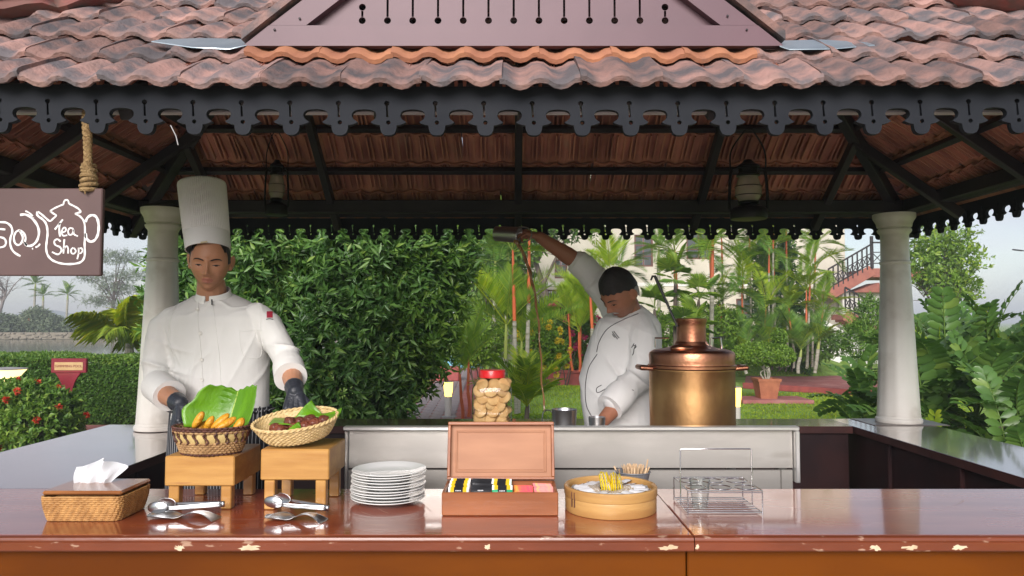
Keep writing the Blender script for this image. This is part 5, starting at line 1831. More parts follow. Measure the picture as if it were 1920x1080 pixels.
def brow_and_lash(bv, c, M, s, parent, thick=.0060, m=hair_m, gaze=-.3):
    white = MATS.get('eye_white') or mat('eye_white', (.42, .37, .34), rough=.2)
    iris = MATS.get('iris') or mat('iris', (.012, .008, .006), rough=.1)
    for sg in (-1, 1):
        pts = [(sg * xx, zz) for xx, zz in ((.013, .0175), (.022, .0212), (.033, .0235), (.043, .0225), (.052, .0165))]
        MB().tube([on_face(bv, c, M, s, a, b, .0004) for a, b in pts], [thick * .8 * s, thick * s, thick * s, thick * .8 * s, thick * .35 * s], 8, True, .45).part('eyebrow', m, parent)
        # narrow opening under a lowered lid: white, iris, lash line
        e = MB()
        n = 12
        top = [on_face(bv, c, M, s, sg * (.0185 + .027 * i / n), -.0020 + .0016 * math.sin(math.pi * i / n), .0008) for i in range(n + 1)]
        bot = [on_face(bv, c, M, s, sg * (.0185 + .027 * i / n), -.0020 - .0030 * math.sin(math.pi * i / n), .0008) for i in range(n + 1)]
        e.add(top + bot, [(i, i + 1, n + 2 + i, n + 1 + i) for i in range(n)])
        eye = e.part('eye', white, parent)
        ir = MB(); i0, i1 = 4, 9
        ir.add([p + M @ Vector((0, -.0004, 0)) for p in top[i0:i1 + 1] + bot[i0:i1 + 1]], [(i, i + 1, i1 - i0 + 2 + i, i1 - i0 + 1 + i) for i in range(i1 - i0)])
        ir.part('iris', iris, eye)
        MB().tube([p + M @ Vector((0, -.0008, 0)) for p in top], [.0007 + .0015 * math.sin(math.pi * i / n) for i in range(n + 1)], 6).part('eyelash', hair_m, eye)
brow_and_lash(bv, hc, HM, hs, C1)
# short hair under the hat
hm_ = MB(); n1, n2 = 60, 20
Vh = []
for j in range(n2 + 1):
    for k in range(n1 + 1):
        a = math.pi * (-.12 + 1.24 * k / n1)
        zz = .062 - .105 * j / n2 * (1 if .17 < k / n1 < .83 else .62)
        r = math.sqrt(max(1 - (zz / .125) ** 2, .05))
        Vh.append(hc + HM @ Vector((.0775 * r * math.cos(a), .0985 * r * math.sin(a), zz)) * hs)
hm_.add(Vh, [(j * (n1 + 1) + k, j * (n1 + 1) + k + 1, (j + 1) * (n1 + 1) + k + 1, (j + 1) * (n1 + 1) + k) for j in range(n2) for k in range(n1)])
o = hm_.part('hair', hair_m, C1, angle=80); md = o.modifiers.new('t', 'SOLIDIFY'); md.thickness = .004
# tall hat
b0, b1 = W(390.5, 469, 3.160), W(378.5, 343, 3.18)
ax = (b1 - b0); Hh = ax.length; axn = ax.normalized(); xx, yy, _ = frame(axn)
yy = Vector((0, 1, 0)) - axn * axn.y; yy.normalize(); xx = yy.cross(axn).normalized()
r0, r1 = 39.0 / FPX * 3.17, 41.0 / FPX * 3.19
def hat_ring(f, k, pl, inner=0):
    q = []
    for i in range(432):
        a = 2 * math.pi * i / 432
        rr = (r0 + (r1 - r0) * f) * k - inner
        w = pl * (abs(math.sin(a * 36)) - .5)
        drop = -.010 * math.cos(a - math.pi / 2) * (1 - f) 
        q.append(b0 + axn * (Hh * f + drop) + xx * (rr + w) * math.cos(a) + yy * (rr * 1.22 + w) * math.sin(a))
    return q
hat = MB()
hat.loft([hat_ring(.0, .99, 0, .004), hat_ring(0, 1.0, 0), hat_ring(.12, 1, 0), hat_ring(.245, 1.0, 0)], False)
h0 = hat.part('hat_band', hat_m, C1, angle=80)
hat = MB()
hat.loft([hat_ring(.245, .99, 0), hat_ring(.25, .996, .0030), hat_ring(.6, 1.0, .0045), hat_ring(.96, 1.0, .0048), hat_ring(.99, .985, .003), hat_ring(1.0, .95, .002), hat_ring(.985, .6, .002), hat_ring(.98, .05, .0)], True)
hat.part('hat_crown', hat_m, C1, angle=80)
MB().box(b0 + axn * .012 + xx * .028 - yy * (r0 * 1.215 + .001), (.028, .002, .006), .0005, Matrix((xx, yy, axn)).transposed()).part('hat_tab', mat('gold_tab', (.50, .42, .25), rough=.5), C1)
# jacket
mb = MB()
spec = [(845, 413, 92, .140), (770, 412, 88, .133), (720, 412, 87, .128), (680, 410, 89, .130), (640, 405, 98, .133), (612, 402, 97, .128), (590, 400, 96, .118), (576, 399, 84, .104), (564, 398, 62, .090), (556, 397.5, 44, .074), (552, 397, 33, .064)]
mb.ell_loft([(W(cx, y, 3.2).x, 3.215, W(cx, y, 3.2).z, hw / FPX * 3.2, ry) for y, cx, hw, ry in spec], 40, 2.25)
def tilt_top(mb, z0, z1, cy, k):
    mb.v = [(x, y, z + (min(max((z - z0) / (z1 - z0), 0), 1)) * (y - cy) * k) for x, y, z in mb.v]
tilt_top(mb, W(398, 600, 3.2).z, W(398, 556, 3.2).z, 3.215 + .03, .36)
mb.chain([W(326, 600, 3.2), W(306, 617, 3.19), W(297, 662, 3.175), W(294, 716, 3.15), W(305, 729, 3.05)], [.060, .061, .059, .058, .058])
mb.chain([W(482, 596, 3.2), W(502, 612, 3.19), W(523, 648, 3.15), W(538, 676, 3.09), W(542, 692, 3.02)], [.060, .060, .057, .056, .056])
folds = [(W(300, 690, 3.1), .10, (.2, .3, 1), .045, .008), (W(290, 735, 3.05), .08, (.6, -.4, .6), .035, .007), (W(330, 640, 3.1), .09, (1, 0, .5), .05, .006),
         (W(535, 670, 3.05), .09, (.1, .3, 1), .045, .008), (W(485, 620, 3.1), .09, (1, 0, -.6), .05, .006), (W(420, 730, 3.07), .13, (.8, 0, .5), .06, .005), (W(360, 700, 3.08), .12, (1, 0, -.25), .07, .005), (W(450, 660, 3.07), .12, (1, 0, .3), .08, .004)]
jm = cloth(mb, .0058, 11, folds)
jbv = bvh_of(jm)
jo = link('jacket', to_local(jm, C1), C1, jk)
# turned-back cuffs
def cuff(a, b, r0_, r1_, m, parent, th=.004):
    a, b = Vector(a), Vector(b)
    c_ = MB()
    c_.tube([a, a.lerp(b, .3), b, b - (b - a) * .02, a.lerp(b, .2)], [r0_, r0_ * 1.02, r1_, r1_ - th, r0_ - th * 1.5], 40, False)
    o = c_.part('cuff', m, parent, angle=70)
    V = coords(o.data); N = normals(o.data)
    set_coords(o.data, V + N * (.003 * sn(V, (30, 30, 30), 5))[:, None])
cuff(W(294, 722, 3.11), W(318, 742, 2.985), .062, .062, jk, C1)
cuff(W(541, 686, 3.06), W(545, 707, 2.975), .061, .064, jk, C1)
# gloves
for kw, fa in ((hand_r, el_r), (hand_l, el_l)):
    g_ = MB(); hand(g_, grow=.0016, **kw)
    w_ = Vector(kw['wrist'])
    g_.capsule(w_ + (fa - w_).normalized() * .040, w_, .0375, .031)
    gm_ = remesh(g_, .0024, 3)
    Vg = coords(gm_); Ng = normals(gm_)
    set_coords(gm_, Vg + Ng * (.0008 * sn(Vg, (60, 60, 60), 8))[:, None])
    link('glove', to_local(gm_, C1), C1, glove_m)
# stand-up collar
def collar(cx, cy, zf, rise, r_, tilt, m, parent, ang=0, gap=.12):
    V = []; F = []; n = 60
    for k in range(n + 1):
        a = -math.pi / 2 + ang + gap + (2 * math.pi - 2 * gap) * k / n
        fr_ = (1 - math.cos(a + math.pi / 2 - ang)) / 2
        z0 = zf + tilt * fr_
        for (rr, zz) in ((r_ * 1.16, z0 - .012), (r_ * 1.06, z0 + rise * .5), (r_ * 1.02, z0 + rise), (r_ * .97, z0 + rise), (r_ * 1.0, z0)):
            V.append((cx + rr * math.cos(a), cy + rr * .95 * math.sin(a), zz))
    for k in range(n):
        for i in range(4):
            F.append((k * 5 + i, k * 5 + i + 1, (k + 1) * 5 + i + 1, (k + 1) * 5 + i))
    c_ = MB(); c_.add(V, F); return c_.part('collar', m, parent, angle=50)
z_f = W(398, 566, 3.13).z
collar(W(397.5, 560, 3.2).x, 3.215, z_f, .024, .068, .052, jk, C1)
MB().tube([Vector((W(398, 566, 3.14).x, 3.135, z_f + .010)), Vector((W(398.5, 570, 3.13).x, 3.125, z_f - .012))], .0028, 6).part('collar_hook', pipe_m, C1)
line_on(jbv, [(372, 566), (371, 600), (376, 650), (380, 710), (381, 765)], .0035, 'placket_seam', jk, C1, .0006)
line_on(jbv, [(398, 570), (404, 610), (412, 680), (416, 765)], .003, 'placket_seam', jk, C1, .0004)
for px, py in ((370, 581), (376, 625), (378, 674), (379, 712)):
    h = surf(jbv, px, py, .0005)
    Mx_ = h[1].to_track_quat('Z', 'Y').to_matrix()
    MB().lathe([(.0, .0), (.0075, .0), (.0085, .002), (.0070, .0035), (.004, .0025), (.0, .0025)], h[0], 16, Mx_, cap=False).part('button', btn_m, C1)
line_on(jbv, [(449, 622), (470, 620), (491, 619)], .003, 'pocket_edge', jk, C1, .0006)
line_on(jbv, [(449, 622), (451, 650), (458, 668), (474, 672), (490, 665), (491, 619)], .0022, 'pocket_edge', jk, C1, .0004)
line_on(jbv, [(482, 560), (489, 590), (488, 625), (494, 650)], .003, 'sleeve_seam', jk, C1, .0003)
line_on(jbv, [(333, 570), (318, 600), (318, 640), (327, 665)], .003, 'sleeve_seam', jk, C1, .0003)
def patch(bvh, px0, px1, py0, py1, name, m, parent, n=5, lift=.0012, shape=None):
    V = []; ok = True
    for j in range(n):
        for i in range(n):
            h = surf(bvh, px0 + (px1 - px0) * i / (n - 1), py0 + (py1 - py0) * j / (n - 1), lift)
            if h is None: return
            V.append(h[0])
    F = [(j * n + i, j * n + i + 1, (j + 1) * n + i + 1, (j + 1) * n + i) for j in range(n - 1) for i in range(n - 1)]
    c_ = MB(); c_.add(V, F); return c_.part(name, m, parent, angle=80)
red_b = mat('red_badge', (.50, .03, .05), (.35, .02, .06), 60, rough=.7)
patch(jbv, 500, 511, 584, 596, 'sleeve_badge', red_b, C1)
line_on(jbv, [(499, 599), (505, 598), (512, 599)], .004, 'sleeve_badge', pipe_m, C1)
# apron and legs
ap = MB()
aw = [(W(cx, y, 3.2).x, 3.22, W(cx, y, 3.2).z, hw / FPX * 3.2, ry) for y, cx, hw, ry in ((930, 412, 100, .165), (860, 412, 98, .155), (800, 412, 95, .146), (762, 412, 92, .139))]
ap.ell_loft([(aw[0][0], aw[0][1], FLOOR + .45, aw[0][3] * 1.05, .18)] + aw, 40, 2.2, cap=False)
o = ap.part('apron', apron_m, C1, angle=80)
for yq in (760,):
    V = []
ap = MB(); ap.tube([(aw[3][0] + (aw[3][3] + .004) * math.cos(a), 3.22 + .145 * math.sin(a), aw[3][2] - .015) for a in np.linspace(0, 6.283, 60, endpoint=False)], .012, 8, squash=.4, closed=True); ap.part('apron_tie', apron_m, C1)
lp = W(481, 812, 3.0)
MB().tube(catmull([lp + Vector((-.005, .05, .10)), lp + Vector((-.012, .04, .02)), lp + Vector((0, .035, -.02)), lp + Vector((.012, .04, .0)), lp + Vector((.002, .05, .09))], 6), .003, 6).part('apron_string', apron_m, C1)
for sg in (-1, 1):
    x = C1.location.x + sg * .095
    MB().ell_loft([(x, 3.24, FLOOR + .05, .065, .075), (x, 3.235, FLOOR + .45, .078, .085), (x - sg * .006, 3.23, FLOOR + .95, .092, .11)], 24).part('trouser_leg', trou_m, C1)
    MB().ell_loft([(x, 3.19, FLOOR + .002, .048, .135), (x, 3.19, FLOOR + .03, .050, .138), (x, 3.215, FLOOR + .07, .045, .10), (x, 3.24, FLOOR + .10, .042, .055)], 24, 2.4).part('shoe', shoe_m, C1)

# ------------------------------------------------------------------ the older cook pouring tea
C2 = thing('person', 'older grey haired cook in white jacket pouring tea from a raised metal tumbler', 'person', (W(1168, 800, 4.22).x, 4.22, FLOOR))
D2 = 4.22
k2 = D2 / 3.75
def Q(px, py, dd=0.0): return W(px, py, D2 + dd * k2)
hc2 = Q(1162, 549, -.12); hs2 = 1.10 * k2 * .94
HM2 = Matrix.Rotation(R(14), 3, 'Y') @ Matrix.Rotation(R(-54), 3, 'Z') @ Matrix.Rotation(R(52), 3, 'X')
mb = MB()
head_part(mb, hc2, HM2, hs2, 1.0, .07)
mb.capsule(Q(1173, 575, -.02), Q(1180, 612, .04), .070 * k2, .082 * k2)
S_l, E_l, W_l = Q(1196, 632, -.07), Q(1196, 715, -.16), Q(1128, 792, -.33)
S_r, E_r, W_r = Q(1150, 560, .12), Q(1092, 497, .10), Q(1012, 445, .03)
mb.ell_loft([(Q(cx, y).x, D2, Q(cx, y).z, hw / FPX * D2, ry) for y, cx, hw, ry in ((860, 1172, 45, .10), (740, 1165, 48, .11), (650, 1172, 42, .10), (605, 1180, 28, .07))], 28)
mb.chain([S_l, E_l, E_l.lerp(W_l, .35), W_l], [q * k2 for q in (.040, .040, .046, .030)])
mb.chain([S_r, E_r, E_r.lerp(W_r, .35), W_r], [q * k2 for q in (.042, .040, .045, .029)])
hand(mb, W_r, (-.86, -.12, .30), (.1, -.3, .95), 1, [(38, 60, 30), (42, 62, 30), (44, 62, 30), (46, 62, 30)], .95 * k2, thumb=(.75, .35, -.5))
hand(mb, W_l, (-.42, -.38, -.82), (.45, -.85, .1), -1, [(30, 45, 25)] * 4, .95 * k2, thumb=(.6, .55, -.4))
for sg in (-1, 1):
    mb.capsule(Vector((C2.location.x + sg * .10, 4.24, FLOOR + .86)), Vector((C2.location.x + sg * .11, 4.25, FLOOR + .09)), .085, .045)
body2 = remesh(mb, .0040, 2)
V = coords(body2)
q = local(V, hc2, HM2, hs2)
x, y, z = q[:, 0], q[:, 1], q[:, 2]
t = np.full(len(V), .5)
hd = (np.abs(q) < .15).all(1)
lip = hd & (y < -.06) & (((x / .021) ** 2 + ((z + .068) / .008) ** 2) < 1)
t[lip] = .72
t[hd & (y < 0) & (z < -.05) & ~lip] = .40
t += .02 * sn(V, (40, 40, 40), 3)
set_tint(body2, np.clip(t, 0, 1))
bv2 = bvh_of(body2)
link('body', to_local(body2, C2), C2, skin2)
grey_h = mat('grey_hair', (.40, .38, .37), (.22, .21, .21), 120, rough=.6, bump=.6, bscale=260)
brow_and_lash(bv2, hc2, HM2, hs2, C2, .0050)
pts = [(-.027, -.058), (-.016, -.052), (0, -.0495), (.016, -.052), (.027, -.058)]
MB().tube([on_face(bv2, hc2, HM2, hs2, a, b, .001) for a, b in pts], [q * hs2 for q in (.003, .0058, .0055, .0058, .003)], 8, True, .6).part('moustache', mat('grey_moustache', (.50, .48, .46), (.34, .32, .31), 150, rough=.7, bump=.6, bscale=300), C2)
# hair: dark cap on top, grey sides
def hair_cap(zlo, name, m, lift, front, rowz):
    n1, n2 = 90, 26; Vh = []
    for j in range(n2 + 1):
        for k in range(n1):
            a = 2 * math.pi * k / n1
            fr_ = max(0, -math.sin(a))
            lo = rowz(a)
            zz = .124 - (.124 - lo) * (j / n2) ** .75
            r = math.sqrt(max(1 - (zz / .1245) ** 2, .0))
            p = Vector((.0765 * r * math.cos(a), .0965 * r * math.sin(a) * (.93 if math.sin(a) < 0 else 1), zz))
            nn = sn(np.array([[p.x, p.y, p.z]]), (90, 90, 50), 4)[0]
            p = p * (1 + lift * (.55 + .6 * max(0, zz) / .12) + .022 * nn)
            Vh.append(hc2 + HM2 @ p * hs2)
    c_ = MB(); c_.add(Vh, [(j * n1 + k, j * n1 + (k + 1) % n1, (j + 1) * n1 + (k + 1) % n1, (j + 1) * n1 + k) for j in range(n2) for k in range(n1)])
    o = c_.part(name, m, C2, angle=80)
    md = o.modifiers.new('t', 'SOLIDIFY'); md.thickness = .005
hair_cap(0, 'hair', hair_m, .085, 0, lambda a: .022 + .030 * max(0, -math.sin(a)) ** .5 * (1 if math.sin(a) < 0 else 0) - .03 * max(0, math.sin(a)) + .003 * math.sin(17 * a))
hair_cap(0, 'grey_sides', grey_h, .025, 0, lambda a: (-.002 if math.sin(a) < .25 else -.002 - .05 * min(1, (math.sin(a) - .25) / .35)) + (.062 * min(1, max(0, -math.sin(a) + .10) / .2)) + .002 * math.sin(19 * a))
mb = MB()
spec = [(860, 1178, 78, .165), (800, 1172, 76, .168), (750, 1166, 77, .175), (710, 1164, 75, .172), (670, 1168, 71, .162), (635, 1174, 66, .150), (608, 1180, 58, .132), (592, 1183, 46, .110), (580, 1182, 33, .085), (574, 1181, 26, .075)]
mb.ell_loft([(Q(cx, y).x, D2 - .0, Q(cx, y).z, hw / FPX * D2, ry) for y, cx, hw, ry in spec], 40, 2.15)
tilt_top(mb, Q(1180, 615).z, Q(1180, 582).z, D2 + .02, .30)
mb.chain([Q(1196, 612, -.04), Q(1205, 632, -.10), Q(1204, 680, -.14), Q(1196, 712, -.16), Q(1165, 738, -.24), Q(1153, 748, -.27)], [q * k2 for q in (.076, .074, .068, .066, .063, .061)])
mb.chain([Q(1180, 612, .05), Q(1150, 565, .12), Q(1118, 528, .12), Q(1096, 502, .10), Q(1086, 494, .095)], [q * k2 for q in (.090, .080, .072, .066, .062)])
folds = [(Q(1190, 715, -.2), .12, (.6, 0, .8), .05, .009), (Q(1150, 700, -.12), .14, (1, 0, .6), .07, .007), (Q(1120, 530, .08), .10, (1, 0, -.9), .05, .008), (Q(1150, 590, 0), .10, (1, 0, .2), .05, .007), (Q(1205, 640, -.1), .10, (.3, 0, 1), .06, .006), (Q(1200, 770, -.1), .12, (.4, 0, 1), .05, .008)]
jm2 = cloth(mb, .0066, 23, folds, .007)
jb2 = bvh_of(jm2)
link('jacket', to_local(jm2, C2), C2, jk2)
cuff(Q(1168, 737, -.235), Q(1143, 764, -.295), .070 * k2, .066 * k2, jk2, C2)
cuff(Q(1098, 505, .10), Q(1080, 489, .092), .067 * k2, .064 * k2, jk2, C2)
z_f = Q(1160, 597, -.08).z
collar(Q(1180, 590).x - .006, D2 - .01, z_f, .024, .080, .058, jk2, C2, ang=-.6)
PW = .0042
line_on(jb2, [(1197, 588), (1170, 599), (1140, 616), (1124, 640), (1119, 660)], PW, 'piping', pipe_m, C2)
line_on(jb2, [(1120, 664), (1104, 690), (1098, 725), (1100, 760), (1112, 785)], PW, 'piping', pipe_m, C2)
line_on(jb2, [(1128, 722), (1119, 728), (1122, 736), (1150, 724), (1188, 732)], PW, 'piping', pipe_m, C2)
for pts in ([(1148, 622), (1152, 628), (1158, 636)], [(1151, 621), (1156, 628), (1161, 634)], [(1148, 627), (1153, 633)]):
    line_on(jb2, pts, .0045, 'embroidery', pipe_m, C2, n=4)
for pts in ([(1184, 652), (1188, 648), (1193, 650), (1189, 654)], [(1186, 650), (1189, 644)], [(1189, 654), (1188, 662), (1186, 666)], [(1192, 646), (1189, 655)]):
    line_on(jb2, pts, .0042, 'embroidery', pipe_m, C2, n=4)
line_on(jb2, [(1130, 598), (1120, 618), (1116, 640)], .003, 'placket_seam', jk2, C2, .0005)
line_on(jb2, [(1208, 596), (1190, 620), (1180, 660), (1176, 700)], .003, 'sleeve_seam', jk2, C2, .0004)
for sg in (-1, 1):
    x = C2.location.x + sg * .11
    MB().ell_loft([(x, 4.25, FLOOR + .05, .07, .08), (x, 4.24, FLOOR + .45, .085, .095), (x - sg * .006, 4.235, FLOOR + .98, .115, .15)], 24).part('trouser_leg', trou_m, C2)
    MB().ell_loft([(x, 4.20, FLOOR + .002, .048, .135), (x, 4.20, FLOOR + .03, .050, .138), (x, 4.225, FLOOR + .07, .045, .10), (x, 4.25, FLOOR + .10, .042, .055)], 24, 2.4).part('shoe', shoe_m, C2)

# tumbler in the raised hand and the arc of tea
tA, tB = Q(929, 438, .02), Q(974, 441, -.03)
dv = (tB - tA); Lq = dv.length
ux, uy, uz = frame(dv)
Mt = Matrix((ux, uy, uz)).transposed()
rt = 15.5 / FPX * D2
tum = thing('metal_tumbler', 'dull metal tumbler held high by the older cook with tea running out', 'tumbler', tA)
MB().lathe([(.001, 0), (rt * .86, 0), (rt * .90, .006), (rt * .97, Lq - .008), (rt * 1.06, Lq - .003), (rt * 1.04, Lq), (rt * .95, Lq - .006), (rt * .86, .012), (.001, .012)], tA, 36, Mt, cap=False).part('cup', alu, tum)
hpts = [tA.lerp(tB, .85) + Vector((.03, -.01, -.045)), Q(992, 450, -.04), Q(997, 438, -.03), Q(990, 428, -.03), tA.lerp(tB, .9) + Vector((.02, -.01, .045))]
MB().tube(catmull(hpts, 5), .008, 8, squash=.4).part('handle', alu, tum)
tea_m = mat('milky_tea', (.40, .22, .10), (.32, .16, .07), 20, rough=.10, coat=.4, trans=.25)
sp_ = [Q(966, 452, -.05), Q(974, 462, -.055), Q(987, 490, -.07), Q(996, 520, -.085), Q(1004, 560, -.11), Q(1010, 610, -.14), Q(1014, 670, -.18), Q(1017, 730, -.24), Q(1022, 772, -.28)]
C_ = catmull(sp_, 6)
C_ = [p + Vector((.0030 * math.sin(i * .9) * min(1, i / 20), .003 * math.cos(i * 1.3), 0)) for i, p in enumerate(C_)]
rad = [(.0125 - .0078 * min(1, i / 34)) * (1 + .22 * math.sin(i * 1.3) * min(1, i / 15)) for i in range(len(C_))]
tmb = MB(); tmb.tube(C_, rad, 10); tmb.solo('tea_stream', tea_m, 'thin brown stream of tea falling from the tumbler to the mug', 'tea', base=C_[-1])
c2 = Q(1124, 790, -.36) + Vector((-.015, -.02, -.03))
MB().lathe([(.001, 0), (.036, 0), (.040, .06), (.043, .10), (.040, .10), (.036, .06), (.034, .006), (.001, .006)], c2 + Vector((0, 0, -.045)), 32, cap=False).solo('metal_cup', alu, 'small metal cup in the lower hand of the older cook, mostly behind the steel panel', 'cup')

# ================================================================== VEGETATION
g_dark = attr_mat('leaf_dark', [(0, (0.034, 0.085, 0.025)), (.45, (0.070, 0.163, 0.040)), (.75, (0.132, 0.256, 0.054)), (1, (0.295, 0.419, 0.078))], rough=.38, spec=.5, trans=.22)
g_mid = attr_mat('leaf_mid', [(0, (0.052, 0.124, 0.024)), (.5, (0.110, 0.226, 0.035)), (1, (0.277, 0.379, 0.065))], rough=.42, trans=.28)
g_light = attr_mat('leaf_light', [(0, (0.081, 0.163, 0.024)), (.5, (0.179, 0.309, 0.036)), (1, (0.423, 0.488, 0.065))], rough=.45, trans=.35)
g_yel = attr_mat('leaf_yellow', [(0, (0.150, 0.285, 0.022)), (.5, (0.315, 0.435, 0.033)), (1, (0.550, 0.540, 0.045))], rough=.45, trans=.4)
g_cyc = attr_mat('leaf_cycad', [(0, (0.042, 0.105, 0.025)), (.5, (0.091, 0.189, 0.039)), (1, (0.238, 0.336, 0.063))], rough=.36, spec=.5, trans=.2)
g_grey = attr_mat('leaf_far_hazed', [(0, (0.120, 0.160, 0.100)), (.5, (0.170, 0.220, 0.130)), (1, (0.250, 0.290, 0.170))], rough=.6, trans=.3)  # leaf colours paled and greyed, distance haze painted in
p_pink = attr_mat('petal_pink', [(0, (.50, .03, .16)), (.5, (.62, .07, .20)), (1, (.70, .20, .26))], rough=.6, trans=.4)
p_red = attr_mat('petal_red', [(0, (.52, .03, .02)), (.5, (.65, .07, .03)), (1, (.72, .16, .08))], rough=.6, trans=.3)
p_yel = attr_mat('petal_yellow', [(0, (.60, .42, .02)), (.5, (.72, .56, .03)), (1, (.76, .66, .12))], rough=.6, trans=.3)
bark = mat('bark', (.13, .10, .08), (.07, .055, .045), 9, rough=.9, bump=.6, stretch=(1, 1, .3))
bark_pale = mat('pale_palm_trunk', (.36, .34, .28), (.26, .25, .19), 5, rough=.8, bump=.3, stretch=(1, 1, 5), c3=(.16, .17, .09), c3scale=5, c3lo=.58, c3hi=.7)
shaft_o = mat('orange_crownshaft', (.55, .125, .04), (.46, .085, .03), 4, rough=.45, stretch=(1, 1, .4))
shaft_g = mat('green_crownshaft', (.22, .30, .06), (.30, .34, .08), 4, rough=.5)
stem_g = mat('green_stem', (.10, .16, .03), (.14, .19, .04), 6, rough=.6)

_NRM = [None]
def leaf_arrays(P, D, Ln, Wd, fold=.25, droop=.12, roll=None, g=rng, N=None):
    """diamond leaves folded along the midrib; returns verts, tris, leaf index per vertex"""
    n = len(P)
    D = D / np.linalg.norm(D, axis=1, keepdims=True)
    up = g.normal(size=(n, 3)) * .5 + (np.array([0, 0, 1.0]) if N is None else N * .95 + np.array([0, 0, .45]))
    X = np.cross(D, up); X /= np.maximum(np.linalg.norm(X, axis=1, keepdims=True), 1e-6)
    U = np.cross(X, D)
    Ln = np.broadcast_to(np.asarray(Ln, float), (n,))[:, None]; Wd = np.broadcast_to(np.asarray(Wd, float), (n,))[:, None]
    b = P
    l = P + D * Ln * .45 + X * Wd * .5 + U * Wd * fold
    r = P + D * Ln * .45 - X * Wd * .5 + U * Wd * fold
    t = P + D * Ln - U * Ln * droop
    V = np.stack([b, l, t, r], 1).reshape(-1, 3)
    i = np.arange(n)[:, None] * 4
    F = np.concatenate([i + np.array([[0, 2, 1]]), i + np.array([[0, 3, 2]])], 1).reshape(-1, 3)
    return V, F
def leaf_mesh(name, P, D, Ln, Wd, tint, **kw):
    V, F = leaf_arrays(P, D, Ln, Wd, **kw)
    return tri_mesh(name, V, F, np.repeat(np.clip(tint, 0, 1), 4), smooth=False)
def shell_points(ells, n, inner=.55, bump=.12, g=rng, floor=.02):
    """points through the outer part of a union of ellipsoids (cx, cy, cz, rx, ry, rz)"""
    vol = np.array([e[3] * e[4] + e[4] * e[5] + e[3] * e[5] for e in ells]); pk = vol / vol.sum()
    out_p = []; out_n = []
    E = np.array(ells)
    tot = 0
    while tot < n:
        k = g.choice(len(ells), size=n, p=pk)
        d = g.normal(size=(n, 3)); d /= np.linalg.norm(d, axis=1, keepdims=True)
        r = (inner ** 3 + (1 - inner ** 3) * g.random(n)) ** (1 / 3)
        r = r * (1 + bump * sn(d * 3 + k[:, None], (1.3,) * 3, 3))
        p = E[k, :3] + d * E[k, 3:] * r[:, None]
        keep = p[:, 2] > floor
        # drop points deep inside another lobe
        for j in range(len(ells)):
            q = np.linalg.norm((p - E[j, :3]) / E[j, 3:], axis=1)
            keep &= ~((q < inner * .9) & (k != j))
        out_p.append(p[keep]); out_n.append(d[keep]); tot += keep.sum()
    return np.concatenate(out_p)[:n], np.concatenate(out_n)[:n]
def sprigs(ells, n, per, Ln, Wd, tw=.12, inner=.6, g=rng, tint0=.42, bump=.12, upbias=.35):
    """twigs with leaves set along them"""
    P, Nn = shell_points(ells, n, inner, bump, g)
    ax = Nn + g.normal(size=P.shape) * .55 + np.array([0, 0, upbias]); ax /= np.linalg.norm(ax, axis=1, keepdims=True)
    cl = .5 + .5 * sn(P, (2.2,) * 3, 17)
    Pi = []; Di = []; Ti = []
    ax = ax - Nn * (ax * Nn).sum(1)[:, None] * .45; ax /= np.linalg.norm(ax, axis=1, keepdims=True)
    _NRM[0] = np.concatenate([Nn] * per)
    for j in range(per):
        f = j / per
        a = g.uniform(0, 6.28, n)
        u = np.cross(ax, g.normal(size=ax.shape)); u /= np.linalg.norm(u, axis=1, keepdims=True)
        Pi.append(P + ax * (tw * f)[..., None] if np.ndim(f) else P + ax * tw * f)
        Di.append(ax * (.45 + .5 * f) + u * (1 - .35 * f))
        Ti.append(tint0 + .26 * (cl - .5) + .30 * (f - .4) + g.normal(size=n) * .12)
    P = np.concatenate(Pi); D = np.concatenate(Di); T = np.concatenate(Ti)
    s = g.uniform(.5, 1.3, len(P))
    return P, D, Ln * s, Wd * s, T
def bush(name, label, cat, ells, n, per, Ln, Wd, m, base, tw=.12, inner=.6, stems=6, group=None, tint0=.42, bump=.12, flowers=None, seed=1, upbias=.35, stem_m=None):
    g = np.random.default_rng(seed)
    t = thing(name, label, cat, base, group)
    P, D, l_, w_, T = sprigs(ells, n, per, Ln, Wd, tw, inner, g, tint0, bump, upbias)
    o = link('foliage', leaf_mesh('foliage', P - np.array(base), D, l_, w_, T, g=g, N=_NRM[0]), t, m)
    mb = MB()
    for i in range(stems):
        e = ells[i % len(ells)]
        tp = Vector((e[0] + g.normal() * e[3] * .4, e[1] + g.normal() * e[4] * .4, e[2] + g.uniform(-.1, .5) * e[5]))
        b = Vector(base) + Vector((g.normal() * .12 * e[3] + (e[0] - base[0]) * .35, g.normal() * .1 + (e[1] - base[1]) * .3, 0))
        r = .012 + .010 * e[5]
        mid = b.lerp(tp, .5) + Vector((g.normal() * .06, g.normal() * .06, .05))
        mb.tube(catmull([b, mid, tp], 4), [r * (1 - .09 * k) for k in range(9)], 7)
        for q in range(4):
            c = mid.lerp(tp, q / 4); d = Vector((g.normal(), g.normal(), .5)).normalized() * e[3] * .5
            mb.tube([c, c + d * .5 + Vector((0, 0, .03)), c + d], [r * .45, r * .3, r * .12], 5)
    if stems: mb.part('stem', stem_m or bark, t)
    if flowers:
        fm, cnt, size, fl_label = flowers
        Pf, Nf = shell_points(ells, cnt, .97, bump, g, floor=.1)
        for i in range(cnt):
            k = 26
            d = g.normal(size=(k, 3)); d /= np.linalg.norm(d, axis=1, keepdims=True); d += Nf[i] * .7
            me = leaf_mesh('flower_head', d * size * .25, d, size * .8, size * .55, g.random(k), g=g)
            ob = link('flower_head', me, t, fm, Vector(Pf[i] + Nf[i] * size * 1.1) - Vector(base))
    return t

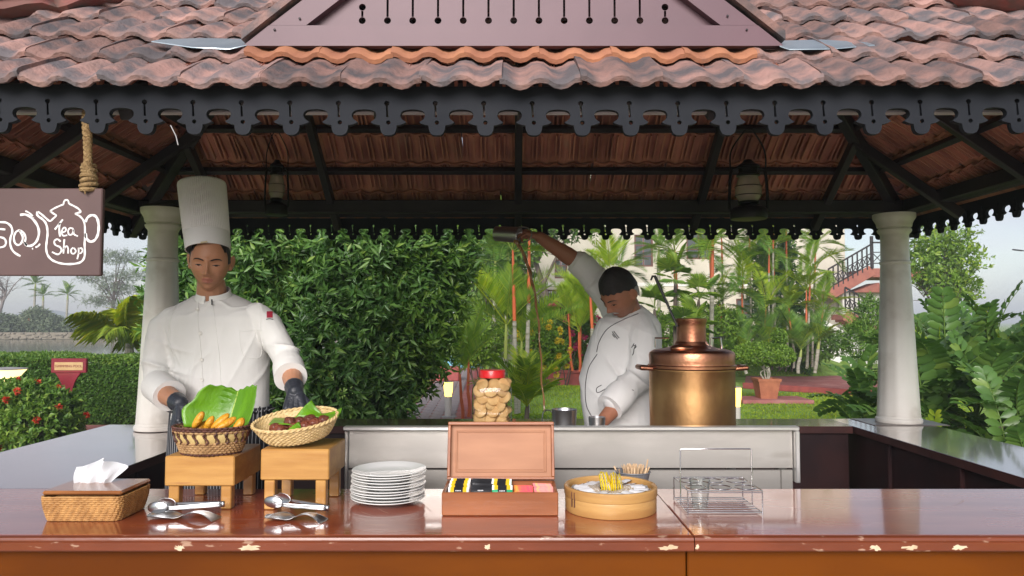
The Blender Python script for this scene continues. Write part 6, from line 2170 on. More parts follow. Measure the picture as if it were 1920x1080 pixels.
# ------------------------------------------------------------------ fronds
def feather(name, L_, n, leaf, wid, arch=.5, vee=.35, droop=.2, lean=.7, taper=(.5, 1, .35), stalk=.18, tint=.5, seed=1, jitter=.08, rach=.012):
    """a feather frond starting at the origin, growing along +x and up z, arching down"""
    g = np.random.default_rng(seed)
    k = 24
    ts_ = np.linspace(0, 1, k)
    ang = lean - arch * 1.6 * ts_ ** 1.4
    dx = np.cos(ang) * L_ / k; dz = np.sin(ang) * L_ / k
    X = np.concatenate([[0], np.cumsum(dx)]); Z = np.concatenate([[0], np.cumsum(dz)])
    tt = np.linspace(0, 1, k + 1)
    V = []; F = []; T = []
    def at(t): return np.array([np.interp(t, tt, X), 0, np.interp(t, tt, Z)])
    for i in range(n):
        t = stalk + (1 - stalk) * (i + .5) / n
        u = (t - stalk) / (1 - stalk)
        p = at(t); q = at(min(t + .02, 1)); d = q - at(t - .02); d /= np.linalg.norm(d)
        nrm = np.array([-d[2], 0, d[0]])
        ln = leaf * (np.interp(u, [0, .35, 1], taper)) * (1 + g.normal() * jitter)
        for s in (-1, 1):
            dirv = d * (.55 + .5 * u) + np.array([0, s, 0]) * 1.0 + nrm * (vee + g.normal() * .08)
            dirv /= np.linalg.norm(dirv)
            sd = np.cross(dirv, nrm); sd /= np.linalg.norm(sd)
            w = wid * np.interp(u, [0, .4, 1], (.7, 1, .6))
            b = p
            m1 = p + dirv * ln * .40 + sd * w * .5
            m2 = p + dirv * ln * .40 - sd * w * .5
            e = p + dirv * ln * .98 + np.array([0, 0, -1]) * droop * ln * (1 + .3 * g.normal())
            n0 = len(V)
            V += [b, m1, e, m2]; F += [(n0, n0 + 1, n0 + 2), (n0, n0 + 2, n0 + 3)]
            c = tint + g.normal() * .13
            T += [c] * 4
    # rachis, three sided
    n0 = len(V)
    for j in range(k + 1):
        p = np.array([X[j], 0, Z[j]]); r = rach * (1 - .8 * j / k) + .002
        V += [p + np.array([0, r, -.2 * r]), p + np.array([0, -r, -.2 * r]), p + np.array([0, 0, -1.4 * r])]; T += [tint + .25] * 3
    for j in range(k):
        for s in range(3):
            a, b = n0 + 3 * j + s, n0 + 3 * j + (s + 1) % 3
            F += [(a, b, b + 3), (a, b + 3, a + 3)]
    return tri_mesh(name, V, F, np.clip(T, 0, 1), smooth=False)
def fan(name, R_, n=22, spread=2.6, stalk=.7, tint=.5, seed=1, cup=.3):
    g = np.random.default_rng(seed)
    V = []; F = []; T = []
    c = np.array([stalk * .85, 0, stalk * .5])
    for i in range(n):
        a = -spread / 2 + spread * i / (n - 1)
        d = np.array([math.cos(a) * .9, math.sin(a), cup * math.cos(a)]); d /= np.linalg.norm(d)
        s = np.array([-math.sin(a), math.cos(a), 0])
        ln = R_ * (1 - .15 * (a / spread * 2) ** 2) * (1 + g.normal() * .04)
        w = ln * spread / n * .62
        n0 = len(V)
        V += [c, c + d * ln * .6 + s * w * .5, c + d * ln + np.array([0, 0, -.18 * ln]), c + d * ln * .6 - s * w * .5]
        F += [(n0, n0 + 1, n0 + 2), (n0, n0 + 2, n0 + 3)]; q = tint + g.normal() * .12 + (.1 if i % 2 else 0); T += [q] * 4
    n0 = len(V); r = .012
    for p in (np.zeros(3), c * .5 + np.array([0, 0, .04]), c):
        V += [p + np.array([0, r, 0]), p + np.array([0, -r, 0]), p + np.array([0, 0, -r])]; T += [.6] * 3
    for j in range(2):
        for s in range(3):
            a, b = n0 + 3 * j + s, n0 + 3 * j + (s + 1) % 3
            F += [(a, b, b + 3), (a, b + 3, a + 3)]
    return tri_mesh(name, V, F, np.clip(T, 0, 1), smooth=False)
def cycad_frond(name, L_, n, leaf, wid, arch, lean, tint, seed):
    """broad rounded leaflets in two ranks"""
    g = np.random.default_rng(seed)
    k = 16
    ang = lean - arch * 1.5 * np.linspace(0, 1, k) ** 1.3
    X = np.concatenate([[0], np.cumsum(np.cos(ang) * L_ / k)]); Z = np.concatenate([[0], np.cumsum(np.sin(ang) * L_ / k)])
    tt = np.linspace(0, 1, k + 1)
    V = []; F = []; T = []
    for i in range(n):
        u = (i + .5) / n; t = .22 + .78 * u
        at = lambda t: np.array([np.interp(t, tt, X), 0, np.interp(t, tt, Z)])
        p = at(t); d = at(min(t + .03, 1)) - at(t - .03); d /= np.linalg.norm(d); nrm = np.array([-d[2], 0, d[0]])
        ln = leaf * np.interp(u, [0, .3, .75, 1], [.75, 1, .95, .62]) * (1 + g.normal() * .06)
        for s in (-1, 1):
            a = .35 + .65 * u ** 2
            dv = d * a + np.array([0, s, 0]) + nrm * (.28 + g.normal() * .1); dv /= np.linalg.norm(dv)
            sd = np.cross(dv, nrm); sd /= np.linalg.norm(sd); up = np.cross(sd, dv) * s
            n0 = len(V); w = wid * (1 + g.normal() * .08)
            for (f, ww, h) in ((0, .12, 0), (.3, .85, .0), (.65, 1.0, -.02), (.9, .6, -.09), (1.0, .1, -.14)):
                c = p + dv * ln * f + np.array([0, 0, h * ln])
                V += [c + sd * w * ww * .5 + nrm * .12 * w * ww, c - nrm * .05 * w, c - sd * w * ww * .5 + nrm * .12 * w * ww]
            for j in range(4):
                for q in range(2):
                    a_ = n0 + 3 * j + q
                    F += [(a_, a_ + 1, a_ + 4), (a_, a_ + 4, a_ + 3)]
            T += [tint + g.normal() * .12] * 15
    n0 = len(V)
    for j in range(k + 1):
        p = np.array([X[j], 0, Z[j]]); r = .010 * (1 - .75 * j / k) + .002
        V += [p + np.array([0, r, 0]), p + np.array([0, -r, 0]), p + np.array([0, 0, -1.3 * r])]; T += [tint + .2] * 3
    for j in range(k):
        for s in range(3):
            a, b = n0 + 3 * j + s, n0 + 3 * j + (s + 1) % 3
            F += [(a, b, b + 3), (a, b + 3, a + 3)]
    return tri_mesh(name, V, F, np.clip(T, 0, 1), smooth=False)
def put_fronds(t, base_, meshes, n, g, m, tilt=(-.2, .5), scale=(.85, 1.15), roll=.2, name='frond', phase=0.0, mats=None):
    """fronds all round a growing point; base_ is in world space"""
    b = Vector(base_) - wloc(t)
    for i in range(n):
        me = meshes[i % len(meshes)]
        o = bpy.data.objects.new(name, me); COL.objects.link(o); o.parent = t
        o.location = b + Vector((0, 0, g.uniform(-.03, .03)))
        f = i / max(n - 1, 1)
        pitch = tilt[0] + (tilt[1] - tilt[0]) * f + g.normal() * .08
        yaw = phase + i * 2.399 + g.normal() * .15
        o.rotation_euler = (Matrix.Rotation(yaw, 3, 'Z') @ Matrix.Rotation(-pitch, 3, 'Y') @ Matrix.Rotation(g.normal() * roll, 3, 'X')).to_euler()
        s = g.uniform(*scale); o.scale = (s, s, s)
def with_mat(me, m):
    me.materials.append(m); return me
FE = {}
for nm, m, tn in (('green', g_mid, .5), ('light', g_light, .5), ('yellow', g_yel, .45)):
    FE[nm] = [with_mat(feather('frond', 1.25, 34, .42, .036, arch=.35 + .1 * i, vee=.45, droop=.10, lean=.3, seed=10 + i, tint=tn, stalk=.14), m) for i in range(3)]
    FE[nm + '_up'] = [with_mat(feather('frond', 1.2, 34, .46, .032, arch=.16 + .08 * i, vee=.75, droop=.02, lean=.15, seed=20 + i, tint=tn, stalk=.14), m) for i in range(3)]
FE['coco'] = [with_mat(feather('frond', 1.5, 46, .58, .018, arch=.75 + .12 * i, vee=-.05, droop=.62, lean=.55, seed=30 + i, tint=.72, stalk=.2, rach=.016), m) for i, m in enumerate((g_yel, g_light, g_yel))]
FE['fan'] = [with_mat(fan('fan_leaf', .62, 24, 3.0 + .2 * i, .55, .5, 40 + i), (g_mid, g_light, g_light)[i]) for i in range(3)] + [with_mat(fan('fan_leaf', .60, 24, 3.2, .5, .5, 44), g_light)]
FE['small'] = [with_mat(feather('frond', .8, 26, .34, .022, arch=.3 + .12 * i, vee=.35, droop=.16, lean=.3, seed=50 + i, tint=.5, stalk=.16), (g_yel, g_light, g_yel)[i]) for i in range(3)]
CY = [with_mat(cycad_frond('frond', .98, 10, .19, .092, .35 + .14 * i, .40, .48, 60 + i), g_cyc) for i in range(4)]
CYY = [with_mat(cycad_frond('frond', .8, 12, .16, .055, .2, .3, .5, 70 + i), g_yel) for i in range(2)]

def palm_clump(name, label, base, stems, fronds, nf, trunk_m=bark_pale, shaft_m=shaft_o, shaft_len=.75, r=.035, tilt=(.15, 1.25), scale=(.8, 1.1), seed=1, group=None, leaf_name='frond', shaft_r=.85):
    """stems: (dx, dy, height, lean_x)"""
    g = np.random.default_rng(seed)
    t = thing(name, label, 'palm', base, group)
    for dx, dy, h, lx in stems:
        b = Vector(base) + Vector((dx, dy, 0)); top = b + Vector((lx, g.normal() * .05, h))
        hs_ = min(shaft_len, h * .5)
        pts = [b, b.lerp(top, .35) + Vector((-.04 * lx, 0, 0)), b.lerp(top, .7), top]
        sh0 = b.lerp(top, 1 - hs_ / h)
        tr_ = MB(); tp = catmull([b, b.lerp(sh0, .5) + Vector((g.normal() * .02, 0, 0)), sh0], 8)
        tr_.tube(tp, [r * (1.25 if i == 0 else 1.0 + (.10 if i % 2 else 0)) for i in range(len(tp))], 10)
        tr_.part('trunk', trunk_m, t)
        s_ = MB(); s_.tube([sh0, sh0.lerp(top, .2), sh0.lerp(top, .7), top], [r * shaft_r * 1.05, r * shaft_r * 1.12, r * shaft_r * .9, r * .5], 10); s_.part('crownshaft', shaft_m, t)
        put_fronds(t, top, fronds, nf, g, None, tilt, scale, phase=g.uniform(0, 6), name=leaf_name)
    return t

# ------------------------------------------------------------------ ground and paths
lawn_m = mat('lawn', (.22, .36, .075), (.29, .43, .10), 25, rough=.95, bump=.9, bscale=260, c3=(.15, .19, .045), c3scale=2.2, c3lo=.5, c3hi=.7, lo=.3, hi=.7, spec=.1)
pave_red = mat('red_paving', (.36, .13, .12), (.29, .10, .095), 6, rough=.8, bump=.2, bscale=60, c3=(.42, .20, .18), c3scale=1.5, c3lo=.5, c3hi=.7)
pave_gry = mat('grey_paving', (.30, .26, .26), (.24, .20, .20), 8, rough=.85, bump=.2, bscale=60)
kerb_m = mat('red_kerb', (.38, .085, .075), (.30, .07, .065), 6, rough=.7, bump=.15, bscale=40)
water_m = mat('lake_water', (.12, .13, .09), (.10, .11, .08), 1, rough=.10, bump=.35, bscale=1.2, stretch=(1, .15, 1))
mb = MB(); nn_ = 60
mb.add([(-900, -300, 0), (900, -300, 0), (900, 1500, 0), (-900, 1500, 0)], [(0, 1, 2, 3)])
struct('ground', mb, lawn_m)
def flat(name, pts, m, z=.004):
    mb = MB(); mb.add([(p[0], p[1], z) for p in pts], [tuple(range(len(pts)))]); return struct(name, mb, m)
flat('pavement', [(-3.4, -9), (3.4, -9), (3.4, 5.6), (-3.4, 5.6)], mat('pale_paving', (.55, .46, .42), (.47, .38, .34), 3, rough=.8, bump=.2, bscale=40))  # out of view; kept pale to bounce light up under the roof
def gxy(px, py): p = G(px, py, 0); return (p.x, p.y)
flat('path', [(-16, 8.55), (-3.41, 8.55), (-3.41, 5.0), (-3.41, 11.9), (-16, 11.9)][:2] + [(-3.42, 11.9), (-16, 11.9)], pave_red, .005)
# path running back on the right of the big bush, red bands with a grey band of brick
pl = [(-1.05, 6.0), (-1.12, 9.0), (-1.2, 13.0), (-1.45, 20.0), (-1.75, 28.0)]
def ribbon(name, line, w0, w1, m, z):
    L_ = [(x + w0, y) for x, y in line] + [(x + w1, y) for x, y in line[::-1]]
    return flat(name, L_, m, z)
ribbon('path', pl, -.85, .42, pave_red, .006)
pv = thing('brick_band', 'grey brick band laid along the middle of the red garden path', 'paving', (-1.9, 12, .007))
bmx = MB().box((0, 0, 0), (.20, .40, .02), .006).mesh('brick'); bmx.materials.append(pave_gry)
cnt = 0
for j in range(40):
    y = 8.6 + j * .42
    xs = np.interp(y, [p[1] for p in pl], [p[0] for p in pl])
    for i in range(4):
        o = bpy.data.objects.new('brick', bmx); COL.objects.link(o); o.parent = pv
        o.location = (xs - .52 + i * .21 + 1.9, y - 12 + (.21 if i % 2 else 0), random.uniform(-.001, .001)); o.rotation_euler = (0, 0, -.06)
for line, s in ((pl, .49), ):
    mb = MB()
    for i in range(len(line) - 1):
        a, b = line[i], line[i + 1]
        mb.bar((a[0] + s, a[1], .06), (b[0] + s, b[1], .06), .14, .12, .01)
    struct('kerb', mb, kerb_m)
# red paved court behind the lawn on the right
cp = [G(1395, 728).to_2d(), G(1600, 742).to_2d(), (9.5, 17.0), (13.0, 21.5), (9.0, 27.5), G(1560, 690).to_2d(), G(1402, 684).to_2d()]
flat('path', [tuple(q) for q in cp], pave_red, .005)
mb = MB()
for a, b in ((cp[0], cp[1]), (cp[1], cp[2]), (cp[5], cp[6]), (cp[4], cp[5])):
    mb.bar((a[0], a[1], .07), (b[0], b[1], .07), .15, .14, .01)
struct('kerb', mb, kerb_m)
# grassy mounds
def mound(cx, cy, rx, ry, h, name='mound'):
    mb = MB(); n = 40; V = []; F = []
    for j in range(13):
        f = j / 12
        for i in range(n):
            a = 2 * math.pi * i / n
            V.append((cx + rx * f * math.cos(a), cy + ry * f * math.sin(a), h * (1 - f * f) ** 1.3 + .002 - .012 * (f > .99)))
    for j in range(12):
        for i in range(n): F.append((j * n + i, (j + 1) * n + i, (j + 1) * n + (i + 1) % n, j * n + (i + 1) % n))
    mb.add(V, F); return struct(name, mb, lawn_m, 180)
MOUNDS = [(1.1, 15.4, 1.9, 3.0, .26), (8.4, 25.2, 3.4, 2.6, .80), (4.9, 20.2, 1.2, 2.0, .40), (.5, 11.8, 1.1, 1.4, .12), (4.2, 24.5, 3.0, 2.4, .7)]
for m_ in MOUNDS: mound(*m_)
def ground_z(x, y):
    z = 0
    for cx, cy, rx, ry, h in MOUNDS:
        f = ((x - cx) / rx) ** 2 + ((y - cy) / ry) ** 2
        z = np.maximum(z, np.where(f < 1, h * np.clip(1 - f, 0, 1) ** 1.3, 0))
    return z
# blades of grass over the lawns in view
g = np.random.default_rng(5)
N_ = 80000
gx_ = g.uniform(-.9, 9.5, N_); gy_ = 6.0 + 22 * g.random(N_) ** 1.25
inside = (gx_ > -.75 - .0 * gy_) & (gx_ / gy_ < .62) & (gx_ / gy_ > -.075)
court = (gy_ > 17.2) & (gy_ < 28) & (gx_ > 5.1 + (gy_ - 17.5) * .27)
court &= ~(((gx_ - 8.4) / 3.4) ** 2 + ((gy_ - 25.2) / 2.6) ** 2 < 1)
keep = inside & ~court
P = np.stack([gx_, gy_, ground_z(gx_, gy_)], 1)[keep]
n = len(P)
d = np.stack([g.normal(size=n) * .5, g.normal(size=n) * .5, np.ones(n)], 1)
me = leaf_mesh('grass', P, d, g.uniform(.03, .065, n), .010 + .0005 * P[:, 1], .45 + .2 * sn(P, (.6, .6, .1), 4) + g.normal(size=n) * .14, g=g)
o = link('grass', me, None, g_yel); o['kind'] = 'stuff'; o['label'] = 'short green lawn grass between the palms and the paths'; o['category'] = 'grass'

# ------------------------------------------------------------------ the big bush behind the young chef
ells = []
g = np.random.default_rng(3)
for (x, y, z, rx, ry, rz) in ((-3.2, 8.0, 2.0, .55, .8, 1.3), (-2.75, 7.8, 1.2, .85, .9, 1.15), (-2.5, 8.0, 2.5, 1.0, .9, 1.0), (-1.5, 7.9, 2.4, .95, .9, 1.15), (-1.85, 7.9, 1.25, .80, .9, 1.15), (-1.02, 8.0, 2.55, .52, .7, 1.0), (-1.25, 8.1, 1.55, .42, .7, .75), (-2.0, 8.0, 3.0, 1.2, .9, .7)):
    ells.append((x, y, z, rx, ry, rz))
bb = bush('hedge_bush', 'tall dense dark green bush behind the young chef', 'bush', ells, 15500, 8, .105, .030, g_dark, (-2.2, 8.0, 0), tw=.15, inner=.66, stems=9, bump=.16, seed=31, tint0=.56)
# lighter new growth along its right side
Pn, Dn, l_, w_, T = sprigs([(-1.0, 8.0, 2.3, .50, .75, 1.25), (-1.22, 8.1, 1.5, .44, .7, .75)], 1100, 8, .10, .032, .13, .8, g, .55, .2)
link('new_growth', leaf_mesh('new_growth', Pn - np.array([-2.2, 8.0, 0]), Dn, l_, w_, T, g=g, N=_NRM[0]), bb, g_mid)

# ------------------------------------------------------------------ clipped hedge on the left
hx0, hx1, hy0, hy1, hzt = -11.5, -4.95, 11.9, 13.0, 1.06
hg = thing('clipped_hedge', 'long low clipped hedge behind the swimming pool sign', 'hedge', ((hx0 + hx1) / 2, 12.4, 0))
g = np.random.default_rng(8)
n = 60000
side = g.random(n)
P = np.empty((n, 3)); Nn = np.empty((n, 3))
a = side < .55
P[a] = np.stack([g.uniform(hx0, hx1, a.sum()), hy0 + .10 * g.random(a.sum()) ** 2, g.uniform(.04, hzt, a.sum())], 1); Nn[a] = (0, -1, .15)
b_ = (side >= .55) & (side < .92)
P[b_] = np.stack([g.uniform(hx0, hx1, b_.sum()), g.uniform(hy0, hy1, b_.sum()), hzt - .09 * g.random(b_.sum()) ** 2], 1); Nn[b_] = (0, -.1, 1)
c_ = side >= .92
P[c_] = np.stack([hx1 - .1 * g.random(c_.sum()), g.uniform(hy0, hy1, c_.sum()), g.uniform(.04, hzt, c_.sum())], 1); Nn[c_] = (1, 0, .1)
P += Nn * (.035 * sn(P, (3, 3, 3), 6) + .02 * sn(P, (9, 9, 9), 7))[:, None]
D = Nn + g.normal(size=(n, 3)) * .75
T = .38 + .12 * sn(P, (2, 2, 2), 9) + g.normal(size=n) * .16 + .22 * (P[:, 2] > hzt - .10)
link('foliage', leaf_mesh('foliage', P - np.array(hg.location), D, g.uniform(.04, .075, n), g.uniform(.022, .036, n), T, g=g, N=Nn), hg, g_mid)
MB().span(hx0 + .12, hx1 - .12, hy0 + .14, hy1 - .12, .05, hzt - .13, .05).part('twigs', mat('hedge_core', (.020, .030, .010), (.03, .028, .015), 30, rough=1), hg)  # one solid dark block fills the hedge behind its leaves

# ixora bush with red flower heads
ib = bush('ixora_bush', 'rounded green bush dotted with red flower heads at the left edge', 'bush', [(-6.15, 9.3, .40, .62, .6, .46), (-5.72, 9.15, .38, .42, .5, .40), (-6.7, 9.2, .40, .6, .6, .44), (-5.9, 9.1, .52, .5, .5, .33)],
          2600, 7, .075, .036, g_mid, (-6.1, 9.2, 0), tw=.08, inner=.7, stems=8, flowers=(p_red, 30, .052, ''), seed=12, tint0=.5)

# young coconut palm with yellowing fronds beyond the hedge
t = thing('coconut_palm', 'young coconut palm with yellowing drooping fronds beyond the clipped hedge', 'palm', (-6.95, 13.6, 0))
g = np.random.default_rng(22)
MB().tube([(-6.95, 13.6, 0), (-6.95, 13.6, .6), (-6.95, 13.6, 1.25)], [.12, .10, .07], 10).part('trunk', bark_pale, t)
put_fronds(t, (-6.95, 13.6, 1.25), FE['coco'], 11, g, None, (.0, .8), (.6, .85), phase=2.2)
for i, (yaw, pit, s) in enumerate(((.2, 1.35, .75), (2.6, 1.15, .7), (-.6, 1.1, .8))):
    o = bpy.data.objects.new('frond', FE['light_up'][i]); COL.objects.link(o); o.parent = t; o.location = (0, 0, 1.25)
    o.rotation_euler = (Matrix.Rotation(yaw, 3, 'Z') @ Matrix.Rotation(-pit, 3, 'Y')).to_euler(); o.scale = (s,) * 3

# ------------------------------------------------------------------ palms in the middle of the garden
def at(px, d): return W(px, 605, d).x
palm_clump('lipstick_palm', 'tall sealing wax palm with two orange stems behind the stream of tea', (at(975, 12.6), 12.6, .1), [(-.06, 0, 2.75, -.06), (.13, .1, 3.05, .03)], FE['light'], 8, shaft_len=1.2, r=.034, tilt=(-.1, 1.2), scale=(.75, 1.0), seed=4)
palm_clump('lipstick_palm', 'yellow green feathery palm fanning out left of the orange stems', (at(945, 12.9), 12.9, .05), [(0, 0, 1.55, .04), (.25, .2, 1.25, .06)], FE['light_up'] + FE['yellow_up'], 9, shaft_len=.6, r=.035, tilt=(.35, 1.3), scale=(.85, 1.1), seed=5, shaft_m=shaft_g)
palm_clump('lipstick_palm', 'small sealing wax palm with one thin orange stem beside the lit bollard', (at(874, 12.0), 12.0, 0), [(.02, 0, 1.02, .02), (-.06, .05, .8, -.04)], FE['light_up'], 6, shaft_len=.8, r=.026, tilt=(.7, 1.4), scale=(.55, .8), seed=6, trunk_m=shaft_o)
palm_clump('palm', 'short bushy young palm with a red brown base right of the biscuit jar', (at(986, 10.6), 10.6, .04), [(0, 0, .42, .02)], FE['small'], 20, shaft_len=.2, r=.04, tilt=(.35, 1.4), scale=(.8, 1.15), seed=7, shaft_m=bark, trunk_m=mat('rusty_base', (.28, .12, .05), (.20, .09, .04), 9, rough=.8))
palm_clump('lipstick_palm', 'yellow green sealing wax palms left of the older cook', (at(1085, 17.5), 17.5, .5), [(-.15, 0, 1.35, -.1), (.05, .1, 1.6, 0), (.22, -.1, 1.25, .1), (.0, -.2, .9, -.02)], FE['yellow_up'], 6, shaft_len=.7, r=.03, tilt=(.45, 1.35), scale=(.7, 1.0), seed=8, trunk_m=shaft_o)
palm_clump('palm', 'bright yellow leaved palm above the raised arm of the cook', (at(1140, 15.5), 15.5, .3), [(0, 0, 2.35, .05), (-.25, .2, 2.0, -.1)], FE['yellow_up'], 6, shaft_len=.8, r=.035, tilt=(.2, 1.1), scale=(.6, .85), seed=9)
palm_clump('palm', 'slender palm with pale trunk close to the right edge of the big bush', (at(925, 18.0), 18.0, 0), [(0, 0, 3.1, .05), (.3, .3, 3.5, .05)], FE['green'], 8, shaft_len=.5, r=.05, tilt=(-.5, 1.0), scale=(.9, 1.2), seed=10, shaft_m=shaft_g)
palm_clump('fan_palm', 'dense fan palm clump behind the ladle handle', (at(1268, 15.5), 15.5, .2), [(-.35, 0, 1.7, -.1), (0, .1, 2.3, 0), (.35, 0, 1.9, .12), (.2, -.3, 1.3, .1)], FE['fan'], 8, shaft_len=.2, r=.04, tilt=(-.5, 1.1), scale=(.45, .75), seed=11, shaft_m=bark, trunk_m=bark, leaf_name='fan_leaf')
palm_clump('lipstick_palm', 'palm with a short orange shaft and spreading fronds above the copper neck', (at(1300, 16.5), 16.5, .2), [(-.3, 0, 3.0, -.1), (.35, 0, 3.3, .1)], FE['light'], 8, shaft_len=.9, r=.045, tilt=(-.4, 1.1), scale=(.8, 1.0), seed=12)
palm_clump('lipstick_palm', 'palm grove of many thin pale trunks left of the staircase', (at(1420, 19.5), 19.5, .5), [(-1.1, 0, 2.9, -.1), (-.75, .4, 3.4, -.05), (-.45, -.2, 2.6, .0), (-.1, .2, 3.6, .0), (.2, -.2, 3.1, .05), (.45, .3, 3.7, .1), (-.9, -.4, 1.6, -.2), (.0, -.4, 1.5, .1), (-.5, -.5, 1.9, -.05)], FE['green'] + FE['light'] + FE['yellow'], 8, shaft_len=.7, r=.026, tilt=(-.75, 1.15), scale=(.75, 1.05), seed=13)
palm_clump('lipstick_palm', 'tall palm grove with red shafts standing right of the topiary pot', (at(1490, 20.5), 20.5, .4), [(-.5, 0, 3.3, -.05), (-.1, .3, 3.9, 0), (.25, -.2, 2.7, .1), (.5, .1, 3.4, .15), (-.2, -.4, 1.7, -.1), (.45, -.3, 1.6, .2), (.1, -.5, 2.1, .05)], FE['light'] + FE['yellow'] + FE['light'], 8, shaft_len=.9, r=.028, tilt=(-.7, 1.15), scale=(.7, .95), seed=14)
palm_clump('palm', 'low bushy palms at the foot of the grove', (at(1465, 18.8), 18.8, .35), [(-.9, 0, .5, -.1), (-.3, .1, .7, 0), (.4, 0, .6, .1), (.9, .2, .8, .1)], FE['green_up'] + FE['small'], 9, shaft_len=.2, r=.04, tilt=(.2, 1.3), scale=(.65, 1.0), seed=15, shaft_m=shaft_g)
palm_clump('palm', 'dark feather palms in front of the white villa at the back', (at(1205, 22), 22, 0), [(-.6, 0, 3.2, -.1), (.5, .3, 3.8, .05)], FE['green'] + FE['light'], 8, shaft_len=.5, r=.05, tilt=(-.6, 1.0), scale=(.75, 1.0), seed=16, shaft_m=shaft_g)

# flowering shrubs
def E(px, py, d, rx, rz, ry=None):
    p = W(px, py, d); return (p.x, d, max(p.z, rz * .8), rx, ry or rx, rz)
bush('bougainvillea', 'pink bougainvillea shrub in front of the villa', 'shrub', [E(1040, 620, 18.5, .55, .45), E(1075, 600, 18.8, .5, .5)], 900, 6, .09, .05, g_mid, (at(1055, 18.6), 18.6, 0), flowers=(p_pink, 60, .10, ''), seed=41, tint0=.55)
bush('bougainvillea', 'magenta flowering shrub growing in the round red planter', 'shrub', [E(1072, 668, 19.6, .42, .42), E(1095, 640, 19.6, .35, .4)], 700, 6, .09, .04, g_light, (at(1075, 19.6), 19.6, .36), flowers=(p_pink, 50, .095, ''), seed=42)
bush('flowering_shrub', 'yellow flowered shrub beside the stream of tea', 'shrub', [E(1010, 648, 16.0, .42, .45), E(1030, 668, 16.2, .35, .3)], 800, 6, .08, .05, g_light, (at(1015, 16), 16, 0), flowers=(p_yel, 40, .085, ''), seed=43)
bush('shrub', 'rounded dark green shrub below the villa balcony', 'shrub', [E(1058, 600, 23, .9, .75), E(1020, 615, 23.5, .8, .6)], 1600, 6, .11, .055, g_mid, (at(1040, 23), 23, 0), seed=44)
bush('shrub', 'pale green shrub behind the small orange stemmed palm', 'shrub', [E(905, 640, 17, .55, .5), E(885, 655, 17.2, .45, .4)], 900, 6, .09, .04, g_light, (at(898, 17), 17, 0), seed=45)
bush('shrub', 'dark leafy shrub filling in behind the brass urn', 'shrub', [E(1340, 615, 19, .7, .5), E(1240, 630, 18.5, .7, .5), E(1190, 645, 18, .6, .45)], 1800, 6, .12, .05, g_light, (at(1270, 18.6), 18.6, 0), seed=46)
bush('shrub', 'low green ground shrub at the foot of the palm grove', 'shrub', [E(1400, 640, 21.5, 1.0, .45), E(1510, 645, 22.0, 1.1, .45)], 1800, 6, .10, .045, g_mid, (at(1455, 21.8), 21.8, .2), seed=47)
bush('shrub', 'shrub with pale feathery leaves beside the staircase foot', 'shrub', [E(1612, 640, 15.0, .30, .40), E(1632, 600, 15.4, .25, .45)], 700, 6, .10, .022, g_mid, (at(1612, 15.2), 15.2, 0), seed=48)

bush('shrub', 'tall dark narrow shrub rising inside the palm grove', 'shrub', [(at(1455, 22.5), 22.5, 2.2, .75, .6, 1.9), (at(1450, 22.5), 22.5, 3.6, .6, .5, 1.2), (at(1500, 22.8), 22.8, 1.4, .7, .6, 1.3)], 1900, 6, .15, .06, g_dark, (at(1455, 22.5), 22.5, .2), seed=49)
# ------------------------------------------------------------------ cycads on the right
def cycad(label, x, y, trunks, n, seed, yel=0, scale=(.85, 1.15), tilt=(-.45, 1.15)):
    g = np.random.default_rng(seed)
    t = thing('cycad', label, 'cycad', (x, y, 0), 'broad leaved cycads on the right')
    for dx, dy, h in trunks:
        MB().tube([(x + dx * .6, y + dy * .6, 0), (x + dx * .9, y + dy * .9, h * .6), (x + dx, y + dy, h)], [.10, .085, .075], 10).part('trunk', bark, t)
        put_fronds(t, (x + dx, y + dy, h), CY, n, g, None, tilt, scale, phase=g.uniform(0, 6), roll=.3)
        if yel:
            put_fronds(t, (x + dx, y + dy, h + .03), CYY, yel, g, None, (.8, 1.3), (.7, 1.0), phase=g.uniform(0, 6), name='young_frond')
    return t
cycad('large dark cycad nearest the right edge of the picture', 4.85, 7.2, [(0, 0, .55), (.3, -.2, .35), (-.3, -.3, .28)], 13, 71, scale=(.75, 1.0))
cycad('dark cycad right behind the right hand column', 4.55, 8.1, [(0, 0, .75), (-.2, -.2, .40), (.4, -.1, .6)], 13, 72)
cycad('low spreading cycad left of the right hand column', 4.05, 8.6, [(0, 0, .22), (.05, .15, .55)], 13, 73, scale=(.6, .85))
cycad('tall cycad with bright yellow young fronds at the back right', 5.75, 8.9, [(0, 0, 1.05), (.5, .1, .85), (-.55, .1, .9)], 14, 74, yel=2)
cycad('cycad with low yellow fronds at the foot of the column', 3.75, 6.7, [(0, 0, .12)], 12, 75, yel=2, scale=(.5, .7), tilt=(-.1, 1.0))
cycad('cycad at the far right behind the others', 6.5, 8.6, [(0, 0, 1.0), (.2, -.4, .7)], 14, 76)
cycad('small cycad with pale drooping fronds near the right end of the counter', 4.45, 6.4, [(0, 0, .18), (.5, .1, .2)], 12, 77, scale=(.6, .8))
cycad('grey green cycad between the column and the tree', 5.5, 10.2, [(0, 0, .85), (.5, .2, 1.0)], 14, 78)

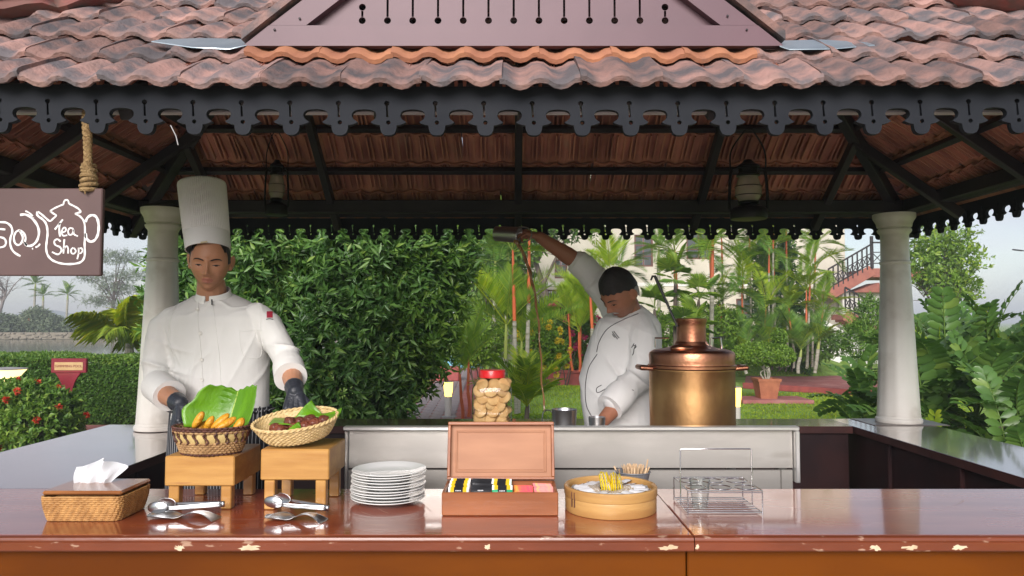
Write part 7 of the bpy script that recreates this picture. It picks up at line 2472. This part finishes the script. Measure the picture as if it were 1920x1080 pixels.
# ------------------------------------------------------------------ trees
def tree(name, label, base, h, crown, n, per, Ln, Wd, m, r=.12, limbs=7, seed=1, inner=.35, tw=.3, group=None, trunk_m=bark, lean=0.0, cat='tree', bump=.2):
    """crown: list of ellipsoids relative to the base"""
    g = np.random.default_rng(seed)
    t = thing(name, label, cat, base, group)
    b = Vector(base)
    top = b + Vector((lean, 0, h * .62))
    mb = MB(); mb.tube(catmull([b, b.lerp(top, .5) + Vector((g.normal() * .06 * h * .2, 0, 0)), top], 5), [r * (1.3 - .07 * i) for i in range(11)], 9)
    mb.part('trunk', trunk_m, t)
    lm = MB()
    for i in range(limbs):
        s = b.lerp(top, g.uniform(.45, 1.0))
        if crown:
            e = crown[i % len(crown)]; c = b + Vector((e[0] + g.normal() * e[3] * .5, e[1] + g.normal() * e[4] * .5, e[2] + g.normal() * e[5] * .4))
        else:
            c = s + Vector((g.normal() * h * .22, g.normal() * h * .2, g.uniform(.15, .4) * h))
        mid = s.lerp(c, .5) + Vector((0, 0, .05 * h))
        lm.tube(catmull([s, mid, c], 4), [r * .5 * (1 - .1 * q) for q in range(9)], 6)
        for q in range(5 if crown else 9):
            a = s.lerp(c, g.uniform(.3, 1)) ; d = Vector((g.normal(), g.normal(), abs(g.normal()) * .8)).normalized() * h * (.10 if crown else .14)
            lm.tube([a, a + d * .5 + Vector((0, 0, .02)), a + d], [r * .18, r * .12, r * .05], 4)
    lm.part('limb', trunk_m, t)
    if crown:
        ells = [(b.x + e[0], b.y + e[1], b.z + e[2], e[3], e[4], e[5]) for e in crown]
        P, D, l_, w_, T = sprigs(ells, n, per, Ln, Wd, tw, inner, g, .45, bump)
        link('crown', leaf_mesh('crown', P - np.array(base), D, l_, w_, T, g=g, N=_NRM[0]), t, m)
    return t
tree('tree', 'light green round crowned tree rising behind the cycads', (at(1762, 24), 24, 0), 4.6, [(0, 0, 4.2, .75, .9, .45), (.6, 0, 3.6, .7, .7, .45), (-.65, 0, 3.5, .6, .7, .4), (.1, 0, 2.9, .9, .7, .4), (.75, .1, 2.7, .5, .6, .4)], 800, 7, .16, .075, g_light, .09, 12, 81, bump=.4, inner=.2)
tree('tree', 'dark leaning tree trunk before the villa balcony', (at(1048, 27), 27, 0), 6.5, [(-.6, 0, 5.6, 1.7, 1.2, 1.0), (-1.6, 0, 4.6, 1.0, 1, .8), (.9, 0, 5.8, 1.2, 1, .9)], 1300, 7, .22, .10, g_mid, .13, 4, 82, lean=-.9)
tree('tree', 'dark background tree right of the big bush', (at(912, 30), 30, 0), 6.0, [(0, 0, 4.4, 1.5, 1.2, 1.5), (.8, 0, 3.2, 1.1, 1, 1.2), (-.9, 0, 3.2, 1.2, 1, 1.2), (0, 0, 1.8, 1.4, 1, 1.0)], 1500, 7, .24, .10, g_mid, .16, 8, 83)

# ================================================================== LAKE SIDE, FAR LEFT
far_m = mat('far_bank', (.24, .21, .16), (.17, .15, .11), 2, rough=.95, bump=.4)
WZ = .02
lake_pts = [(-95, 19), (-6.2, 19), (-9.5, 40), (-16, 72), (-95, 72)]
mb = MB(); mb.add([(x, y, WZ) for x, y in lake_pts], [tuple(range(5))])
struct('lake', mb, water_m)
mb = MB(); mb.bar((-95, 72.4, .35), (-14, 72.4, .35), .8, .66, .05)
emb = mb.solo('stone_embankment', far_m, 'low grey stone embankment along the far side of the lake', 'embankment', base=(-50, 72.4, 0.02))
stb = MB()
gg = np.random.default_rng(9)
for i in range(240):
    stb.box((-60 + i * .18 + gg.normal() * .04, 71.95, gg.choice([.14, .30, .46, .60])), (.20 + gg.random() * .16, .14, .13), .03, (0, 0, gg.normal() * .15))
s_ = stb.part('stone', far_m, emb, kind='stuff')
hill_m = mat('hazed_hill', (.17, .22, .23), (.14, .19, .20), .02, rough=1)  # blue-grey of the distance painted into the hill colour
mb = MB(); n = 80; V = []; F = []
for i in range(n + 1):
    x = -420 + 330 * i / n
    h = 5.5 + 2.4 * math.sin(i * .21) + 1.2 * math.sin(i * .53 + 1)
    V += [(x, 400, -1), (x, 400 + 8, h * .6), (x, 430, h), (x, 480, -1)]
for i in range(n):
    for q in range(3): F.append((4 * i + q, 4 * i + q + 1, 4 * i + 4 + q + 1, 4 * i + 4 + q))
mb.add(V, F); struct('hill', mb, hill_m, 60)
GF = 'trees along the far lake shore'
tree('tree', 'bare branched tree at the far left edge of the lake shore', (at(-12, 75), 75, .6), 7.0, None, 0, 0, 0, 0, None, .16, 9, 91, group=GF, lean=1.2, trunk_m=mat('grey_bark', (.22, .19, .17), (.16, .14, .13), 8, rough=.9))
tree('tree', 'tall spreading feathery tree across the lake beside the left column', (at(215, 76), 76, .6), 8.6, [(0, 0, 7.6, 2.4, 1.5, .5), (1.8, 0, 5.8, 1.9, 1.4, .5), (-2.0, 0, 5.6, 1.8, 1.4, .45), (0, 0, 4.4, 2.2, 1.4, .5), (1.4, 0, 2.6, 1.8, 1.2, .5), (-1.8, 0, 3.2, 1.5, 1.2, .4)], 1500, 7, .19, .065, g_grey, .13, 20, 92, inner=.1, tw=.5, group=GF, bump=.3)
for i, (px, h, lab) in enumerate(((62, 5.0, 'tall tufted palm rising over the shrubs on the far shore'), (124, 3.9, 'thin shorter palm on the far shore right of the tufted one'))):
    palm_clump('palm', lab, (at(px, 77), 77, .6), [(0, 0, h, .1)] + ([(.9, 0, h - 1.2, .1)] if i == 0 else []), FE['green_up'] + FE['light'], 12, shaft_len=.5, r=.10, tilt=(-.3, 1.3), scale=(.9, 1.3), seed=94 + i, group=GF, shaft_m=shaft_g)
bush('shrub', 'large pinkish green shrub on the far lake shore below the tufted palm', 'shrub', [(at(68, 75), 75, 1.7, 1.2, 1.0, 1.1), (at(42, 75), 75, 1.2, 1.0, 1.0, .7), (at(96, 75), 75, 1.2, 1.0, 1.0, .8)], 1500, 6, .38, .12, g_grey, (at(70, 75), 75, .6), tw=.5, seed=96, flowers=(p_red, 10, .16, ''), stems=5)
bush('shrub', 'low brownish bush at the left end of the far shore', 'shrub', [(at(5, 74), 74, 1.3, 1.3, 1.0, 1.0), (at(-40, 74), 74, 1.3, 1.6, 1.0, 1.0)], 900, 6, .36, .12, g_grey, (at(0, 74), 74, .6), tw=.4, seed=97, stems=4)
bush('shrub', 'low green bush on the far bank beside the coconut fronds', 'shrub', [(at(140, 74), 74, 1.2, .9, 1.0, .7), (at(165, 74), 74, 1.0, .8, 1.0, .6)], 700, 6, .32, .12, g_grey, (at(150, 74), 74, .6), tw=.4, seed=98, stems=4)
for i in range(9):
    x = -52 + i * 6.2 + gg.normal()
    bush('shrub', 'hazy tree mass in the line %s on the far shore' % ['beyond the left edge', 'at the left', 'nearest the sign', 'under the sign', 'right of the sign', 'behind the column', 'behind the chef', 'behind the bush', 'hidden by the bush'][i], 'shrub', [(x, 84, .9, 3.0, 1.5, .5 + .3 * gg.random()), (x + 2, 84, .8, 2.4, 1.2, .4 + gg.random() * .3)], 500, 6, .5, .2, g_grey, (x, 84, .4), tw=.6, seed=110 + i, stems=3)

# ================================================================== GARDEN FURNITURE
sign_red = mat('sign_red', (.20, .005, .022), (.17, .005, .018), 5, rough=.4, coat=.2)
sign_gold = mat('sign_gold', (.50, .34, .16), (.44, .29, .13), 6, rough=.45)
sign_txt = mat('sign_letters', (.22, .03, .03), rough=.5)
PD = 10.6
s = thing('garden_sign', 'red swimming pool direction sign standing before the clipped hedge', 'sign', (W(128, 700, PD).x, PD, 0))
def pz(py): return W(128, py, PD).z
def pxx(px): return W(px, 690, PD).x
MB().span(pxx(97), pxx(163), PD - .02, PD + .03, pz(699), pz(672), .006).part('head', sign_red, s)
MB().span(pxx(104), pxx(157), PD - .026, PD - .0205, pz(694), pz(679), .001).part('plate', sign_gold, s)
me = text_mesh('lettering', 'SWIMMING POOL', .048, .001)
o = link('lettering', me, s, sign_txt)
o.rotation_euler = (math.pi / 2, 0, 0); o.location = Vector(((pxx(104) + pxx(157)) / 2, PD - .0285, (pz(694) + pz(679)) / 2)) - s.location
cm = MB()
rings = []
for f in np.linspace(0, 1, 9):
    hw = (.18 - .115 * (1 - (1 - f) ** 2.2)); z = pz(699) - .002 - f * .30
    rings.append([(s.location.x - hw, PD - .012, z), (s.location.x + hw, PD - .012, z), (s.location.x + hw, PD + .022, z), (s.location.x - hw, PD + .022, z)])
cm.loft(rings); cm.part('bracket', sign_red, s)
MB().span(s.location.x - .055, s.location.x + .055, PD - .014, PD + .024, 0, pz(699) - .304, .008).part('post', sign_red, s)

warm = mat('lit_diffuser', (.80, .62, .30), emit=(1.0, .72, .30), estr=.75, rough=.5)
warm_y = mat('lit_yellow', (.80, .55, .12), emit=(1.0, .62, .10), estr=1.5, rough=.5)
conc = mat('grey_base', (.38, .37, .36), (.32, .31, .30), 7, rough=.8)
p = Vector((at(14, 9.9), 9.9, 0))
ml = thing('mushroom_lamp', 'wide flared garden lamp glowing at the left edge before the hedge', 'garden lamp', p)
zt0 = W(14, 716, 9.9).z; zt1 = W(14, 691, 9.9).z
MB().lathe([(.16, 0), (.15, .1), (.14, zt0)], p, 24).part('base', conc, ml)
MB().lathe([(.14, zt0 + .001), (.15, zt0 + .05), (.19, zt0 + (zt1 - zt0) * .6), (.24, zt1 - .012)], p, 32).part('diffuser', warm, ml)
MB().lathe([(.245, zt1 - .0115), (.25, zt1), (.10, zt1 + .015), (.001, zt1 + .018)], p, 32).part('cap', conc, ml)
def bollard(px, py0, py1, d, w, label, zbase=0.0):
    p = Vector((at(px, d), d, zbase)); h = W(px, py0, d).z - zbase; r = w / FPX * d / 2
    t = thing('bollard_lamp', label, 'bollard lamp', p, 'lit garden bollards')
    MB().lathe([(r * 2.2, 0), (r * 2.2, .015), (r * .9, .02)], p, 20).part('foot', conc, t)
    MB().lathe([(r * .85, .0205), (r * .85, h * .56), (r * .95, h * .57)], p, 20).part('pole', mat('bollard_pole_%d' % px, (.55, .52, .48), rough=.5), t)
    MB().lathe([(r * .80, h * .571), (r * 1.05, h * .75), (r * 1.15, h * .965)], p, 24).part('diffuser', warm_y, t)
    MB().lathe([(r * 1.2, h * .966), (r * 1.2, h * .985), (.002, h)], p, 24).part('cap', conc, t)
bollard(841, 714, 780, 12.9, 15, 'lit bollard lamp at the edge of the red path left of the biscuit jar')
bollard(1380, 724, 790, 11.0, 14, 'lit bollard lamp half hidden behind the brass urn')
bollard(1479, 648, 690, 24.5, 9, 'small yellow bollard lamp at the far side of the red court', .0)
MB().span(at(1470, 24.5) - .2, at(1488, 24.5) + .2, 24.3, 24.7, 0.006, .22, .02).solo('kerb_block', kerb_m, 'red block under the small yellow bollard', 'block')

# round planter
pp = Vector((at(1066, 19.6), 19.6, 0))
MB().lathe([(.58, 0), (.60, .02), (.60, .34), (.64, .35), (.64, .42), (.52, .42), (.50, .36), (.001, .36)], pp, 40, cap=False).solo('planter', kerb_m, 'round red masonry planter on the lawn', 'planter')
MB().span(at(1010, 20.6) - .5, at(1010, 20.6) + .5, 20.4, 20.8, 0.007, .26, .03).solo('planter_wall', kerb_m, 'low red masonry edging left of the round planter', 'wall')
MB().span(at(846, 21) - .5, at(846, 21) + .25, 20.6, 21.3, .007, .40, .03).solo('planter_box', kerb_m, 'small red masonry box at the end of the path', 'planter')
pool_m = mat('pool_blue', (.20, .48, .62), (.16, .42, .58), 3, rough=.2)
MB().span(at(800, 27), at(905, 27), 26.5, 27.2, .01, .42, .02).solo('pool_wall', pool_m, 'pale blue pool edge beyond the small palm', 'pool')

# topiary in a square pot on a slab
tp = G(1437, 746, .085)
sl = thing('plinth_slab', 'flat red slab under the topiary pot', 'slab', (tp.x, tp.y, 0.005))
MB().span(tp.x - .62, tp.x + .80, tp.y - .45, tp.y + .45, .006, .082, .01).part('slab', pave_red, sl)
terra = mat('terracotta', (.40, .145, .075), (.33, .115, .06), 8, rough=.75, bump=.15, bscale=40)
hp_ = W(1437, 709, tp.y).z - .083
pot = thing('flower_pot', 'square tapered terracotta pot on the red slab', 'pot', (tp.x, tp.y, .083))
def sq(hw, z): return [(tp.x + a * hw, tp.y + b * hw, z) for a, b in ((-1, -1), (1, -1), (1, 1), (-1, 1))]
m_ = MB(); m_.loft([sq(.165, .0835), sq(.215, .083 + hp_ * .86)]); m_.part('body', terra, pot)
m_ = MB(); m_.loft([sq(.232, .083 + hp_ * .861), sq(.24, .083 + hp_), sq(.205, .083 + hp_), sq(.20, .083 + hp_ * .9)]); m_.part('rim', terra, pot)
zt = .083 + hp_
kx = tp.y / FPX
ty = thing('topiary', 'clipped bonsai shrub growing in the terracotta pot', 'topiary', (tp.x, tp.y, zt - .04))
c0 = W(1425, 664, tp.y); c1 = W(1450, 632, tp.y)
ell = [(c0.x, tp.y, c0.z, 50 * kx, .45, 20 * kx), (W(1462, 672, tp.y).x, tp.y, W(1462, 666, tp.y).z, 24 * kx, .35, 19 * kx), (c1.x + .12, tp.y, c1.z, 12 * kx, .2, 13 * kx), (W(1400, 664, tp.y).x, tp.y, c0.z - .02, 24 * kx, .3, 14 * kx)]
g = np.random.default_rng(55)
P, D, l_, w_, T = sprigs(ell, 2600, 5, .045, .026, .04, .8, g, .35, .05)
link('foliage', leaf_mesh('foliage', P - np.array(ty.location), D, l_, w_, T, g=g, N=_NRM[0]), ty, g_light)
m_ = MB()
for dx, tx in ((-.04, 1412), (.03, 1432), (.0, 1455), (.05, 1448)):
    e = W(tx, 668, tp.y)
    m_.tube(catmull([(tp.x + dx, tp.y, zt - .03), (tp.x + dx * 2 - .03, tp.y, zt + .12), (tp.x - dx * 2, tp.y + .02, zt + .25), tuple(e)], 5), [.016] * 6 + [.012] * 10, 7)
m_.part('stem', bark_pale, ty)

# ================================================================== THE VILLA AND ITS STAIRCASE
cream = mat('cream_wall', (.56, .52, .43), (.50, .46, .38), 1.5, rough=.85, bump=.05, bscale=20, c3=(.50, .45, .36), c3scale=.8, c3lo=.62, c3hi=.8)
white_w = mat('white_wall', (.72, .70, .66), (.66, .64, .60), 2, rough=.85)
brown_w = mat('brown_joinery', (.14, .05, .035), (.11, .04, .03), 6, rough=.6)
glz = mat('window_glass', (.05, .06, .06), rough=.08, spec=.8)
rail_m = mat('dark_railing', (.025, .020, .022), rough=.5)
stair_m = mat('stair_red', (.36, .135, .10), (.30, .11, .085), 4, rough=.8)
VD = 33.0
def vx(px, d=VD): return W(px, 540, d).x
def vz(py, d=VD): return W(960, py, d).z
v = thing('villa', 'cream two storey villa with brown windows behind the palm trees', 'building', (vx(1150), VD, 0))
# the wall, built round its openings
def wall_with(x0, x1, z0, z1, y, th, ops, m, par):
    xs = sorted({x0, x1, *[o[0] for o in ops], *[o[1] for o in ops]}); zs = sorted({z0, z1, *[o[2] for o in ops], *[o[3] for o in ops]})
    mb = MB()
    for i in range(len(xs) - 1):
        for j in range(len(zs) - 1):
            cx_, cz_ = (xs[i] + xs[i + 1]) / 2, (zs[j] + zs[j + 1]) / 2
            if any(o[0] < cx_ < o[1] and o[2] < cz_ < o[3] for o in ops): continue
            mb.span(xs[i], xs[i + 1], y, y + th, zs[j], zs[j + 1], 0)
    return mb.part('wall', m, par)
def vwin(x0, x1, z0, z1, y, par, nx=2, nz=2):
    fr = MB(); t_ = .07
    fr.span(x0, x1, y + .06, y + .14, z0, z0 + t_, .005); fr.span(x0, x1, y + .06, y + .14, z1 - t_, z1, .005)
    fr.span(x0, x0 + t_, y + .06, y + .14, z0 + t_, z1 - t_, .005); fr.span(x1 - t_, x1, y + .06, y + .14, z0 + t_, z1 - t_, .005)
    for i in range(1, nx):
        x = x0 + (x1 - x0) * i / nx; fr.span(x - .03, x + .03, y + .07, y + .13, z0 + t_, z1 - t_, .003)
    for j in range(1, nz):
        z = z0 + (z1 - z0) * j / nz; fr.span(x0 + t_, x1 - t_, y + .075, y + .125, z - .02, z + .02, .003)
    w_ = fr.part('window', brown_w, par)
    for i in range(nx):
        a, b = x0 + (x1 - x0) * i / nx + .04, x0 + (x1 - x0) * (i + 1) / nx - .04
        MB().span(a, b, y + .098, y + .104, z0 + t_, z1 - t_, 0).part('pane', glz, w_)
wins = [(vx(1040), vx(1064), vz(522), vz(486)), (vx(1288), vx(1335), vz(486), vz(430)), (vx(1380), vx(1410), vz(640), vz(560)), (vx(1010), vx(1055), vz(588), vz(543)), (vx(1190), vx(1225), vz(500), vz(440)), (vx(1335), vx(1350), vz(650), vz(590))]
wall_with(vx(880), vx(1480), 0, 8.6, VD, .25, wins, cream, v)
for w_ in wins:
    vwin(*w_, VD, v, 2 if (w_[1] - w_[0]) > .5 else 1, 3)
MB().span(vx(880), vx(1480), VD - .03, VD + .001, vz(537), vz(530), .02).part('string_course', white_w, v)
MB().span(vx(870), vx(1490), VD - .8, VD + 8, 8.6, 8.9, .03).part('roof_slab', stair_m, v)
MB().span(vx(880), vx(880) + .25, VD + .251, VD + 8, 0, 8.6, 0).part('wall', cream, v)
MB().span(vx(1480) - .25, vx(1480), VD + .251, VD + 8, 0, 8.6, 0).part('wall', cream, v)
# balcony
bx0, bx1 = vx(985), vx(1072); by = VD - 1.1
bz0 = vz(592, by); bz1 = vz(550, by)
MB().span(bx0, bx1, by, VD - .031, bz0 - .18, bz0, .01).part('balcony_floor', white_w, v)
br = MB(); n = 6
br.span(bx0, bx1, by, by + .05, bz1 - .05, bz1, .004); br.span(bx0, bx1, by, by + .04, bz0 + .08, bz0 + .12, .004); br.span(bx0, bx1, by, by + .04, (bz0 + bz1) / 2 - .02, (bz0 + bz1) / 2 + .02, .004)
for i in range(n + 1):
    x = bx0 + (bx1 - bx0 - .05) * i / n; br.span(x, x + .05, by + .001, by + .045, bz0 + .001, bz1 - .002, .003)
    if i < n:
        x2 = bx0 + (bx1 - bx0 - .05) * (i + 1) / n
        br.bar((x + .05, by + .02, bz0 + .12), (x2, by + .02, bz1 - .05), .03, .03); br.bar((x + .05, by + .021, bz1 - .05), (x2, by + .021, bz0 + .12), .03, .03)
br.part('balcony_railing', rail_m, v)
for x in (bx0 + .1, bx1 - .25):
    MB().span(x, x + .18, by + .1, by + .28, 0, bz0 - .181, .01).part('pillar', white_w, v)
# stair tower and staircase
TD = 30.0
sv = thing('stair_tower', 'cream stair tower with an outside red staircase and dark railings', 'building', (vx(1560, TD), TD, 0))
MB().span(vx(1478, TD), vx(1586, TD), TD, TD + 3, 0, 8.2, .01).part('wall', cream, sv)
MB().span(vx(1474, TD), vx(1592, TD), TD - .05, TD + 3.05, vz(521, TD), vz(515, TD), .01).part('string_course', white_w, sv)
MB().span(vx(1465, TD), vx(1600, TD), TD - .3, TD + 3.3, 8.2, 8.45, .02).part('roof_slab', stair_m, sv)
SDp = 29.0
def sv_pt(px, py, d=SDp): return W(px, py, d)
def flight(a, b, w, n, y0):
    """a lower end, b upper end"""
    for i in range(n):
        p = a.lerp(b, i / n); q = a.lerp(b, (i + 1) / n)
        MB().span(min(p.x, q.x), max(p.x, q.x), y0, y0 + w, p.z - .12, q.z, .008).part('step', stair_m, sv)
    m_ = MB(); m_.bar(a + Vector((0, y0 - a.y - .03, -.02)), b + Vector((0, y0 - b.y - .03, -.02)), .06, .42, .01); m_.part('stringer', stair_m, sv)
def railing(a, b, y0, h, n):
    m_ = MB(); up = Vector((0, 0, h))
    A, B = Vector((a.x, y0, a.z + .15)), Vector((b.x, y0, b.z + .15))
    m_.bar(A + up, B + up, .06, .06); m_.bar(A + up * .15, B + up * .15, .04, .04); m_.bar(A + up * .6, B + up * .6, .035, .035)
    for i in range(n + 1):
        p = A.lerp(B, i / n); m_.span(p.x - .025, p.x + .025, y0 - .02, y0 + .02, p.z - .05, p.z + h, .002)
        if i < n:
            q = A.lerp(B, (i + 1) / n)
            m_.bar(p + up * .15, q + up * .6, .028, .028); m_.bar(p + up * .6, q + up * .15, .028, .028)
    m_.part('railing', rail_m, sv)
f1a, f1b = sv_pt(1553, 553), sv_pt(1634, 506)
flight(f1a, f1b, 1.2, 10, SDp); railing(f1a, f1b, SDp - .05, .85, 9)
f2a, f2b = sv_pt(1622, 628), sv_pt(1556, 590)
flight(f2a, f2b, 1.2, 9, SDp - 1.3); railing(f2a, f2b, SDp - 1.36, .85, 8)
ld = sv_pt(1634, 503); MB().span(ld.x, ld.x + 2.6, SDp, SDp + 2.2, ld.z - .35, ld.z, .01).part('landing', stair_m, sv)
railing(Vector((ld.x, 0, ld.z - .1)), Vector((ld.x + 2.5, 0, ld.z - .1)), SDp - .05, .95, 6)
MB().span(ld.x - .04, ld.x + .06, SDp - .08, SDp + .02, ld.z, ld.z + 1.25, .005).part('newel_post', rail_m, sv)
pd = MB(); a, b, c = sv_pt(1600, 548), sv_pt(1660, 548), sv_pt(1648, 530)
pd.add([a, b, c, a + Vector((0, 1, 0)), b + Vector((0, 1, 0)), c + Vector((0, 1, 0))], [(0, 1, 2), (3, 5, 4), (0, 3, 4, 1), (1, 4, 5, 2), (2, 5, 3, 0)]); pd.part('pediment', stair_m, sv)
MB().span(sv_pt(1586, 560).x, sv_pt(1700, 560).x, SDp + .3, SDp + .6, 0, sv_pt(1600, 547).z, .01).part('lower_wall', white_w, sv)
lw = MB(); a, b, c, d = sv_pt(1535, 650, SDp - 1.3), sv_pt(1625, 650, SDp - 1.3), sv_pt(1622, 642, SDp - 1.3), sv_pt(1545, 600, SDp - 1.3)
a.z = b.z = 0
lw.add([a, b, c, d] + [q + Vector((0, 1.1, 0)) for q in (a, b, c, d)], [(0, 1, 2, 3), (4, 7, 6, 5), (0, 4, 5, 1), (1, 5, 6, 2), (2, 6, 7, 3), (3, 7, 4, 0)]); lw.part('stair_wall', white_w, sv)
# street lamp arm in the sky at the right edge
ls = thing('street_lamp', 'thin dark street lamp arm reaching in from the right edge of the sky', 'street lamp', (W(1990, 600, 60).x, 60, 0))
a = W(1990, 480, 60)
MB().tube([(a.x, 60, 0), (a.x, 60, a.z)], [.09, .06], 10).part('pole', rail_m, ls)
e = W(1902, 469, 60)
MB().tube([a, a.lerp(e, .5) + Vector((0, 0, .1)), e], [.05, .045, .04], 8).part('arm', rail_m, ls)
MB().box(e + Vector((.25, 0, .0)), (.8, .2, .10), .03, (0, .12, 0)).part('lamp_head', rail_m, ls)

# ================================================================== AIR
hz = bpy.data.materials.new('air'); hz.use_nodes = True
hz.node_tree.nodes.remove(hz.node_tree.nodes['Principled BSDF'])
pv_ = hz.node_tree.nodes.new('ShaderNodeVolumePrincipled')
pv_.inputs['Color'].default_value = (.86, .91, .97, 1); pv_.inputs['Density'].default_value = .0021
hz.node_tree.links.new(pv_.outputs['Volume'], hz.node_tree.nodes['Material Output'].inputs['Volume'])
hb_ = MB(); hb_.span(-520, 520, -60, 520, -2.0, 14.0, 0)
ho = link('haze', hb_.mesh('haze', smooth=False), None, hz)
ho['kind'] = 'stuff'; ho['label'] = 'thin pale evening haze over the garden and the lake'; ho['category'] = 'haze'
